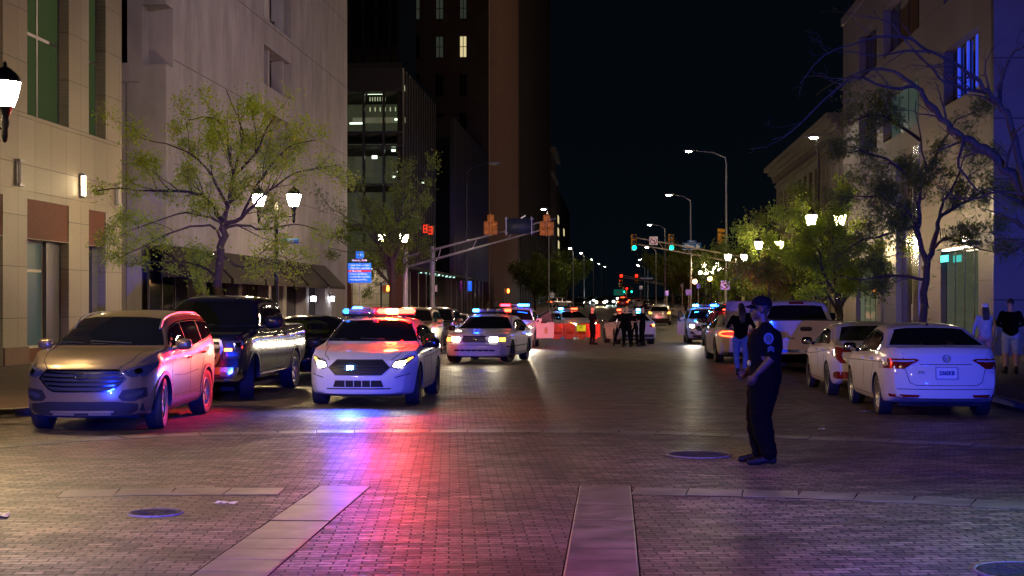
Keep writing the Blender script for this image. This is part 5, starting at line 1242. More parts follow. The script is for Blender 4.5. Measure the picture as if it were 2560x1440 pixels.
t, c = build_car(SP_SALOON, "white saloon with slim dark red tail lamps and plate 236EKB, nearest on the right", "car", "cars parked on the right side", paint='white')
place(t, SP_SALOON, -.77, SP_SALOON['ax'][1], G(2208, 1036), away(4.6)); t["label"] = "white saloon with slim dark red tail lamps and plate 236EKB, nearest on the right"
yb_ = c.cast(0, .72, 'B')[0].y
M_NAVYT = mat("navy_lettering", (.02, .03, .12), .5)
def on_rear(car_c, t_, txt, size, x, z, m_, bold=.003, view='B'):
    p_ = car_c.cast(x, z, view)[0]
    return lettering(txt, size, m_, t_, (p_.x, p_.y + (-.022 if view == 'B' else .022), p_.z), rot=(R(90), 0, 0 if view == 'B' else PI), depth=.003, bold=bold, sx=.82)
on_rear(c, t, "236EKB", .088, 0, .72, M_NAVYT); on_rear(c, t, "JETTA", .042, -.38, .735, M_CHROME, .002)
mb = MB(); q = c.cast(0, 3.15, 'T')[0]; mb.add([(q.x - .02, q.y + .07, q.z), (q.x + .02, q.y + .07, q.z), (q.x + .02, q.y - .09, q.z), (q.x - .02, q.y - .09, q.z), (q.x - .006, q.y - .07, q.z + .06), (q.x + .006, q.y - .07, q.z + .06)], [(0, 1, 5, 4), (1, 2, 5), (2, 3, 4, 5), (3, 0, 4), (3, 2, 1, 0)]); mb.obj("roof_antenna", M_BLKP, t)

t, c = build_car(SP_COUPE, "white saloon with bracket-shaped red tail lamps, in front of the nearest right-hand car", "car", "cars parked on the right side", paint='white')
place(t, SP_COUPE, -.78, SP_COUPE['ax'][1], G(2080, 988), away(4.2))

t, c = build_car(SP_PICKUPW, "white pickup truck with closed tailgate, seen from behind right of the standing officer", "pickup truck", "cars parked on the right side", paint='white')
place(t, SP_PICKUPW, 0, SP_PICKUPW['L'], G(2016, 760 + 1.8 * F_PX / 36.3), away(4.1))
on_rear(c, t, "TK5", .07, 0.02, .575, M_NAVYT)
mb = MB(); mb.tube([(0, -SP_PICKUPW['L'] / 2 + .15, .42), (0, -SP_PICKUPW['L'] / 2 - .12, .42)], .035, 8); mb.obj("tow_hitch", M_BLKP, t)

def muscle():
    S = SP_MUSCLE; t, c = build_car(S, "police saloon with glowing ring tail lamp and raised boot lid, beside the man in jeans", "police car", "police cars", "police_car", paint='white')
    place(t, S, -.81, S['ax'][1], G(1797, 906), away(2.5))
    # raised boot lid
    mb = MB(); th = R(78); y0 = -S['L'] / 2 + .72; z0 = 1.12
    n = 8; vs = []
    for i in range(n + 1):
        s_ = .78 * i / n; w_ = .66 - .06 * (i / n) ** 3; bul = .05 * math.sin(math.pi * i / n)
        cy, cz = y0 - math.cos(th) * s_ * 1 - math.sin(th) * 0, z0 + math.sin(th) * s_
        for dx in (-1, -.5, 0, .5, 1): vs.append((dx * w_, cy + bul, cz)); 
    fs = [(i * 5 + k, i * 5 + k + 1, (i + 1) * 5 + k + 1, (i + 1) * 5 + k) for i in range(n) for k in range(4)]
    o = len(vs); vs2 = [(x, y + .04, z) for x, y, z in vs]
    mb.add(vs, fs, 0, True); mb.add(vs2, [f[::-1] for f in fs], 0, True)
    ring = [k for k in range(5)] + [i * 5 + 4 for i in range(1, n + 1)] + [n * 5 + k for k in (3, 2, 1, 0)] + [i * 5 for i in range(n - 1, 0, -1)]
    m0 = len(mb.v) - 2 * o
    mb.f += [(m0 + ring[i], m0 + ring[(i + 1) % len(ring)], m0 + o + ring[(i + 1) % len(ring)], m0 + o + ring[i]) for i in range(len(ring))]; mb.m += [0] * len(ring); mb.sm += [False] * len(ring)
    mb.obj("boot_lid", PAINT['white'], t)
    return t
muscle()

S = gsuv(L=5.0, H=1.80, mp=None)
def swap_parts(S, **k):
    S = dict(S); S['parts'] = [(n, q, k.get(n, m_), o, v, mr) for n, q, m_, o, v, mr in S['parts']]; return S
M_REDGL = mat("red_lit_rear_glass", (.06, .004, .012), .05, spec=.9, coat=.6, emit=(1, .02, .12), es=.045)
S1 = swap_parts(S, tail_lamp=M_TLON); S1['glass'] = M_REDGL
t, c = build_car(S1, "dark police SUV with red-lit rear window and red roof lamp, behind the man in jeans", "police car", "police cars", "police_car", paint='navy')
place(t, S1, -.95, S1['L'], U(3.85, 56.5), away(4.1)); lightbar(t, .2, 1.82, 1.2, [(.2, M_CLEAR), (.5, M_CLEAR), (.3, M_REDDIM)])
mb = MB(); mb.bbox((-.5, -S1['L'] / 2 + .26, 1.63), (.2, -S1['L'] / 2 + .32, 1.67), .008); mb.obj("high_brake_lamp", M_REDDIM, t)
S2 = swap_parts(SP_GSUV, headlamp=M_HLON)
t, c = build_car(SP_GSUV, "black police SUV with blue and red roof lamps, parked behind the red-windowed one", "police car", "police cars", "police_car", paint='black')
place(t, SP_GSUV, -.95, SP_GSUV['L'], U(4.1, 62.8), away(4.1)); lightbar(t, .9, 1.78, 1.2, [(.3, M_BLUE), (.2, M_CLEAR), (.5, M_RED)])
def one_lamp(S, keep=1):
    S = dict(S); out = []
    for n, q, m_, o, v, mr in S['parts']: out.append((n, q, m_, o, v, mr))
    out.append(("headlamp_lens", [ell(keep * .74, .87, .11, .06)], M_HLON, .022, 'F', False)); S['parts'] = out; return S
S3 = one_lamp(SP_GSUV, 1); S3['parts'] = [p_ for p_ in S3['parts']]
def open_door(t, c, S, side, ang, emblem=None):
    """front door swung open: door skin with window frame"""
    xa, xb = 1.50, 2.72; zb_ = .40; belt = S['belt']
    prof = [(0, zb_), (1.16, zb_), (1.2, .8), (1.18, belt + .02), (1.10, belt + .50), (.85, belt + .54), (.42, belt + .36), (.08, belt + .04), (0, belt)]
    win = [(.20, belt + .06), (1.07, belt + .06), (1.03, belt + .45), (.85, belt + .48), (.46, belt + .32)]
    o = bpy.data.objects.new("open_door", None)
    mb = MB(); sg = side
    low = prof[:4] + [(0.08, belt + .04), (0, belt)]
    MM = Matrix.Translation((sg * (S['Wmax'] + .01), S['L'] / 2 - xa, 0)) @ Matrix.Rotation(sg * ang, 4, 'Z')
    mb.prism([(-a, b) for a, b in [(0, zb_), (1.16, zb_), (1.2, .8), (1.18, belt + .03), (0, belt + .03)]], -.045, .045, 'YZ', 0, MM)
    fr = [(-a, b) for a, b in prof[3:]]
    d = mb.obj("open_door", PAINT['white'], t)
    fb = MB(); pts = [(0, -a, b) for a, b in [(1.18, belt + .03), (1.10, belt + .50), (.85, belt + .54), (.42, belt + .36), (.06, belt + .04)]]
    fb.tube([MM @ Vector(p) for p in pts], .032, 6); fb.obj("window_frame", M_BLKP, d)
    wb = MB(); wb.prism([(-a, b) for a, b in win], -.004, .004, 'YZ', 0, MM); wb.obj("pane", mat("clear_side_glass", (.7, .75, .7), .05, trans=.9), d)
    gb_ = MB(); gb_.bbox(Vector((sg * .05, -.42, belt)), Vector((sg * .26, -.25, belt + .16)), .04, 0, MM); gb_.obj("wing_mirror", M_BLKP, d)
    if emblem:
        eb = MB(); cx, cz = -.62, .74
        for r0, r1, m_ in ((.0, .10, 0), (.11, .135, 1)):
            n = 18; vs = [MM @ Vector((sg * .052, cx + r * math.cos(2 * PI * i / n) * .8, cz + r * math.sin(2 * PI * i / n) * 1.15)) for i in range(n) for r in (max(r0, .001), r1)]
            eb.add(vs, [(2 * i, 2 * i + 1, (2 * i + 3) % (2 * n), (2 * i + 2) % (2 * n)) for i in range(n)], m_)
            vs = [MM @ Vector((-sg * .052, cx + r * math.cos(2 * PI * i / n) * .8, cz + r * math.sin(2 * PI * i / n) * 1.15)) for i in range(n) for r in (max(r0, .001), r1)]
            eb.add(vs, [(2 * i, 2 * i + 1, (2 * i + 3) % (2 * n), (2 * i + 2) % (2 * n)) for i in range(n)], m_)
        eb.obj("emblem", [mat("badge_tan", (.35, .22, .10), .5), mat("badge_brown", (.18, .09, .05), .5)], d)
t, c = build_car(S3, "white police SUV with one glaring headlamp, facing us, last in the right-hand row", "police car", "police cars", "police_car", paint='white')
place(t, S3, -.985, 0, U(5.3, 71), toward(4.1)); lightbar(t, .35, 1.78, 1.2, [(.22, M_BLUEC), (.5, M_CLEAR), (.28, M_BLUE)][::-1])
beam(t, S3, .74, .87, 600, spot=40, down=-.03, out=-.05)
open_door(t, c, S3, 1, R(15))
place(t, S3, .985, 0, U(3.55, 69.5), toward(4.1))

# police SUV with its door open, behind the turning saloon
S4 = one_lamp(SP_GSUV, -1); S4['parts'].append(("headlamp_lens", [ell(.74, .87, .09, .05)], M_HLON, .02, 'F', False))
t, c = build_car(S4, "white police SUV with open door beside the orange barriers", "police car", "police cars", "police_car", paint='white')
place(t, S4, 0, 0, PX(1278, 800, 61.5), toward(4.5)); lightbar(t, .35, 1.78, 1.3, [(.34, M_RED), (.26, M_CLEAR), (.40, M_BLUE)][::-1])
S4b = t
open_door(t, c, S4, -1, R(36), True)
beam(t, S4, -.74, .87, 1100, spot=48, down=-.10, out=-.05)

# saloon across the road behind the barriers
t, c = build_car(SP_POLICE, "white police saloon standing behind the orange barriers", "police car", "police cars", "police_car", paint='white')
place(t, SP_POLICE, 0, 0, PX(1470, 800, 84.5), toward(-26)); lightbar(t, .1, 1.565, 1.2, [(.14, M_BLUEC), (.26, M_CLEAR), (.22, M_CLEAR), (.20, M_REDDIM), (.18, M_REDDIM)][::-1])
# saloon by the group of officers, from behind
t, c = build_car(SP_POLICE, "white police saloon seen from behind with officers gathered at its boot", "police car", "police cars", "police_car", paint='white', swap=dict(tail_lamp=M_TLOFF))
place(t, SP_POLICE, 0, SP_POLICE['L'], PX(1597, 800, 67.8), away(-6)); lightbar(t, -.1, 1.565, 1.2, [(.25, M_REDDIM), (.35, M_CLEAR), (.2, M_CLEAR), (.2, M_BLUEC)])
mb = MB(); q = c.cast(.76, .93, 'B')[0]; mb.bbox((.64, q.y - .05, .87), (.80, q.y - .0, .99), .015); mb.obj("lit_lamp", M_AMB, t)

# parked row on the left beyond the pickup
t, c = build_car(dict(SP_PICKUP), "", "")  if False else (None, None)
S5 = sedan(4.7, .91, 1.50, (.9, 3.6), .33, 1.56, hn=.76, belt=.96, upd=dict(tw=.215, spokes=10)); S5['sw'] = autowin(S5, 1.62, 3.72, (2.45, 3.28), .135, .03, .05); S5['ws'] = screen(1.07, 1.42, .78, .60); S5['rw'] = screen(1.12, 1.42, .72, .56)
S5['parts'] = [("grille", [rect(-.42, .62, .42, .76, .03)], M_BLKP, .01, 'F', False), ("grille_frame", strip(rect(-.42, .62, .42, .76, .03) + [(-.39, .62)], .02), M_CHROME, .016, 'F', False), ("headlamp", [[(.50, .66), (.82, .70), (.86, .80), (.52, .77)]], M_HLOFF, .012, 'F', True), ("headlamp_lens", [ell(.62, .725, .035, .035), ell(.74, .745, .03, .03)], M_CHROME, .02, 'F', True),
   ("tail_lamp", [rect(.5, .86, .84, .98, .02)], M_TLOFF, .01, 'B', True), ("licence_plate", [rect(-.15, .66, .15, .81)], M_PLATE, .012, 'B', False)]
def park(S, label, v, u=-7.55, h=4.1, facing=True, paint='grey', group="cars parked on the left side", name="parked_car", cat="car"):
    t, c = build_car(S, label, cat, group, name, paint=paint)
    place(t, S, 0, 0 if facing else S['L'], U(u, v), toward(h) if facing else away(h)); return t, c
park(S5, "dark saloon parked behind the navy pickup", 32.6, paint='black')
t, c = park(SP_POLICE, "mostly hidden white police saloon with one blue roof lamp, behind the dark parked saloon", 40.2, u=-7.3, paint='white', cat="police car", group="police cars", name="police_car")
lightbar(t, .1, 1.565, 1.2, [(.25, M_CLEAR), (.5, M_CLEAR), (.25, M_BLUE)])
t, c = park(gsuv(L=4.78, H=1.72, Wm=.96), "tan crossover lit red, parked behind the nearest police car", 50.8, paint='gold')
park(SP_GSUV, "grey people carrier behind the red-lit crossover", 57.5, paint='grey')
park(S5, "silver saloon at the far end of the left row", 64.8, paint='silver')
FAR = "far traffic"
def far(S, label, px, Y, h, facing, paint, **k):
    t, c = build_car(S, label, "car", FAR, "distant_car", paint=paint)
    place(t, S, 0, 0 if facing else S['L'], PX(px, 760, Y), toward(h) if facing else away(h)); return t, c
SJ = swap_parts(gsuv(L=4.5, H=1.80, Wm=.92), tail_lamp=M_TLON)
SJ['T'] = [(0, 1.0), (.05, 1.05), (.3, 1.10), (1.15, 1.17), (1.3, 1.20), (1.6, 1.66), (1.75, 1.76), (3, 1.80), (4.2, 1.79), (4.42, 1.76), (4.5, 1.70)]; SJ['sw'] = autowin(SJ, 1.5, 4.2, (2.3, 3.2), .14, .03, .1); SJ['Rz'] = [(.4, .0), (1.8, .05)]
t, c = far(S2, "pale minivan with orange tail lamp driving away beyond the officers", 1649, 118, 6, False, 'silver')
for o in t.children:
    if o.name.startswith("tail_lamp"): o.data.materials[0] = M_AMB
t, c = build_car(SJ, "boxy pale SUV standing crosswise on the left, beyond the orange barriers", "car", FAR, "distant_car", paint='silver')
place(t, SJ, 0, 2.25, PX(1402, 770, 236), R(-70))
far(SP_GSUV, "dark vehicle right of the boxy pale SUV in the distance", 1446, 250, 4, True, 'black')
SRed = swap_parts(gsuv(L=5.1, H=1.92, Wm=1.0), tail_lamp=M_TLON)
t, c = far(SRed, "red SUV with lit brake lamps waiting at the far junction", 1557, 236, 4, False, 'red')
mb = MB(); mb.bbox((-.35, -SRed['L'] / 2 + .25, 1.78), (.35, -SRed['L'] / 2 + .3, 1.84), .01); mb.obj("high_brake_lamp", M_TLON, t)
M_HLFAR = mat("far_headlamp_lit", (.8, .8, .8), .3, emit=(.86, .97, 1), es=900); M_HLFARY = mat("far_headlamp_warm", (.8, .8, .8), .3, emit=(1, .70, .36), es=500)
SF = dict(SP_GSUV); SFw = swap_parts(SP_GSUV, headlamp=M_HLFAR); SFy = swap_parts(SP_GSUV, headlamp=M_HLFARY)
for q_, m_ in ((SFw, M_HLFAR), (SFy, M_HLFARY)): q_['parts'] = q_['parts'] + [('headlamp_lens', [ell(.70, .86, .17, .13)], m_, .03, 'F', True)]
far(SFy, "oncoming car with warm yellow headlamps, nearest of the oncoming traffic", 1501, 262, 4, True, 'grey')
far(SFw, "oncoming car with dazzling white headlamps left of the red SUV", 1525, 290, 4, True, 'black')
far(SFw, "oncoming car with bluish white headlamps, farthest left of the traffic", 1477, 330, 4, True, 'black')
STl = swap_parts(gsuv(L=4.8, H=1.7, Wm=.95), tail_lamp=M_TLON)
far(STl, "distant car with lit tail lamps right of the red SUV", 1583, 300, 4, False, 'grey'); far(STl, "distant dark car with lit tail lamps behind the red SUV, farthest away", 1569, 400, 4, False, 'black')
far(SFw, "distant oncoming car with white headlamps, farthest of all", 1538, 420, 4, True, 'grey'); far(SFy, "distant oncoming car with warm headlamps behind the yellow-lamped one", 1512, 380, 4, True, 'grey')
far(S5, "pale car parked at the kerb right of the red SUV", 1600, 225, 4, False, 'silver')
far(S5, "dark car parked beyond the pale one, under dark trees", 1622, 200, 4, False, 'black')
far(S5, "grey car parked on the left of the far road", 1463, 280, 4, True, 'grey')
from mathutils import noise as mnoise
# ================================================================= PEOPLE
def cloth(name, col, r=.85): return noisy(mat(name, col, .95, spec=.06), 30, .35, .25)
C_NAVY = cloth("navy_uniform", (.0028, .003, .005)); C_BLACK = cloth("black_cloth", (.0026, .0026, .003)); C_JEAN = cloth("blue_denim", (.07, .14, .34))
C_LTBLUE = cloth("pale_blue_shirt", (.28, .34, .46)); C_WHITE = cloth("white_cloth", (.62, .62, .64)); C_GREY = cloth("grey_cloth", (.2, .2, .21)); C_PINK = cloth("dusky_trousers", (.30, .20, .22))
S_DARK = mat("skin_dark", (.055, .030, .020), .5); S_LIGHT = mat("skin_light", (.46, .28, .20), .5); S_MID = mat("skin_mid", (.28, .16, .10), .5)
H_BLACK = noisy(mat("hair_black", (.010, .008, .007), .5), 60, .4, .3); H_BROWN = noisy(mat("hair_brown", (.05, .03, .018), .5), 60, .4, .3); M_BOOT = mat("boot_leather", (.005, .005, .005), .6, spec=.2)

def person(label, P, rot, h=1.78, top=C_NAVY, legs=C_NAVY, skin=S_LIGHT, sleeve=.5, legcut=0, pose=None, bulk=1.0, hair=H_BLACK, hairstyle='short', cap=None, head=(0, 0), vox=.017, group=None, lean=(0, 0), fingers=False, shoe=M_BOOT, extra=None, legb=1.0):
    J = dict(pel=(0, 0, .95), wai=(0, 0, 1.08), che=(0, .0, 1.29), shc=(0, -.01, 1.44), nek=(0, -.01, 1.50), hed=(0, .015, 1.665))
    for s_, n in ((-1, 'L'), (1, 'R')):
        J.update({'sh' + n: (s_ * .185, -.01, 1.435), 'el' + n: (s_ * .245, -.04, 1.17), 'wr' + n: (s_ * .25, .04, .93), 'hp' + n: (s_ * .10, 0, .93), 'kn' + n: (s_ * .115, .03, .51), 'an' + n: (s_ * .12, -.02, .09), 'to' + n: (s_ * .14, .16, .03)})
    J.update(pose or {}); J = {k: Vector(v) for k, v in J.items()}
    lx, ly = lean
    for k in J:  # lean of the upper body about the hips
        if J[k].z > .96: J[k] += Vector((lx, ly, 0)) * (J[k].z - .96)
    prim = []; mb = MB(); b = bulk
    def cap_(a, c, r0, r1, tagm, n=14, fl=1.0):
        a, c = Vector(a), Vector(c); d = (c - a); L = d.length; dn = d.normalized() if L > 0 else Vector((0, 0, 1))
        pts = [a - dn * r0 * .98, a - dn * r0 * .8, a - dn * r0 * .4, a] + [a + d * t for t in (.33, .66)] + [c, c + dn * r1 * .4, c + dn * r1 * .8, c + dn * r1 * .98]
        rr = [r0 * .18, r0 * .6, r0 * .92, r0, r0 + (r1 - r0) * .33, r0 + (r1 - r0) * .66, r1, r1 * .92, r1 * .6, r1 * .18]
        mb.tube(pts, rr, n); prim.append((a, c, r0, r1, tagm))
    def ell_(c, r, tagm): mb.ball(c, r, 0, 14); prim.append((Vector(c), Vector(c) + Vector((0, 0, .001)), min(r), min(r), tagm))
    # torso: stacked sections following the spine
    def cs(p, rx, ry, n=20): return [Vector((p.x + rx * math.cos(2 * PI * i / n), p.y + ry * math.sin(2 * PI * i / n), p.z)) for i in range(n)]
    secs = [(J['pel'] + Vector((0, 0, -.12)), .10 * b, .085 * b), (J['pel'] + Vector((0, 0, -.07)), .165 * b, .115 * b), (J['pel'], .172 * b, .122 * b), (J['wai'], .155 * b, .112 * b), (J['che'], .182 * b, .128 * b), (J['shc'] + Vector((0, 0, -.03)), .185 * b, .11 * b), (J['shc'] + Vector((0, 0, .035)), .13 * b, .085), (J['nek'], .065, .065)]
    V = [v for s_ in secs for v in cs(*s_)]; n = 20
    F = [(i * n + j, i * n + (j + 1) % n, (i + 1) * n + (j + 1) % n, (i + 1) * n + j) for i in range(len(secs) - 1) for j in range(n)] + [tuple(range(n))[::-1], tuple(range((len(secs) - 1) * n, len(secs) * n))]
    mb.add(V, F)
    prim.append((J['pel'] + Vector((0, 0, .06)), J['shc'] - Vector((0, 0, .09)), .15 * b, .13, 'top')); prim.append((J['pel'] + Vector((-.07, 0, -.05)), J['pel'] + Vector((.07, 0, -.05)), .12 * b, .12 * b, 'leg'))
    HT = Matrix.Rotation(head[0], 3, 'Z') @ Matrix.Rotation(-head[1], 3, 'X'); hc = J['hed']
    cap_(J['nek'], hc + HT @ Vector((0, -.02, -.06)), .062, .056, 'skin')
    def H(x, y, z): return hc + HT @ Vector((x, y, z))
    ell_(H(0, -.012, .028), (.076, .094, .095), 'head'); ell_(H(0, .012, -.035), (.060, .074, .080), 'head'); ell_(H(0, .050, -.085), (.032, .032, .026), 'head')
    cap_(H(0, .088, .012), H(0, .106, -.026), .010, .016, 'head', 8)
    ell_(H(0, .082, -.062), (.026, .014, .013), 'head'); ell_(H(0, .078, .030), (.052, .016, .012), 'head')
    for s_ in (-1, 1): ell_(H(s_ * .078, -.008, -.008), (.010, .02, .034), 'head')
    for s_, n_ in ((-1, 'L'), (1, 'R')):
        sh, el, wr = J['sh' + n_], J['el' + n_], J['wr' + n_]
        cap_(sh, sh.lerp(el, .55), .062 * b, .054 * b, 'top'); cap_(sh.lerp(el, .5), el, .053 * (b if sleeve >= .5 else 1), .047, 'top' if sleeve > .3 else 'skin')
        cap_(el, el.lerp(wr, .5), .046, .040, 'top' if sleeve >= 1 else 'skin'); cap_(el.lerp(wr, .45), wr, .041, .029 if sleeve < 1 else .034, 'top' if sleeve >= 1 else 'skin')
        d = (wr - el).normalized(); hd = J.get('hd' + n_, wr + d * .10 + Vector((0, .015, 0))) if True else None
        d = (hd - wr).normalized(); side = Vector((0, 1, 0)) - d * d.y; side = side.normalized() if side.length > .2 else Vector((1, 0, 0)); nrm = d.cross(side).normalized()
        cap_(wr, wr + d * .07, .026, .030, 'skin', 10); cap_(wr + side * .016 + d * .03, wr + side * .024 + d * .085, .019, .016, 'skin', 8); cap_(wr - side * .016 + d * .03, wr - side * .024 + d * .080, .019, .015, 'skin', 8)
        curl = J.get('curl', Vector((0, 0, 0))); inw = nrm * (-1 if nrm.x * s_ > 0 else 1)
        for k, (o_, l_) in enumerate(((.030, .075), (.011, .085), (-.009, .080), (-.027, .062))):
            a = wr + d * .085 + side * o_; m1 = a + d * l_ * .45 + inw * .010; m2 = m1 + d * l_ * .28 + inw * .022; e = m2 + d * l_ * .12 + inw * .026
            cap_(a, m1, .0098, .0092, 'skin', 8); cap_(m1, m2, .0092, .0086, 'skin', 8); cap_(m2, e, .0086, .0075, 'skin', 8)
        t0 = wr + d * .03 + side * .026; t1 = t0 + d * .035 + side * .024 + inw * .012; t2 = t1 + d * .030 + side * .006 + inw * .010
        cap_(t0, t1, .013, .011, 'skin', 8); cap_(t1, t2, .011, .009, 'skin', 8)
        hp, kn, an, to = J['hp' + n_], J['kn' + n_], J['an' + n_], J['to' + n_]
        lo = 'leg' if not legcut else 'skin'
        cap_(hp, hp.lerp(kn, .5), .098 * b * legb, .086 * b * legb, 'leg'); cap_(hp.lerp(kn, .45), kn, .084 * b * legb, .066 * b * legb, 'leg')
        cap_(kn, kn.lerp(an, .4), .064 * b * legb, .066 * b * legb, lo); cap_(kn.lerp(an, .4), an + Vector((0, 0, .04)), .062 * b * legb, .05 * b * legb, lo)
        cap_(an + Vector((0, -.03, -.03)), to + Vector((0, -.05, .025)), .045, .042, 'shoe', 12); cap_(to + Vector((0, -.06, .02)), to + Vector((0, .03, .008)), .043, .036, 'shoe', 12)
        cap_(an + Vector((0, -.03, .06)), an + Vector((0, -.04, -.04)), .047, .045, 'shoe', 12)
    if extra: extra(cap_, ell_, J, mb, prim)
    me = mb.mesh("b", C_NAVY, True); o = put("b", me); m_ = o.modifiers.new("r", 'REMESH'); m_.mode = 'VOXEL'; m_.voxel_size = vox
    m2 = o.modifiers.new("s", 'SMOOTH'); m2.factor = .5; m2.iterations = 3 if not fingers else 2
    dg = bpy.context.evaluated_depsgraph_get(); body = bpy.data.meshes.new_from_object(o.evaluated_get(dg)); bpy.data.objects.remove(o)
    body.materials.clear(); idx = {'top': 0, 'leg': 1, 'skin': 2, 'head': 2, 'shoe': 3, 'x': 4}
    for q in (top, legs, skin, shoe, bpy.data.materials.get("badge_brass") or mat("badge_brass", (.5, .42, .12), .4, .3)): body.materials.append(q)
    A = np.array([tuple(p[0]) for p in prim]); Bq = np.array([tuple(p[1]) for p in prim]); r0 = np.array([p[2] for p in prim]); r1 = np.array([p[3] for p in prim]); ids = np.array([idx[p[4]] for p in prim])
    nf = len(body.polygons); C = np.zeros(nf * 3); body.polygons.foreach_get("center", C); C = C.reshape(-1, 3)
    D = Bq - A; LL = (D * D).sum(1) + 1e-9; best = np.full(nf, 1e9); out = np.zeros(nf, dtype=int)
    for k in range(len(prim)):
        t_ = np.clip(((C - A[k]) @ D[k]) / LL[k], 0, 1); q = A[k] + t_[:, None] * D[k]; d_ = np.linalg.norm(C - q, axis=1) - (r0[k] + (r1[k] - r0[k]) * t_)
        w_ = d_ < best; best[w_] = d_[w_]; out[w_] = ids[k]
    body.polygons.foreach_set("material_index", out); body.polygons.foreach_set("use_smooth", [True] * nf)
    # folds of the cloth
    vm = np.zeros(len(body.vertices), dtype=int)
    for p_, m_ in zip(body.polygons, out):
        if m_ >= 2:
            for v_ in p_.vertices: vm[v_] = 1
    nv_ = len(body.vertices); CO = np.zeros(nv_ * 3); NO = np.zeros(nv_ * 3); body.vertices.foreach_get("co", CO); body.vertices.foreach_get("normal", NO); CO = CO.reshape(-1, 3); NO = NO.reshape(-1, 3)
    for k_ in range(nv_):
        if vm[k_] == 0:
            c_ = Vector(CO[k_]); a_ = mnoise.noise(Vector((c_.x * 7, c_.y * 7, c_.z * 17))) + .5 * mnoise.noise(Vector((c_.x * 19 + 5, c_.y * 19, c_.z * 34))); CO[k_] += NO[k_] * a_ * .009
    body.vertices.foreach_set("co", CO.ravel()); body.update()
    sc = h / 1.78
    root_ = put("person", body, None, label=label, category="person", group=group); root_.location = P; root_.rotation_euler = (0, 0, rot); root_.scale = (sc,) * 3
    HM = Matrix.Translation(hc) @ HT.to_4x4()
    def child(nm, mb_, m__): return mb_.obj(nm, m__, root_)
    if hairstyle != 'bald':
        hb = MB(); bm = bmesh.new(); bmesh.ops.create_uvsphere(bm, u_segments=20, v_segments=14, radius=1)
        kill = []
        for v in bm.verts:
            c = v.co.copy(); front = c.y > .35 and c.z < .45; low = c.z < -.15 - .25 * max(0, -c.y)
            if front or low: kill.append(v)
            j = 1 + .03 * math.sin(9 * c.x + 5 * c.z) * math.cos(7 * c.y); v.co = HM @ (Vector((c.x * .084, c.y * .103 - .016, c.z * .102 + .036)) * j)
        bmesh.ops.delete(bm, geom=kill, context='VERTS'); bmesh.ops.solidify(bm, geom=bm.faces[:], thickness=.012); hb.bm(bm, 0, None, True)
        if hairstyle == 'long':
            for s_ in (-.05, -.025, 0, .025, .05): hb.tube([HM @ Vector((s_, -.07, .04)), HM @ Vector((s_ * 1.2, -.105, -.10)), HM @ Vector((s_ * 1.1, -.12, -.25)), HM @ Vector((s_ * .8, -.11, -.38))], [.03, .038, .032, .012], 8)
        child("hair", hb, hair)
    if cap:
        cb = MB(); bm = bmesh.new(); bmesh.ops.create_uvsphere(bm, u_segments=24, v_segments=16, radius=1); bmesh.ops.delete(bm, geom=[v for v in bm.verts if v.co.z < -.02], context='VERTS')
        for v in bm.verts: c = v.co.copy(); v.co = HM @ Vector((c.x * .094, c.y * .113 - .010, (c.z ** .8 if c.z > 0 else c.z) * .102 + .045))
        bmesh.ops.solidify(bm, geom=bm.faces[:], thickness=.006); cb.bm(bm, 0, None, True)
        vs = []; n = 10
        for i in range(n + 1):
            a = R(-62 + 124 * i / n); x = .088 * math.sin(a); y = .098 * math.cos(a) - .005
            ex = .072 * math.cos(a) ** .7
            vs += [HM @ Vector((x, y, .046 - .018 * abs(math.sin(a)))), HM @ Vector((x * 1.0, y + ex, .026 - .022 * abs(math.sin(a)))), HM @ Vector((x * 1.0, y + ex, .021 - .022 * abs(math.sin(a)))), HM @ Vector((x, y, .041 - .018 * abs(math.sin(a))))]
        F = []
        for i in range(n):
            a = i * 4
            for k in range(4): F.append((a + k, a + (k + 1) % 4, a + 4 + (k + 1) % 4, a + 4 + k))
        cb.add(vs, F, 0, True); cb.ball(HM @ Vector((0, -.010, .150)), .008, 0, 8); child("cap", cb, cap)
    root_["sc"] = sc
    return root_, J, HM

# --- the sergeant standing in the road, seen from his left side (facing screen left)
def vest(cap_, ell_, J, mb, prim):
    for z, rx, ry in ((1.36, .19, .145), (1.24, .19, .15), (1.12, .18, .145)): ell_((0, .0, z), (rx, ry, .10), 'top')
    cap_((-.15, 0, 1.0), (.15, 0, 1.0), .135, .135, 'leg'); ell_((0, .0, 1.0), (.20, .155, .035), 'leg')
    for a in (-2.5, -2.0, -1.4, 1.0, 1.6, 2.1, 2.7): ell_((.19 * math.cos(a), .145 * math.sin(a), 1.0), (.035, .035, .055), 'leg')
    cap_((-.215, .02, 1.0), (-.225, .03, .86), .038, .028, 'leg')
P = G(1912, 1161)
sgt, J, HM = person("person in dark police uniform with cap and sleeve patch, standing in profile in the road", P, PI / 2 - R(8), h=1.86, top=C_NAVY, legs=C_BLACK, skin=S_DARK, sleeve=.5, bulk=1.50, legb=1.16, cap=cloth("navy_cap", (.004, .004, .009)), vox=.0085, fingers=True, head=(R(4), R(-3)), hair=H_BLACK, extra=vest,
  pose=dict(elL=(-.285, -.07, 1.16), wrL=(-.255, .10, .975), hdL=(-.225, .155, .885), elR=(.26, .0, 1.17), wrR=(.19, .18, 1.00), hdR=(.15, .25, .92),
            knL=(-.12, .05, .52), anL=(-.125, -.04, .10), toL=(-.14, .13, .03), knR=(.12, .085, .53), anR=(.12, .05, .10), toR=(.135, .22, .03), hed=(0, .045, 1.665), nek=(0, .015, 1.50)))
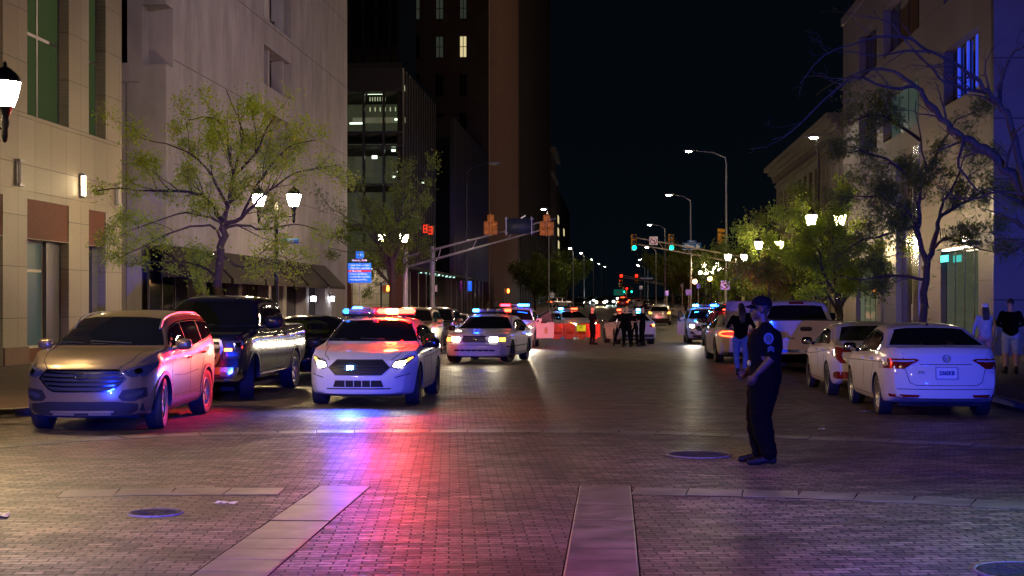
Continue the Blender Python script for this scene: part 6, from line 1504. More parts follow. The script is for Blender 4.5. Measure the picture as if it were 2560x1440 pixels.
def disc_on_arm(name, c, n_, rx, rz, m_, ring=None, shape=None):
    """embroidered patch: a thin curved shield lying on the sleeve"""
    mb = MB(); t_ = Vector((0, 1, 0)); u_ = Vector((0, 0, 1)); n_ = Vector(n_).normalized(); t_ = (t_ - n_ * t_.dot(n_)).normalized(); u_ = n_.cross(t_) * (1 if n_.cross(t_).z > 0 else -1)
    pts = shape or [(math.cos(2 * PI * i / 20), math.sin(2 * PI * i / 20)) for i in range(20)]
    vs = [Vector(c) + t_ * a * rx + u_ * b_ * rz - n_ * (.012 * a * a) for a, b_ in pts]; k = len(vs)
    mb.add([v for v in vs] + [v - n_ * .02 for v in vs], [tuple(range(k))] + [(i, k + i, k + (i + 1) % k, (i + 1) % k) for i in range(k)])
    return mb.obj(name, m_, sgt, fix=True)
M_PB = mat("patch_blue", (.02, .06, .13), .6); M_PB2 = mat("patch_dark_blue", (.01, .03, .05), .6)
arm = lambda t: Vector(J['shL']).lerp(Vector(J['elL']), t)
sn = Vector((-1, 0, .12)).normalized()
disc_on_arm("sleeve_patch", arm(.32) + sn * .102, sn, .052, .062, M_PB, shape=[(math.sin(a) * (1 - .12 * (math.cos(a) < -.5)), math.cos(a)) for a in [2 * PI * i / 24 for i in range(24)]])
disc_on_arm("patch_centre", arm(.32) + sn * .1045, sn, .036, .042, M_PB2)
for a in ((1, 0), (0, 1)): disc_on_arm("patch_star", arm(.32) + sn * .107, sn, .028 if a[0] else .006, .006 if a[0] else .032, M_PB)
for k in range(3):
    z_ = arm(.70) + sn * .095 + Vector((0, 0, -.018 + k * .018))
    disc_on_arm("sergeant_chevron", z_, sn, .034, .030, M_PB, shape=[(-1, -.6), (-1, -.25), (0, .45), (1, -.25), (1, -.6), (0, .1)])
mb = MB(); mb.bbox((-.11, .150, 1.06), (.02, .185, 1.12), .008); mb.obj("yellow_stun_gun", mat("yellow_plastic", (.45, .42, .08), .5), sgt)
mb = MB(); mb.bbox((.03, .15, 1.28), (.09, .18, 1.40), .006); mb.tube([(.06, .165, 1.40), (.06, .16, 1.46)], .006, 6); mb.obj("radio", M_BLKP, sgt)
mb = MB()
for k in range(4): mb.ball((-.08, .150 - .004 * abs(k - 1.5), 1.24 + k * .045), (.016, .012, .012))
mb.bbox((-.11, .142, 1.22), (-.05, .156, 1.25), .005); mb.obj("name_badges", mat("brass_badge", (.55, .36, .14), .3, .8), sgt)
mb = MB(); w_ = Vector(J['elL']).lerp(Vector(J['wrL']), .93); mb.tube([w_ - (Vector(J['wrL']) - Vector(J['elL'])).normalized() * .012, w_ + (Vector(J['wrL']) - Vector(J['elL'])).normalized() * .012], .034, 14, caps=False); mb.obj("wristwatch", M_BLKP, sgt)
mb = MB(); hh = [HM @ Vector((s_ * .031, .088, .006)) for s_ in (-1, 1)]
for q in hh: mb.ball(q, (.012, .008, .007), 0, 8)
mb.obj("eyes", mat("eye_white", (.5, .48, .45), .2), sgt)
# --- others
TO_S = lambda s_, t_: s_.lerp(t_, .5)
off_pose = dict(elL=(-.26, .02, 1.18), wrL=(-.10, .22, 1.12), hdL=(0, .27, 1.14), elR=(.26, .02, 1.18), wrR=(.10, .20, 1.16), hdR=(.02, .26, 1.18))
lean_on = dict(elL=(-.27, .10, 1.22), wrL=(-.12, .34, 1.18), elR=(.27, .10, 1.22), wrR=(.12, .34, 1.20))
person("person in black T-shirt and blue jeans bending over the open boot of the police saloon", G(1852, 940), R(-18), h=1.80, top=C_BLACK, legs=C_JEAN, skin=S_MID, sleeve=.4, bulk=1.12, pose=dict(elL=(-.33, .02, 1.22), wrL=(-.22, .22, 1.12), elR=(.33, .02, 1.22), wrR=(.22, .22, 1.12), anL=(-.07, -.02, .09), toL=(-.07, .15, .03), anR=(.09, .04, .09), toR=(.12, .2, .03)), hair=H_BLACK, hairstyle='long', lean=(.0, .06), head=(R(20), R(15)))
person("person in white cap, pale blue shirt and long dark hair walking away on the right", U(8.82, 34.6, .15), R(-6), h=1.64, top=C_LTBLUE, legs=C_PINK, skin=S_MID, sleeve=1, bulk=1.06, hairstyle='long', hair=H_BLACK, cap=C_WHITE, pose=dict(elL=(-.28, -.03, 1.18), wrL=(-.30, .06, .95), elR=(.28, -.03, 1.18), wrR=(.30, .04, .95), anL=(-.09, .15, .10), toL=(-.10, .32, .04), knL=(-.11, .14, .52), anR=(.09, -.12, .12), toR=(.10, .03, .03)))
person("person in loose black top and pale shorts beside the parking meter", U(9.3, 34.2, .15), R(-10), h=1.76, top=C_BLACK, legs=C_LTBLUE, skin=S_MID, sleeve=1, bulk=1.2, hairstyle='short', legcut=1, pose=dict(elL=(-.30, .0, 1.20), wrL=(-.16, .20, 1.12), elR=(.30, .0, 1.20), wrR=(.18, .18, 1.12)))
GO = "officers gathered in the road"
person("person in dark uniform standing apart on the left with hands held at the waist", G(1481, 862), R(-60), h=1.80, pose=off_pose, skin=S_LIGHT, hairstyle='bald', group=GO)
person("person in dark uniform leaning with legs apart, leftmost of the huddle", G(1552, 866), R(-22), h=1.78, hairstyle='bald', group=GO, lean=(.10, .05), pose=dict(anL=(-.30, -.05, .09), toL=(-.34, .1, .03), knL=(-.22, .0, .51), anR=(.16, 0, .09), toR=(.2, .16, .03), elL=(-.34, -.02, 1.16), wrL=(-.24, .10, .98)))
person("broad person in dark uniform seen from behind in the middle of the huddle", G(1567, 869), R(-5), h=1.82, hairstyle='bald', skin=S_LIGHT, bulk=1.2, group=GO, pose=dict(elL=(-.30, -.03, 1.15), wrL=(-.36, .02, .95), anL=(-.14, 0, .09), anR=(.16, 0, .09)))
person("shorter person with short black hair between the officers in the huddle", G(1586, 866), R(165), h=1.70, hairstyle='short', hair=H_BLACK, group=GO, pose=lean_on, lean=(0, .05), sleeve=.4)
person("person in dark uniform and cap with outstretched forearms, rightmost of the huddle", G(1606, 866), R(62), h=1.83, hairstyle='short', cap=C_BLACK, group=GO, pose=lean_on, bulk=1.12, head=(0, R(22)), skin=S_LIGHT)
person("person with long dark hair and blue top by the far corner of the garage", U(-12.6, 80, .12), R(-60), h=1.66, hairstyle='long', hair=H_BROWN, top=cloth("dark_blue_top", (.03, .04, .12)), legs=C_BLACK)
person("person glimpsed between the garage corner and the blue direction sign", U(-12.0, 84, .1), R(170), h=1.62, hairstyle='short', hair=H_BROWN, top=C_BLACK, legs=C_BLACK)
person("smaller person in pale clothes walking on the far left pavement", U(-14.2, 160, .5), R(180), h=1.55, top=C_GREY, legs=C_GREY, hairstyle='short', hair=H_BROWN, group="people on the far pavement")
person("taller person in a pale blue shirt and dark trousers on the far left pavement", U(-13.3, 160, .5), R(180), h=1.80, top=C_LTBLUE, legs=C_BLACK, hairstyle='short', hair=H_BROWN, group="people on the far pavement")
# ================================================================= TREES
M_BARK = noisy(mat("tree_bark", (.055, .042, .034), .85), 14, .45, .6)
M_BARKL = noisy(mat("tree_bark_pale", (.055, .055, .042), .85), 12, .4, .6)
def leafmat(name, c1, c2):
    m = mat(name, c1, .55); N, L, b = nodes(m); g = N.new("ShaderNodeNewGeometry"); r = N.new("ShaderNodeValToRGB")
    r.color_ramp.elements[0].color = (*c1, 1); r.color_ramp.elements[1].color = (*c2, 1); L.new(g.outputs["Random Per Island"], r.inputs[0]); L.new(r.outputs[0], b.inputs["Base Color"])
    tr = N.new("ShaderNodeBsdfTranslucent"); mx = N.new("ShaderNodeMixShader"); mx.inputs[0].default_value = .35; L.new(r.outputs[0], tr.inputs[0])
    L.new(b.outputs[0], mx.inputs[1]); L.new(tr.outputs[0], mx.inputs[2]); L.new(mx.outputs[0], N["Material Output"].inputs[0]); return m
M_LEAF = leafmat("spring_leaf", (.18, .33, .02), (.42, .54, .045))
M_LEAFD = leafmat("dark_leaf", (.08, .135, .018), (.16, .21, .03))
class Tree:
    def __init__(s, seed): s.r = random.Random(seed); s.b = MB(); s.tips = []
    def rv(s, k=1.0): return Vector((s.r.gauss(0, 1), s.r.gauss(0, 1), s.r.gauss(0, 1))) * k
    def limb(s, pts, r0, r1, level, n=7, sub=1.0, tip=True, droop=0.0):
        pts = [Vector(p) for p in pts]; P = [Vector(p) for p in crom([tuple(p) for p in pts], 3)]
        for i in range(1, len(P) - 1): P[i] += s.rv(.012 + r0 * .10)
        k = len(P); rad = [r0 + (r1 - r0) * (i / (k - 1)) ** .8 for i in range(k)]
        s.b.tube(P, rad, n, caps=False)
        if level > 0:
            L = sum((P[i + 1] - P[i]).length for i in range(k - 1)); m = int(s.dens * sub * L * (1.7 if level > 1 else 3.0)) + 1
            for j in range(m):
                t = s.r.uniform(.10, 1.0) ** .9; i = min(int(t * (k - 1)), k - 2); p = P[i].lerp(P[i + 1], t * (k - 1) - i); d = (P[i + 1] - P[i]).normalized()
                sd = s.rv(); sd = (sd - d * sd.dot(d)).normalized(); out = (p - s.cen); out.z *= .3; out = out.normalized() if out.length > .1 else sd
                dr = (d * s.r.uniform(.4, .9) + sd * s.r.uniform(.5, 1.0) + out * .35 + Vector((0, 0, .18 - droop))).normalized()
                ln = min(L * s.r.uniform(.18, .62), s.maxl * s.r.uniform(.5, 1.1)) * (1.05 - t * .5); rr = max(rad[i] * s.r.uniform(.35, .6), s.minr)
                q = p + dr * ln * .5 + s.rv(ln * .07); e = q + (dr + Vector((0, 0, .12 - droop)) + s.rv(.22)).normalized() * ln * .5
                s.limb([p, q, e], rr, s.minr * .6, level - 1, 5 if level > 1 else 3, sub, droop=droop)
        if level <= 1 and tip:
            for i in range(max(0, k // 4), k): s.tips.append((P[i], (P[min(i + 1, k - 1)] - P[max(i - 1, 0)])))
    def leaves(s, n, size, spread, mtl, parent, zbias=None):
        b = MB(); T = s.tips
        if not T or n == 0: return None
        V = []; 
        for q in range(n):
            p, d = s.r.choice(T)
            if zbias and s.r.random() > zbias(p): continue
            c = p + s.rv(spread)
            kk = s.r.choice((2, 3, 4))
            ax = s.rv().normalized()
            for j in range(kk):
                a = s.rv().normalized(); a = (a + Vector((0, 0, -.15))).normalized(); w = a.cross(ax); 
                if w.length < .1: continue
                w.normalize(); l_ = size * s.r.uniform(.6, 1.2); ww = l_ * .26; c0 = c + a * size * .1
                nn = a.cross(w) * l_ * .12
                b.add([c0, c0 + a * l_ * .5 + w * ww, c0 + a * l_ + nn, c0 + a * l_ * .5 - w * ww], [(0, 1, 2, 3)], 0, False)
        return b.obj("crown", mtl, parent)
def mk_tree(label, base, height, width, seed, limbs=None, trunk_r=.14, fork=.38, level=3, dens=1.0, minr=.006, maxl=1.4, nleaf=4000, leaf=.07, spread=.07, mtl=None, bark=None, nl=6, group="street trees", droop=0.0, sub=1.0, name="street_tree", zb=None):
    t = Tree(seed); t.dens = dens; t.minr = minr; t.maxl = maxl; base = Vector(base); t.cen = base + Vector((0, 0, height * .5)); rr = t.r
    if limbs:
        for L_ in limbs: t.limb(L_[0], L_[1], L_[2], L_[3] if len(L_) > 3 else level, 9, sub, droop=droop)
    else:
        top = base + Vector((rr.uniform(-.1, .1), rr.uniform(-.1, .1), height * fork)); t.limb([base - Vector((0, 0, .1)), base.lerp(top, .5) + t.rv(.03), top], trunk_r * 1.15, trunk_r * .8, 0, 10, tip=False)
        for i in range(nl):
            a = 2 * PI * (i + rr.random() * .6) / nl; el = rr.uniform(.35, 1.0) if i else 1.4; o = Vector((math.cos(a) * math.cos(el), math.sin(a) * math.cos(el), math.sin(el)))
            l_ = (width * .5 * math.cos(el) + height * (1 - fork) * math.sin(el)) * rr.uniform(.85, 1.05)
            e = top + Vector((o.x * width * .5 / max(.3, math.cos(el)) * math.cos(el), o.y * width * .5, (height * (1 - fork)) * math.sin(el) * rr.uniform(.8, 1)))
            m = top.lerp(e, .5) + Vector((0, 0, height * .05)) + t.rv(.15)
            t.limb([top - Vector((0, 0, rr.uniform(0, .5))), top.lerp(m, .5) + t.rv(.08), m, e], trunk_r * .55, minr * 1.5, level, 7, sub, droop=droop)
    root_ = thing(name, tuple(base), 0, label, "tree", group); inv = Matrix.Translation(-base)
    t.b.v = [tuple(inv @ Vector(v)) for v in t.b.v]; t.tips = [(inv @ p, d) for p, d in t.tips]
    t.b.obj("trunk", bark or M_BARK, root_)
    t.leaves(nleaf, leaf, spread, mtl or M_LEAF, root_, zb); return root_
def PL(Y, pts, jit=.0, seed=1):
    """polyline of seen points at depth about Y, wandering in depth"""
    q = random.Random(seed); dy = q.uniform(-1, 1); out = []
    for i, (x, y) in enumerate(pts): out.append(PX(x, y, Y + dy * jit * i / max(1, len(pts) - 1)))
    return out
# the big maple-like tree in front of the garage
Yt = 35.5; b0 = U(-9.85, 35.6); b0 = PX(546, 0, 35.5); b0.z = .15
L1 = [[(546, 900), (546, 760), (544, 729), (551, 640), (554, 607), (560, 560)], [(560, 566), (570, 507), (581, 449), (575, 396), (562, 327), (528, 296), (470, 300)], [(581, 449), (600, 380), (607, 343), (598, 300), (586, 275), (565, 225)],
      [(560, 562), (533, 520), (502, 491), (449, 478), (370, 478), (300, 470), (240, 478)], [(568, 515), (530, 440), (507, 412), (465, 380), (391, 354), (340, 345)], [(560, 562), (602, 549), (634, 512), (676, 475), (739, 433), (850, 412)],
      [(558, 580), (549, 557), (507, 539), (449, 536), (370, 560), (300, 590)], [(558, 575), (610, 562), (660, 575), (739, 560), (800, 575)], [(554, 607), (528, 566), (449, 575), (370, 612), (300, 645)], [(552, 640), (600, 668), (640, 655), (700, 640), (730, 655)],
      [(602, 549), (640, 470), (690, 400), (740, 360), (790, 350)], [(584, 440), (640, 380), (660, 330), (690, 290)], [(545, 700), (500, 665), (440, 655), (330, 660)]]
lim = []
for i, pts in enumerate(L1):
    r0 = .125 if i == 0 else (.065 if i in (1, 3, 5) else .042)
    lim.append((PL(Yt, pts, 2.2 if i else 0, i + 3), r0, .085 if i == 0 else .008, 0 if i == 0 else 3))
mk_tree("spring-green leafy street tree in front of the garage, behind the navy pickup", b0, 7, 6, 11, limbs=lim, dens=1.35, minr=.0042, maxl=1.7, nleaf=15000, leaf=.060, spread=.13)
# the tree with a bare near-side crown by the far lamps
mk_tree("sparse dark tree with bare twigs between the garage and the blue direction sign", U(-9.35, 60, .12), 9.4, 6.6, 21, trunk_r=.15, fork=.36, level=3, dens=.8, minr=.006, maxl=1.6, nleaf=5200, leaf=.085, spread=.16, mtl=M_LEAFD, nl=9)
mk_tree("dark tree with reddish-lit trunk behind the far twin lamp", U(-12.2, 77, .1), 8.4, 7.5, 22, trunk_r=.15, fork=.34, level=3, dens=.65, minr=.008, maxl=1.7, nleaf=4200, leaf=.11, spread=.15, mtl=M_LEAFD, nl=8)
# right-hand trees
Y2 = 36.8; b2 = PX(2310, 0, Y2); b2.z = .15
L2 = [[(2308, 930), (2308, 800), (2312, 700), (2318, 650)], [(2318, 655), (2300, 600), (2296, 540), (2302, 480), (2318, 430), (2300, 350), (2290, 250)], [(2318, 650), (2338, 590), (2350, 540), (2362, 500), (2400, 430), (2420, 360)], [(2326, 625), (2360, 600), (2400, 606), (2450, 622), (2520, 640)],
      [(2300, 590), (2270, 530), (2230, 500), (2170, 490), (2100, 500)], [(2302, 480), (2250, 420), (2200, 390), (2130, 380), (2080, 400)], [(2350, 540), (2420, 500), (2480, 470), (2550, 480)], [(2296, 560), (2240, 580), (2160, 600), (2090, 640)], [(2318, 430), (2360, 350), (2390, 300), (2440, 280)], [(2300, 350), (2230, 300), (2180, 290), (2120, 310)], [(2310, 700), (2240, 690), (2160, 700), (2090, 690)]]
lim = [(PL(Y2, p, 2.5 if i else 0, i + 40), .12 if i == 0 else (.085 if i < 3 else .05), .08 if i == 0 else .009, 0 if i == 0 else 3) for i, p in enumerate(L2)]
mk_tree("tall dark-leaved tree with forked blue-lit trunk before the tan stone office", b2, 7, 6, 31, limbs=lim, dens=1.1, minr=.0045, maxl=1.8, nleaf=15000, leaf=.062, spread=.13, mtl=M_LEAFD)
Y3 = 23.5
L3 = [[(2660, 1060), (2640, 800), (2600, 600), (2560, 486), (2515, 417), (2467, 375), (2409, 343), (2367, 311), (2319, 253), (2293, 216), (2251, 190), (2198, 174), (2120, 190), (2040, 240)], [(2575, 520), (2545, 380), (2520, 296), (2499, 259), (2472, 232), (2435, 190), (2388, 158), (2325, 132), (2272, 127), (2198, 138), (2100, 130)],
      [(2499, 259), (2500, 222), (2520, 153), (2552, 116), (2600, 90)], [(2293, 216), (2220, 220), (2130, 190), (2050, 260), (1980, 330), (1930, 350)], [(2409, 343), (2400, 420), (2440, 470), (2500, 510)], [(2472, 232), (2380, 210), (2330, 180), (2230, 60), (2150, 40)], [(2325, 132), (2250, 90), (2160, 100), (2060, 140), (2000, 210)], [(2560, 486), (2480, 480), (2420, 500), (2350, 470)], [(2600, 600), (2530, 620), (2460, 600)], [(2515, 417), (2540, 330), (2600, 280)]]
lim = [(PL(Y3, p, 1.6, i + 70), (.13, .07, .045, .028, .03, .035, .028, .03, .03, .03)[i], .006, 3 if i else 2) for i, p in enumerate(L3)]
b3 = PX(2662, 0, Y3); b3.z = .1
mk_tree("bare-branched tree arching in from the right edge of the picture", b3, 8, 6, 35, limbs=lim, dens=1.0, minr=.0032, maxl=1.25, nleaf=0, bark=M_BARKL, droop=.05)
mk_tree("yellow-green tree with twin stems under the bright twin lamp on the right", U(7.9, 50.5, .15), 6.3, 5.6, 51, trunk_r=.12, fork=.28, level=3, dens=1.1, minr=.006, maxl=1.6, nleaf=16000, leaf=.08, spread=.14, nl=8)
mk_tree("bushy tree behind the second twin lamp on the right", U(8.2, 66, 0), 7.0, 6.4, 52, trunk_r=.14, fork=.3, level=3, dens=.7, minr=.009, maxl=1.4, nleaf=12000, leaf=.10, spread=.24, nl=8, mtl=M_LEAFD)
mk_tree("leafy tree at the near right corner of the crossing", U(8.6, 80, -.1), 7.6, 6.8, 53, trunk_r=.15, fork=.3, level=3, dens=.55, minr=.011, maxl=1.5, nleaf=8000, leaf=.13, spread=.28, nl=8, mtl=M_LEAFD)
FT = "distant street trees"
tA = mk_tree("tree over the pleated fence past the crossing", U(10.2, 118, .1), 7.6, 7.5, 54, trunk_r=.16, fork=.3, level=2, dens=.9, minr=.014, maxl=1.6, nleaf=4200, leaf=.22, spread=.3, nl=9, group=FT, mtl=M_LEAFD)
for i, (u_, v_, s_, lb) in enumerate(((9.8, 134, 1.0, "second tree over the pleated fence past the crossing"), (9.2, 158, 1.05, "tree behind the far street-name sign on the right"), (9.5, 190, 1.2, "distant tree on the right near the parked cars"), (9.5, 235, 1.5, "farthest big tree on the right of the far road"), (-10.5, 190, 1.1, "distant tree on the left beyond the boxy pale SUV"), (-10, 235, 1.3, "farther tree on the left of the far road"), (-10, 300, 1.6, "farthest big tree on the left of the far road"), (12.5, 300, 1.7, "farthest of the trees closing the right side of the road"))):
    p = U(u_, v_); dup(tA, p, i * 1.3, lb, FT, s_)
# ================================================================= STREET FURNITURE
M_LAMP = mat("lamp_globe_glass", (.8, .7, .5), .4, emit=(1, .72, .36), es=290)
M_LAMPC = mat("cobra_lamp_lens", (.8, .7, .5), .4, emit=(1, .84, .58), es=260)
M_SIG = noisy(mat("signal_yellow_paint", (.62, .30, .02), .5), 12, .25)
M_SIGB = noisy(mat("signal_orange_back", (.55, .20, .045), .6), 12, .3)
def twin_lamp(label, P, rot, lean=0):
    t = thing("street_lamp", P, rot, label, "street lamp", "twin-globe street lamps")
    mb = MB(); mb.lathe([(.24, 0), (.24, .12), (.18, .2), (.16, .5), (.10, .62), (.075, .7), (.07, 2.4), (.06, 4.1), (.085, 4.12), (.085, 4.2), (.05, 4.3), (.045, 4.75), (.001, 4.9)], n=14)
    mb.obj("post", M_BLACKM, t)
    for s_ in (-1, 1):
        mb = MB(); mb.tube([(0, 0, 4.38), (s_ * .25, 0, 4.42), (s_ * .55, 0, 4.42)], .022, 8)
        mb.tube([(s_ * .05, 0, 4.12), (s_ * .2, 0, 4.06), (s_ * .34, 0, 4.16), (s_ * .32, 0, 4.30), (s_ * .22, 0, 4.28)], .014, 6)
        mb.lathe([(.001, 4.20), (.03, 4.22), (.05, 4.30), (.045, 4.40), (.07, 4.50), (.055, 4.58), (.10, 4.70), (.125, 4.74)], (s_ * .55, 0, 0), 12)
        a = mb.obj("arm", M_BLACKM, t)
        mb = MB(); mb.lathe([(.001, 4.742), (.125, 4.745), (.165, 4.85), (.205, 5.0), (.225, 5.12), (.001, 5.125)], (s_ * .55, 0, 0), 16); mb.obj("lamp_globe", M_LAMP, a)
        mb = MB(); mb.lathe([(.232, 5.10), (.235, 5.14), (.17, 5.24), (.09, 5.31), (.03, 5.34), (.035, 5.38), (.001, 5.43)], (s_ * .55, 0, 0), 16); mb.obj("finial_cap", M_BLACKM, a)
    return t
TL = twin_lamp("black twin-globe lamp cut off by the left edge of the picture", PX(-82, 0, 20.8).to_3d() * 1 if False else U(0, 0), 0)
p = PX(-80, 0, 21.2); TL.location = (p.x, p.y, .0); 
def lamp_at(label, px, Y, rot=0, z=.15):
    p = PX(px, 0, Y); c = dup(TL, Vector((p.x, p.y, gz(Y) + z)), rot, label); return c
lamp_at("black twin-globe lamp with a blue street sign, behind the green tree", 691, 45.0)
lamp_at("black twin-globe lamp above the blue direction sign", 981, 67.5)
lamp_at("black twin-globe lamp, brightest in the yellow-green trees on the right", 2064, 54.5)
lamp_at("black twin-globe lamp second from the camera on the right", 1923, 75.5)
for px, Y, lb in ((1840, 96, "twin lamp third from the camera on the right, half hidden in leaves"), (1777, 121, "twin lamp by the pleated fence past the crossing")): lamp_at(lb, px, Y)
def cobra(label, px, Y, z, dx, lit=True, base=0, r=.09, lean=None, m_=None):
    """tall pole with a curved arm; dx: how far the head reaches to the side"""
    p = PX(px, 0, Y); g = gz(Y) + base; H_ = z - g
    t = thing("tall_street_light", (p.x, p.y, g), 0, label, "street light", "tall arm street lights")
    s_ = 1 if dx > 0 else -1
    mb = MB(); mb.tube([(0, 0, 0), (0, 0, H_ * .5), (0, 0, H_ - .9), (s_ * .08, 0, H_ - .5), (dx * .35, 0, H_ - .12), (dx * .8, 0, H_)], [r, r * .85, r * .65, r * .6, .04, .03], 8); mb.obj("pole", m_ or M_GALV, t)
    mb = MB(); mb.ball((dx, 0, H_ + .03), (.42, .16, .09)); mb.obj("lamp_head", M_GALV, t)
    mb = MB(); mb.ball((dx, 0, H_ - .035), (.24, .13, .07)); mb.obj("lens", M_LAMPC if lit else M_SCOFF, t); return t
cobra("tall pole with bright white lamp at the corner of the crossing, highest in the sky", 1816, 104, 13.0, -2.75)
cobra("second tall street light on the right, below the highest one", 1727, 121, 11.1, -1.85)
cobra("third tall street light on the right, above the green signals", 1663, 163, 10.9, -1.8)
cobra("fourth tall street light on the right", 1640, 215, 10.4, -1.4); cobra("fifth tall street light on the right, in the row to the far junction", 1620, 290, 10.9, -1.7); cobra("last tall street light on the right, farthest away", 1612, 350, 11.2, -1.6)
cobra("tall street light beside the orange signal back, left of the sky gap", 1372, 139, 11.1, -.5)
cobra("tall street light above the far left trees", 1433, 232, 10.9, -.5); cobra("small far street light left of the green signals", 1460, 290, 12.2, -.6); cobra("farthest street light on the left", 1484, 350, 12.8, -.6)
cobra("unlit tall street light before the ribbed brown tower", 1166, 92, 10.9, 1.8, False, m_=M_BLACKM)
cobra("dark pole with floodlight before the cornice building", 2046, 75, 10.6, -.25, m_=M_BLACKM)
cobra("tiny street light on the left near the end of the road", 1503, 450, 14.5, -.7); cobra("tiny street light on the right near the end of the road", 1600, 460, 14.5, -.8); cobra("tiniest street light at the very end of the road, left side", 1517, 560, 16.5, -.7)
# five-globe ornamental lamps
M_GLB = mat("small_globe_glass", (.8, .75, .6), .4, emit=(1, .84, .60), es=30)
def cluster(label, px, Y, z):
    p = PX(px, 0, Y); g = gz(Y) + .15; t = thing("globe_lamp", (p.x, p.y, g), 0, label, "street lamp", "ornamental globe lamps"); H_ = z - g
    mb = MB(); mb.lathe([(.2, 0), (.12, .5), (.07, .8), (.06, H_ - .3)], n=10)
    for k in range(4): a = PI / 2 * k; mb.tube([(0, 0, H_ - .6), (.35 * math.cos(a), .35 * math.sin(a), H_ - .55), (.5 * math.cos(a), .5 * math.sin(a), H_ - .25)], .03, 6)
    mb.obj("post", M_BLACKM, t)
    for k in range(5):
        a = PI / 2 * k; c = (.5 * math.cos(a), .5 * math.sin(a), H_ - .08) if k < 4 else (0, 0, H_ + .12)
        mb = MB(); mb.ball(c, .17); mb.obj("lamp_globe", M_GLB, t)
cluster("five-globe lamp above the fence, left of the yellow-green trees", 1765, 128, 4.7); cluster("five-globe lamp in the leaves right of the other five-globe lamp", 1797, 126, 5.0)
for px, Y, py, lb in ((1737, 120, 704, "single orange globe lamp by the fence"), (1775, 118, 697, "single orange globe lamp behind the five-globe lamp")):
    p = PX(px, py, Y); t = thing("globe_lamp", (p.x, p.y, gz(Y) + .15), 0, lb, "street lamp"); h_ = p.z - gz(Y) - .15
    mb = MB(); mb.lathe([(.1, 0), (.05, .3), (.045, h_ - .15)], n=8); mb.obj("post", M_BLACKM, t); mb = MB(); mb.ball((0, 0, h_), .2); mb.obj("lamp_globe", mat("orange_globe", (.8, .5, .3), .4, emit=(1, .46, .16), es=14), t)

# ---- traffic signals
M_LG = mat("signal_green_lit", (.02, .5, .4), .3, emit=(0, 1, .72), es=4); M_LR = mat("signal_red_lit", (.5, .02, .02), .3, emit=(1, .008, .004), es=9); M_LOFF = mat("signal_lens_off", (.03, .03, .03), .3)
def signal(label, P, rot, lit='g', m_=None, scale=1.0, group="green signals on the mast arm", back=False, dog=False, bits=(1, 1)):
    t = thing("traffic_signal", P, rot, label, "traffic signal", group); t.scale = (scale,) * 3
    cells = [(0, .36), (0, 0), (0, -.36)] if not dog else [(0, .36), (-.19, 0), (.19, 0), (-.19, -.36), (.19, -.36)]
    mb = MB()
    for x, z in cells: mb.bbox((x - .178, -.06, z - .178), (x + .178, .16, z + .178), .02)
    if dog: mb.box((-.03, .16, -.6), (.03, .20, .6))
    mb.obj("housing", m_ or M_SIG, t)
    for i, (x, z) in enumerate(cells):
        mb = MB(); pts = []
        n = 14; V = []
        for k in range(n + 1):
            a = R(-25 + 230 * k / n); V += [(x + .155 * math.cos(a), -.06, z + .155 * math.sin(a)), (x + .155 * math.cos(a), -.30, z - .01 + .155 * math.sin(a))]
        mb.add(V, [(2 * k, 2 * k + 1, 2 * k + 3, 2 * k + 2) for k in range(n)], 0, True); v_ = mb.obj("visor", m_ or M_SIG, t)
        on = (lit == 'g' and i == 2) or (lit == 'r' and i == 0) or (lit == 'R')
        mb = MB(); mb.ball((x, -.065, z), (.15, .03, .15), 0, 14); mb.obj("lens", (M_LG if lit == 'g' else M_LR) if on else M_LOFF, v_)
    return t
YG = 105.5
def arm_mast(label, pole_px, Yp, tip, za, zb_, r=.13, m_=None, tall=None, name="signal_mast"):
    p = PX(pole_px, 0, Yp); g = gz(Yp) + .15; t = thing(name, (p.x, p.y, g), 0, label, "signal mast", "signal masts"); T = tip - Vector((p.x, p.y, g))
    mb = MB(); mb.tube([(0, 0, 0), (0, 0, (tall or za) - g)], [r, r * .8], 12); mb.obj("pole", m_ or M_GALV, t)
    mb = MB(); mb.tube([(0, 0, za - g), tuple(T)], [.07, .04], 8); mb.tube([(0, 0, zb_ - g), tuple(T * .93 + Vector((0, 0, -.10)))], [.07, .045], 8)
    a = Vector((0, 0, za - g)); b = Vector((0, 0, zb_ - g)); T2 = T * .93 + Vector((0, 0, -.1))
    for k in (.25, .5, .75): mb.tube([a.lerp(T, k), b.lerp(T2, k)], .025, 6)
    mb.obj("mast_arm", m_ or M_GALV, t); return t
arm_mast("steel mast carrying the two green signals, its arm reaching left over the crossing", 1858, 104.5, PX(1576, 592, YG), 5.25, 4.75, m_=noisy(mat("galvanised_warm", (.42, .36, .26), .5, .4), 9, .2))
signal("green signal at the tip of the right-hand mast arm", PX(1585, 606, YG), R(2), 'g', scale=1.12); signal("green signal between the no-left-turn sign and the street-name sign", PX(1678, 606, YG), R(2), 'g', scale=1.12)
signal("amber-backed signal seen side-on in the leaves right of the street-name sign", PX(1801, 590, 104), R(105), 'g', group="side signals")
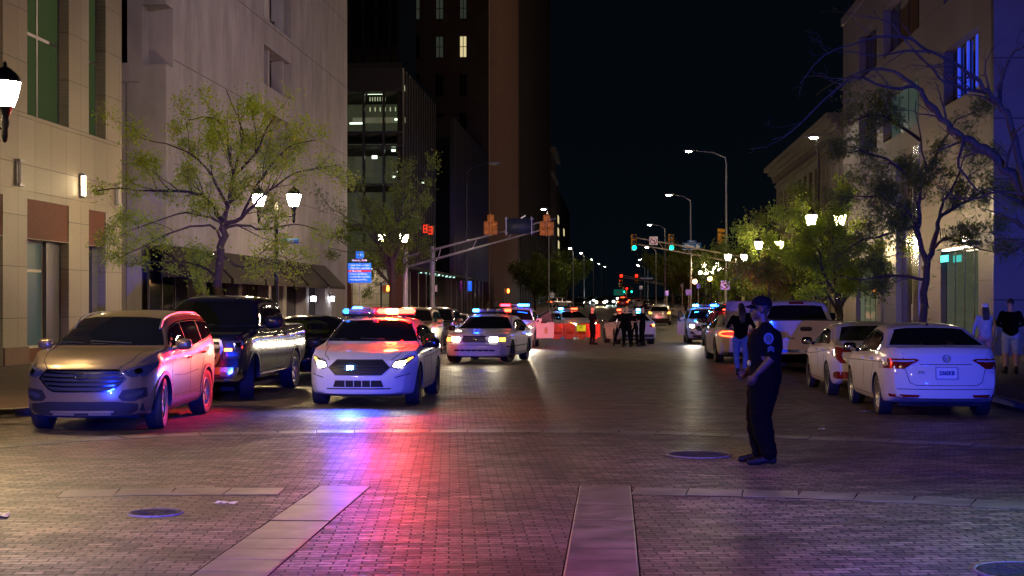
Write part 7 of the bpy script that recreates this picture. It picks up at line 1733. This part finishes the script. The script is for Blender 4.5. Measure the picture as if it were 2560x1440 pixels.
# sign boards
def board(name, label, P, rot, w, h_, m_, group=None, post=None, th=.02, parts=(), cat="sign"):
    t = thing(name, P, rot, label, cat, group)
    mb = MB(); mb.bbox((-w / 2, -th / 2, -h_ / 2), (w / 2, th / 2, h_ / 2), .004); mb.obj("sign_face", m_, t)
    if post is not None: mb = MB(); mb.tube([(0, .05, post), (0, .05, h_ / 2)], .035, 8); mb.obj("post", M_GALV, t)
    return t
M_SW = mat("sign_white", (.72, .66, .68), .4, emit=(.72, .62, .66), es=.10); M_SBLK = mat("sign_black", (.01, .01, .01), .5); M_SRED = mat("sign_red", (.5, .02, .02), .4); M_SBL = mat("sign_blue", (.015, .12, .34), .4); M_SPUR = mat("sign_violet_lit", (.42, .30, .85), .4, emit=(.3, .2, .9), es=.22)  # violet light on the signs put into the last colour and its glow
def no_turn(label, P, s_, m_, post=None, right=False, group="prohibition signs"):
    t = board("prohibition_sign", label, P, 0, s_, s_, m_, group, post); q = s_ / 2; mm = M_SRED if m_ is M_SW else mat("sign_red_violet_lit", (.25, .02, .12), .4)  # ring red darkened and tinted as under the violet light
    mb = MB(); n = 28; V = []
    for i in range(n): a = 2 * PI * i / n; V += [(q * .68 * math.cos(a), -.012, q * .68 * math.sin(a)), (q * .84 * math.cos(a), -.012, q * .84 * math.sin(a))]
    mb.add(V, [(2 * i, 2 * i + 1, (2 * i + 3) % (2 * n), (2 * i + 2) % (2 * n)) for i in range(n)])
    d = q * .52; e = q * .06; mb.add([(-d - e, -.013, d - e), (-d + e, -.013, d + e), (d + e, -.013, -d + e), (d - e, -.013, -d - e)], [(0, 1, 2, 3)]); mb.obj("prohibition_ring", mm, t)
    mb = MB(); k = q * .1
    mb.add([(q * .12, -.0115, -q * .5), (q * .30, -.0115, -q * .5), (q * .30, -.0115, q * .05), (q * .02, -.0115, q * .30), (-q * .2, -.0115, q * .30), (-q * .2, -.0115, q * .46), (-q * .5, -.0115, q * .2), (-q * .2, -.0115, -.02 * q), (-q * .2, -.0115, q * .12), (-.0, -.0115, q * .12), (q * .12, -.0115, 0)], [tuple(range(11))]); mb.obj("arrow", M_SBLK, t)
    return t
no_turn("no-left-turn sign hanging between the two green signals", PX(1634, 602, YG - .3), .62, M_SW)
t = board("street_name_sign", "blue Ohio St street-name sign on the right mast arm", PX(1730, 616, YG - .3), 0, 1.40, .50, M_SBL)
lettering("Ohio St", .36, M_WHITE_T, t, (0, -.016, 0), bold=.008); mb = MB(); mb.bbox((-.33, -.01, .26), (.33, .01, .45), .003); mb.obj("block_plate", M_SBL, t); lettering("200 N", .15, M_WHITE_T, t, (0, -.016, .355), bold=.004)
mb = MB(); mb.tube([(-.68, -.012, .235), (.68, -.012, .235)], .01, 4); mb.tube([(-.68, -.012, -.235), (.68, -.012, -.235)], .01, 4); mb.obj("border", M_WHITE_T, t)
no_turn("violet-lit no-left-turn sign on a post in front of the pleated fence", PX(1813, 713, 100), .62, M_SPUR, -2.95)
for px, py, Y, w, h_, lb, m_, tx in ((1746, 715, 108, .27, .36, "small violet-lit one-way sign near the fence", M_SPUR, "ONE\nWAY"), (1667, 733, 125, .30, .42, "small violet-lit sign by the far right kerb, beyond the minivan", M_SPUR, "P"), (1706, 714, 112, .26, .38, "pale sign on the slim post left of the no-parking sign", M_GALV, None), (1380, 738, 118, .34, .42, "white one-way sign under the red lamp at the far left corner", M_SW, "ONE\nWAY"), (1602, 719, 200, .45, .5, "small white sign under the far red signals", M_SW, None)):
    p = PX(px, py, Y); t = board("small_sign", lb, p, 0, w, h_, m_, "small signs on posts", gz(Y) + .15 - p.z)
    if tx: lettering(tx, h_ * .34, M_SBLK, t, (0, -.016, .03 if '\n' in tx else 0), bold=.004)
no_turn("violet-lit no-parking sign on a post behind the first right-hand police car", PX(1722, 731, 106), .42, M_SPUR, -2.4)
# far junction signals
YN = 250
arm_mast("mast arm with red signals over the far junction", 1662, YN, PX(1548, 686, YN), 5.3, 5.1, name="signal_mast")
signal("left red signal over the far junction", PX(1553, 697, YN), 0, 'r', scale=1.5, group="red signals at the far junction"); signal("right red signal over the far junction", PX(1591, 697, YN), 0, 'r', scale=1.5, group="red signals at the far junction")
t = board("street_name_sign", "small teal New York St sign over the far junction", PX(1617, 696, YN - .5), 0, 2.3, .5, M_SBL); lettering("New York St", .40, M_WHITE_T, t, (0, -.016, 0), bold=.01)
signal("distant red signal below the left one of the far junction", PX(1551, 707, 330), 0, 'r', scale=1.6, group="red signals at the far junction")
for px, py, lit, lb in ((1560, 724, 'g', "tiny distant green signal, left one beyond the red SUV"), (1579, 724, 'g', "tiny distant green signal, right one beyond the red SUV"), (1567, 727, 'r', "tiny distant red signal between the tiny green ones")):
    signal(lb, PX(px, py, 420), 0, lit, scale=1.7, group="tiny signals farthest down the road")
t = board("overhead_sign", "green overhead road sign far down the road", PX(1547, 731, 400), 0, 2.8, 1.7, mat("sign_green", (.01, .25, .15), .4, emit=(.02, .6, .4), es=.08)); lettering("65", 1.0, M_WHITE_T, t, (0, -.02, 0), bold=.02)
# left mast seen from behind
YL = 80.0
arm_mast("grey signal mast at the left corner, its long arm reaching over the road", 1014, 81.5, PX(1388, 546, YL - 5), 4.5, 3.9, r=.16, m_=noisy(mat("galvanised_cool", (.45, .40, .46), .4, .5), 9, .2), tall=5.4)
def dog_back(label, px, py, Y):
    t = signal(label, PX(px, py, Y), R(178), 'x', M_SIGB, 1.0, "orange five-lamp signal backs", dog=True); return t
dog_back("orange back of the five-lamp signal at the tip of the left mast arm", 1367, 563, YL - 5.3); dog_back("orange back of the five-lamp signal before the ribbed tower", 1227, 562, YL - 3.0)
t = thing("sign_board_back", PX(1300, 565, YL - 4.1), 0, "dark back of a road sign clamped to the left mast arm", "sign")
mb = MB(); mb.bbox((-.78, .0, -.42), (.78, .02, .42), .005); mb.obj("sign_face", mat("sign_back_navy", (.012, .018, .045), .5), t)
mb = MB()
for x in (-.74, .62): mb.box((x - .02, -.05, -.5), (x + .02, -.002, .5)); mb.box((x - .09, -.06, .36), (x + .09, -.051, .39)); mb.box((x - .09, -.06, -.39), (x + .09, -.051, -.36))
mb.obj("bracket", M_GALV, t)
t = thing("security_camera", PX(1307, 541, YL - 4.1), 0, "small white bar sensor above the left mast arm", "camera"); mb = MB(); mb.tube([(-.1, 0, -.1), (.14, 0, .05)], .04, 8); mb.obj("housing", M_SW, t)
for px, py, lb in ((1063, 572, "left red-lit signal in dark twigs above the parked crossover"), (1076, 576, "right red-lit signal in dark twigs above the parked crossover")):
    t = thing("traffic_signal", PX(px, py, 92), R(-40), lb, "traffic signal", "red-lit signals in the twigs")
    mb = MB(); mb.bbox((-.17, 0, -.30), (.17, .2, .30), .03); mb.obj("housing", M_SIGB, t)
    mb = MB()
    for z in (-.22, .0, .22): mb.box((-.16, -.012, z - .02), (.16, -.002, z + .02))
    for x in (-.15, .15): mb.box((x - .015, -.011, -.26), (x + .015, -.003, .26))
    mb.obj("lit_visor", mat("red_rim_light", (.3, .02, .02), .4, emit=(1, .04, .02), es=1.6), t)
# pedestrian signals
M_HAND = mat("hand_orange_lit", (.5, .15, .02), .4, emit=(1, .20, .02), es=12)
def ped(label, P, post):
    t = thing("pedestrian_signal", P, 0, label, "pedestrian signal", "pedestrian signals")
    mb = MB(); mb.bbox((-.22, 0, -.20), (.20, .16, .20), .02); mb.obj("housing", M_SIGB, t)
    mb = MB(); mb.tube([(-.3, .1, -P.z + post), (-.3, .1, .3)], .05, 8); mb.obj("post", M_BLACKM, t)
    mb = MB(); mb.add([(.02, -.004, -.13), (.14, -.004, -.13), (.17, -.004, .02), (.13, -.004, .14), (.03, -.004, .15), (.0, -.004, .0)], [tuple(range(6))]); 
    for k in range(3): mb.box((.035 + k * .036, -.005, .12), (.06 + k * .036, -.0045, .175))
    mb.obj("hand_symbol", M_HAND, t)
ped("orange hand signal by the tree trunks at the left corner", PX(966, 722, 79), .1); ped("orange hand signal under the yellow-green trees on the right", PX(1935, 725, 84), .1)
ped("small orange hand signal at the far left corner of the crossing", PX(1268, 728, 108), .2)
# wayfinding board
M_WB = mat("wayfinding_blue", (.02, .16, .62), .4, emit=(.01, .12, .8), es=.75); M_WP = mat("wayfinding_purple", (.16, .02, .16), .4, emit=(.3, .02, .3), es=.12); M_WRD = mat("wayfinding_red", (.35, .01, .06), .4, emit=(.5, 0, .05), es=.3); M_WTX = mat("wayfinding_text", (.5, .6, .9), .4, emit=(.4, .55, 1), es=.35)  # board colours given a glow of their own so the board shows
YW = 72.0; s1 = YW / F_PX; pw_ = PX(899, 682, YW); t = thing("direction_sign", pw_, 0, "blue direction board with white lines and a red bar by the left corner", "sign")
mb = MB(); mb.bbox((-29 * s1, -.03, -24.5 * s1), (29 * s1, .03, 24.5 * s1), .01); mb.obj("sign_face", M_WB, t)
mb = MB(); mb.box((-28.8 * s1, -.036, 1.5 * s1), (28.8 * s1, -.031, 7.4 * s1)); mb.obj("red_bar", M_WRD, t)
for k, tx in enumerate(("Circle Theatre & Plaza", "White River State Park", "Mass Ave", "Federal Courthouse", "Scottish Rite Cathedral", "War Memorial Plaza")):
    lettering(("• " if k != 2 else "→ ") + tx, .105 if k != 2 else .12, M_WTX, t, (-26.5 * s1, -.040, (19 - k * 7.3) * s1), align='LEFT', bold=.002)
mb = MB(); mb.bbox((-18 * s1, -.03, 27.5 * s1), (17 * s1, .03, 34.5 * s1), .006); mb.obj("purple_plate", M_WP, t); lettering("Monument Circle", .125, M_WTX, t, (0, -.036, 31 * s1), bold=.003, sx=.85)
mb = MB(); mb.bbox((-9 * s1, -.03, 35.5 * s1), (10.5 * s1, .03, 54.5 * s1), .008); mb.obj("crest_plate", M_WB, t)
mb = MB(); c_ = (.7 * s1, 45 * s1)
for a in range(4): w_ = a * PI / 2; mb.tube([(c_[0] + math.cos(w_) * 2.2 * s1, -.033, c_[1] + math.sin(w_) * 2.2 * s1), (c_[0] + math.cos(w_) * 8 * s1, -.033, c_[1] + math.sin(w_) * 8 * s1)], .006, 4)
mb.tube([(c_[0] + 2.2 * s1 * math.cos(a * PI / 6), -.033, c_[1] + 2.2 * s1 * math.sin(a * PI / 6)) for a in range(13)], .006, 4); mb.obj("compass_mark", M_WTX, t)
mb = MB(); mb.tube([(0, .06, -pw_.z + .1), (0, .06, 34 * s1)], .04, 10); mb.box((-24 * s1, .031, -28 * s1), (20 * s1, .06, -26 * s1)); mb.obj("post", M_GALV, t)
t = thing("banner_sign", PX(1173, 715, 96), 0, "small blue banner with a purple strip on a slim post, far left pavement", "sign"); s2 = 96 / F_PX
mb = MB(); mb.bbox((-6 * s2, -.02, -12.5 * s2), (6.5 * s2, .02, 12 * s2), .005); mb.obj("sign_face", M_WB, t); mb = MB(); mb.bbox((-23 * s2, .1, -12 * s2), (-18 * s2, .12, 12 * s2), .004); mb.obj("purple_strip", M_WP, t)
for k in range(3): lettering(("• • •", "• • ", "• • •")[k], .12, M_WTX, t, (0, -.03, (6 - 6 * k) * s2))
mb = MB(); mb.tube([(-12 * s2, .06, -2.7), (-12 * s2, .06, 13 * s2)], .09, 8); mb.obj("post", M_BLACKM, t)
t = board("street_name_sign", "blue street-name sign seen from behind on the lamp behind the green tree", PX(722, 603, 44.9), 0, .62, .15, M_SBL); o = lettering("ABDOS", .11, M_WHITE_T, t, (0, -.014, 0), bold=.002); o.scale = (-1, 1, 1)
# bollard-like lit poles at the far left corner
for px, Y, lb in ((1081, 86, "slim grey pole with lamp left of the banner sign"),):
    p = PX(px, 620, Y); t = thing("grey_pole", (p.x, p.y, gz(Y) + .1), 0, lb, "pole"); mb = MB(); mb.tube([(0, 0, 0), (0, 0, p.z - gz(Y))], [.17, .14], 12); mb.obj("shaft", M_GALV, t)
    mb = MB(); mb.box((.15, -.1, 2.6), (.3, .05, 3.0)); mb.obj("control_box", M_GALV, t)
# orange water-filled barriers
M_OR = noisy(mat("barrier_orange", (.90, .06, .03), .45), 3, .15)
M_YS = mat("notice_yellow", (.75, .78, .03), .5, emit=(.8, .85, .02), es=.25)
def barrier(label, px0, px1, Y0, Y1):
    a, c = PX(px0, 0, Y0), PX(px1, 0, Y1); mid = (a + c) / 2; w = (c - a).length; rz = math.atan2(c.y - a.y, c.x - a.x)
    t = thing("water_barrier", (mid.x, mid.y, gz(mid.y) + .006), rz, label, "barrier", "orange water-filled barriers"); H_ = .86
    out = []
    for k in (0, 1):
        x0 = -w / 2 + k * w / 2 + .012; x1 = x0 + w / 2 - .024
        prof = [(x0, .10), (x0 + .12, .10), (x0 + .12, .0), (x0 + (x1 - x0) * .72, .0), (x0 + (x1 - x0) * .72, .10), (x1, .10), (x1, H_), (x0, H_)]
        mb = MB(); mb.prism(prof, -.14, .14, 'XZ'); me = mb.mesh("body", M_OR, True); bm = bmesh.new(); bm.from_mesh(me)
        for v in bm.verts:
            if v.co.z > .5: v.co.y *= .62
        bmesh.ops.bevel(bm, geom=bm.edges[:], offset=.025, segments=2, affect='EDGES'); bm.to_mesh(me); bm.free(); put("body_half", me, t)
        mb = MB(); mb.lathe([(.05, H_ - .005), (.05, H_ + .03), (.001, H_ + .03)], ((x0 + x1) / 2, 0, 0), 12); mb.obj("filler_cap", M_OR, t)
        mb = MB(); mb.bbox((x0 + .1, -.145, .28), (x1 - .1, -.115, .60), .02); mb.obj("recess_panel", M_OR, t)
    return t
barrier("left orange water-filled barrier beside the open police door", 1377, 1438, 79, 79.4)
B2 = barrier("right orange water-filled barrier carrying a yellow notice", 1441, 1501, 79.4, 79)
nt = board("notice", "yellow notice taped to the right orange barrier", PX(1453, 820, 78.9), 0, .50, .36, M_YS, cat="notice")
lettering("MONUMENT\nCIRCLE\nOPEN", .082, M_SBLK, nt, (0, -.013, .08), bold=.001)
# parking meter, planter, cabinet, bins
pm = U(7.35, 23.9, .15); t = thing("parking_meter", pm, -PHI, "blue-lit twin parking meter on a post at the right kerb", "parking meter")
mb = MB(); mb.tube([(0, 0, 0), (0, 0, .95)], .038, 12); mb.lathe([(.09, 0), (.06, .03), (.04, .06)], n=12); mb.obj("post", M_BLACKM, t)
mb = MB(); mb.bbox((-.09, -.07, .86), (.09, .07, 1.14), .03); mb.obj("coin_vault", noisy(mat("meter_grey", (.22, .24, .30), .4, .5), 20, .2), t)
mb = MB(); mb.bbox((-.13, -.06, 1.12), (.10, .06, 1.30), .03); mb.tube([(0, -.05, 1.27), (0, .05, 1.27)], .09, 16); mb.obj("meter_head", M_BLKP, t)
mb = MB(); mb.tube([(.01, -.075, 1.22), (.01, -.06, 1.22)], .035, 12); mb.obj("display", mat("meter_display", (.1, .2, .6), .3), t)
pl = U(8.25, 27.5, .15); t = thing("flower_planter", pl, -PHI, "round stone planter of pale flowers beside the parking meter", "planter")
mb = MB(); mb.lathe([(.001, 0), (.42, 0), (.45, .08), (.50, .55), (.56, .60), (.56, .68), (.50, .68), (.48, .58), (.001, .58)], n=24); mb.obj("pot", noisy(mat("planter_stone", (.26, .25, .13), .7), 8, .3, .2), t)
rr = random.Random(8); mb = MB(); fb = MB()
for k in range(900):
    a = rr.random() * 2 * PI; r_ = .5 * rr.random() ** .5; z = .6 + .28 * rr.random() * (1 - .5 * r_); c = Vector((r_ * math.cos(a), r_ * math.sin(a), z)); d = Vector((rr.gauss(0, 1), rr.gauss(0, 1), .5)).normalized(); w_ = d.orthogonal().normalized() * .014
    mb.add([c, c + d * .04 + w_, c + d * .09, c + d * .04 - w_], [(0, 1, 2, 3)])
for k in range(170):
    a = rr.random() * 2 * PI; r_ = .5 * rr.random() ** .5; c = Vector((r_ * math.cos(a), r_ * math.sin(a), .80 + .16 * rr.random()))
    for q in range(5):
        w_ = Vector((math.cos(q * 1.256), math.sin(q * 1.256), .25)); s_ = Vector((-w_.y, w_.x, 0)) * .012; fb.add([c, c + w_ * .018 + s_, c + w_ * .034, c + w_ * .018 - s_], [(0, 1, 2, 3)])
mb.obj("foliage", M_LEAFD, t); fb.obj("blossom", mat("pale_pink_petal", (.62, .45, .58), .6), t)
p = PX(1981, 0, 88); t = thing("utility_cabinet", (p.x, p.y, gz(88) + .1), 0, "white utility cabinet beyond the white pickup truck", "cabinet")
mb = MB(); mb.bbox((-.42, -.3, 0), (.42, .3, 2.1), .02); mb.obj("case", mat("cabinet_white", (.62, .62, .60), .5), t); mb = MB(); mb.box((-.34, -.306, 1.2), (.34, -.301, 1.9)); mb.obj("door_panel", M_GALV, t)
# iron railing in front of the lobby
t = thing("iron_railing", U(-19, 103.5, .2), -PHI, "black iron railing before the glass office lobby", "railing"); mb = MB()
for k in range(60): mb.box((-8 + k * .16, -.012, 0), (-7.976 + k * .16, .012, 1.1))
for z in (.12, 1.05): mb.box((-8, -.02, z), (1.5, .02, z + .04))
mb.obj("bars", M_BLACKM, t)
# fairy lights wound on two right-hand trunks
M_WIRE = mat("beaded_light_wire", (.01, .01, .01), .5, emit=(1, .78, .45), es=0)
_N, _L, _b = nodes(M_WIRE); _g = _N.new("ShaderNodeTexCoord"); _w = _N.new("ShaderNodeTexVoronoi"); _w.inputs["Scale"].default_value = 9.0; _r = _N.new("ShaderNodeMapRange")
_r.inputs["From Min"].default_value = .16; _r.inputs["From Max"].default_value = .12; _r.inputs["To Min"].default_value = 0; _r.inputs["To Max"].default_value = 7
_L.new(_g.outputs["Object"], _w.inputs["Vector"]); _L.new(_w.outputs["Distance"], _r.inputs[0]); _L.new(_r.outputs[0], _b.inputs["Emission Strength"])
M_FAIRY = mat("fairy_light", (.8, .7, .5), .4, emit=(1, .78, .45), es=5)
def fairy(label, P, h_, r_, n):
    t = thing("fairy_lights", P, 0, label, "fairy lights", "fairy lights wound on trunks"); mb = MB(); wb = MB(); pts = []
    for k in range(n):
        a = k * .9; z = .9 + h_ * k / n; c = Vector((math.cos(a) * r_, math.sin(a) * r_, z)); pts.append(c); mb.ball(c, .012, 0, 6)
    wb.tube(pts, .012, 5, 0); wb.obj("light_string", [M_FAIRY if False else M_WIRE], t)
fairy("fairy lights on the trunk of the tree in front of the garage", Vector((b0.x, b0.y, .15)), 2.4, .13, 30)
fairy("fairy lights on the trunk under the yellow-green tree", U(7.9, 50.5, .15), 2.4, .16, 46)
fairy("fairy lights on the trunk near the pedestrian signal on the right", U(8.2, 66, 0), 2.6, .22, 60)
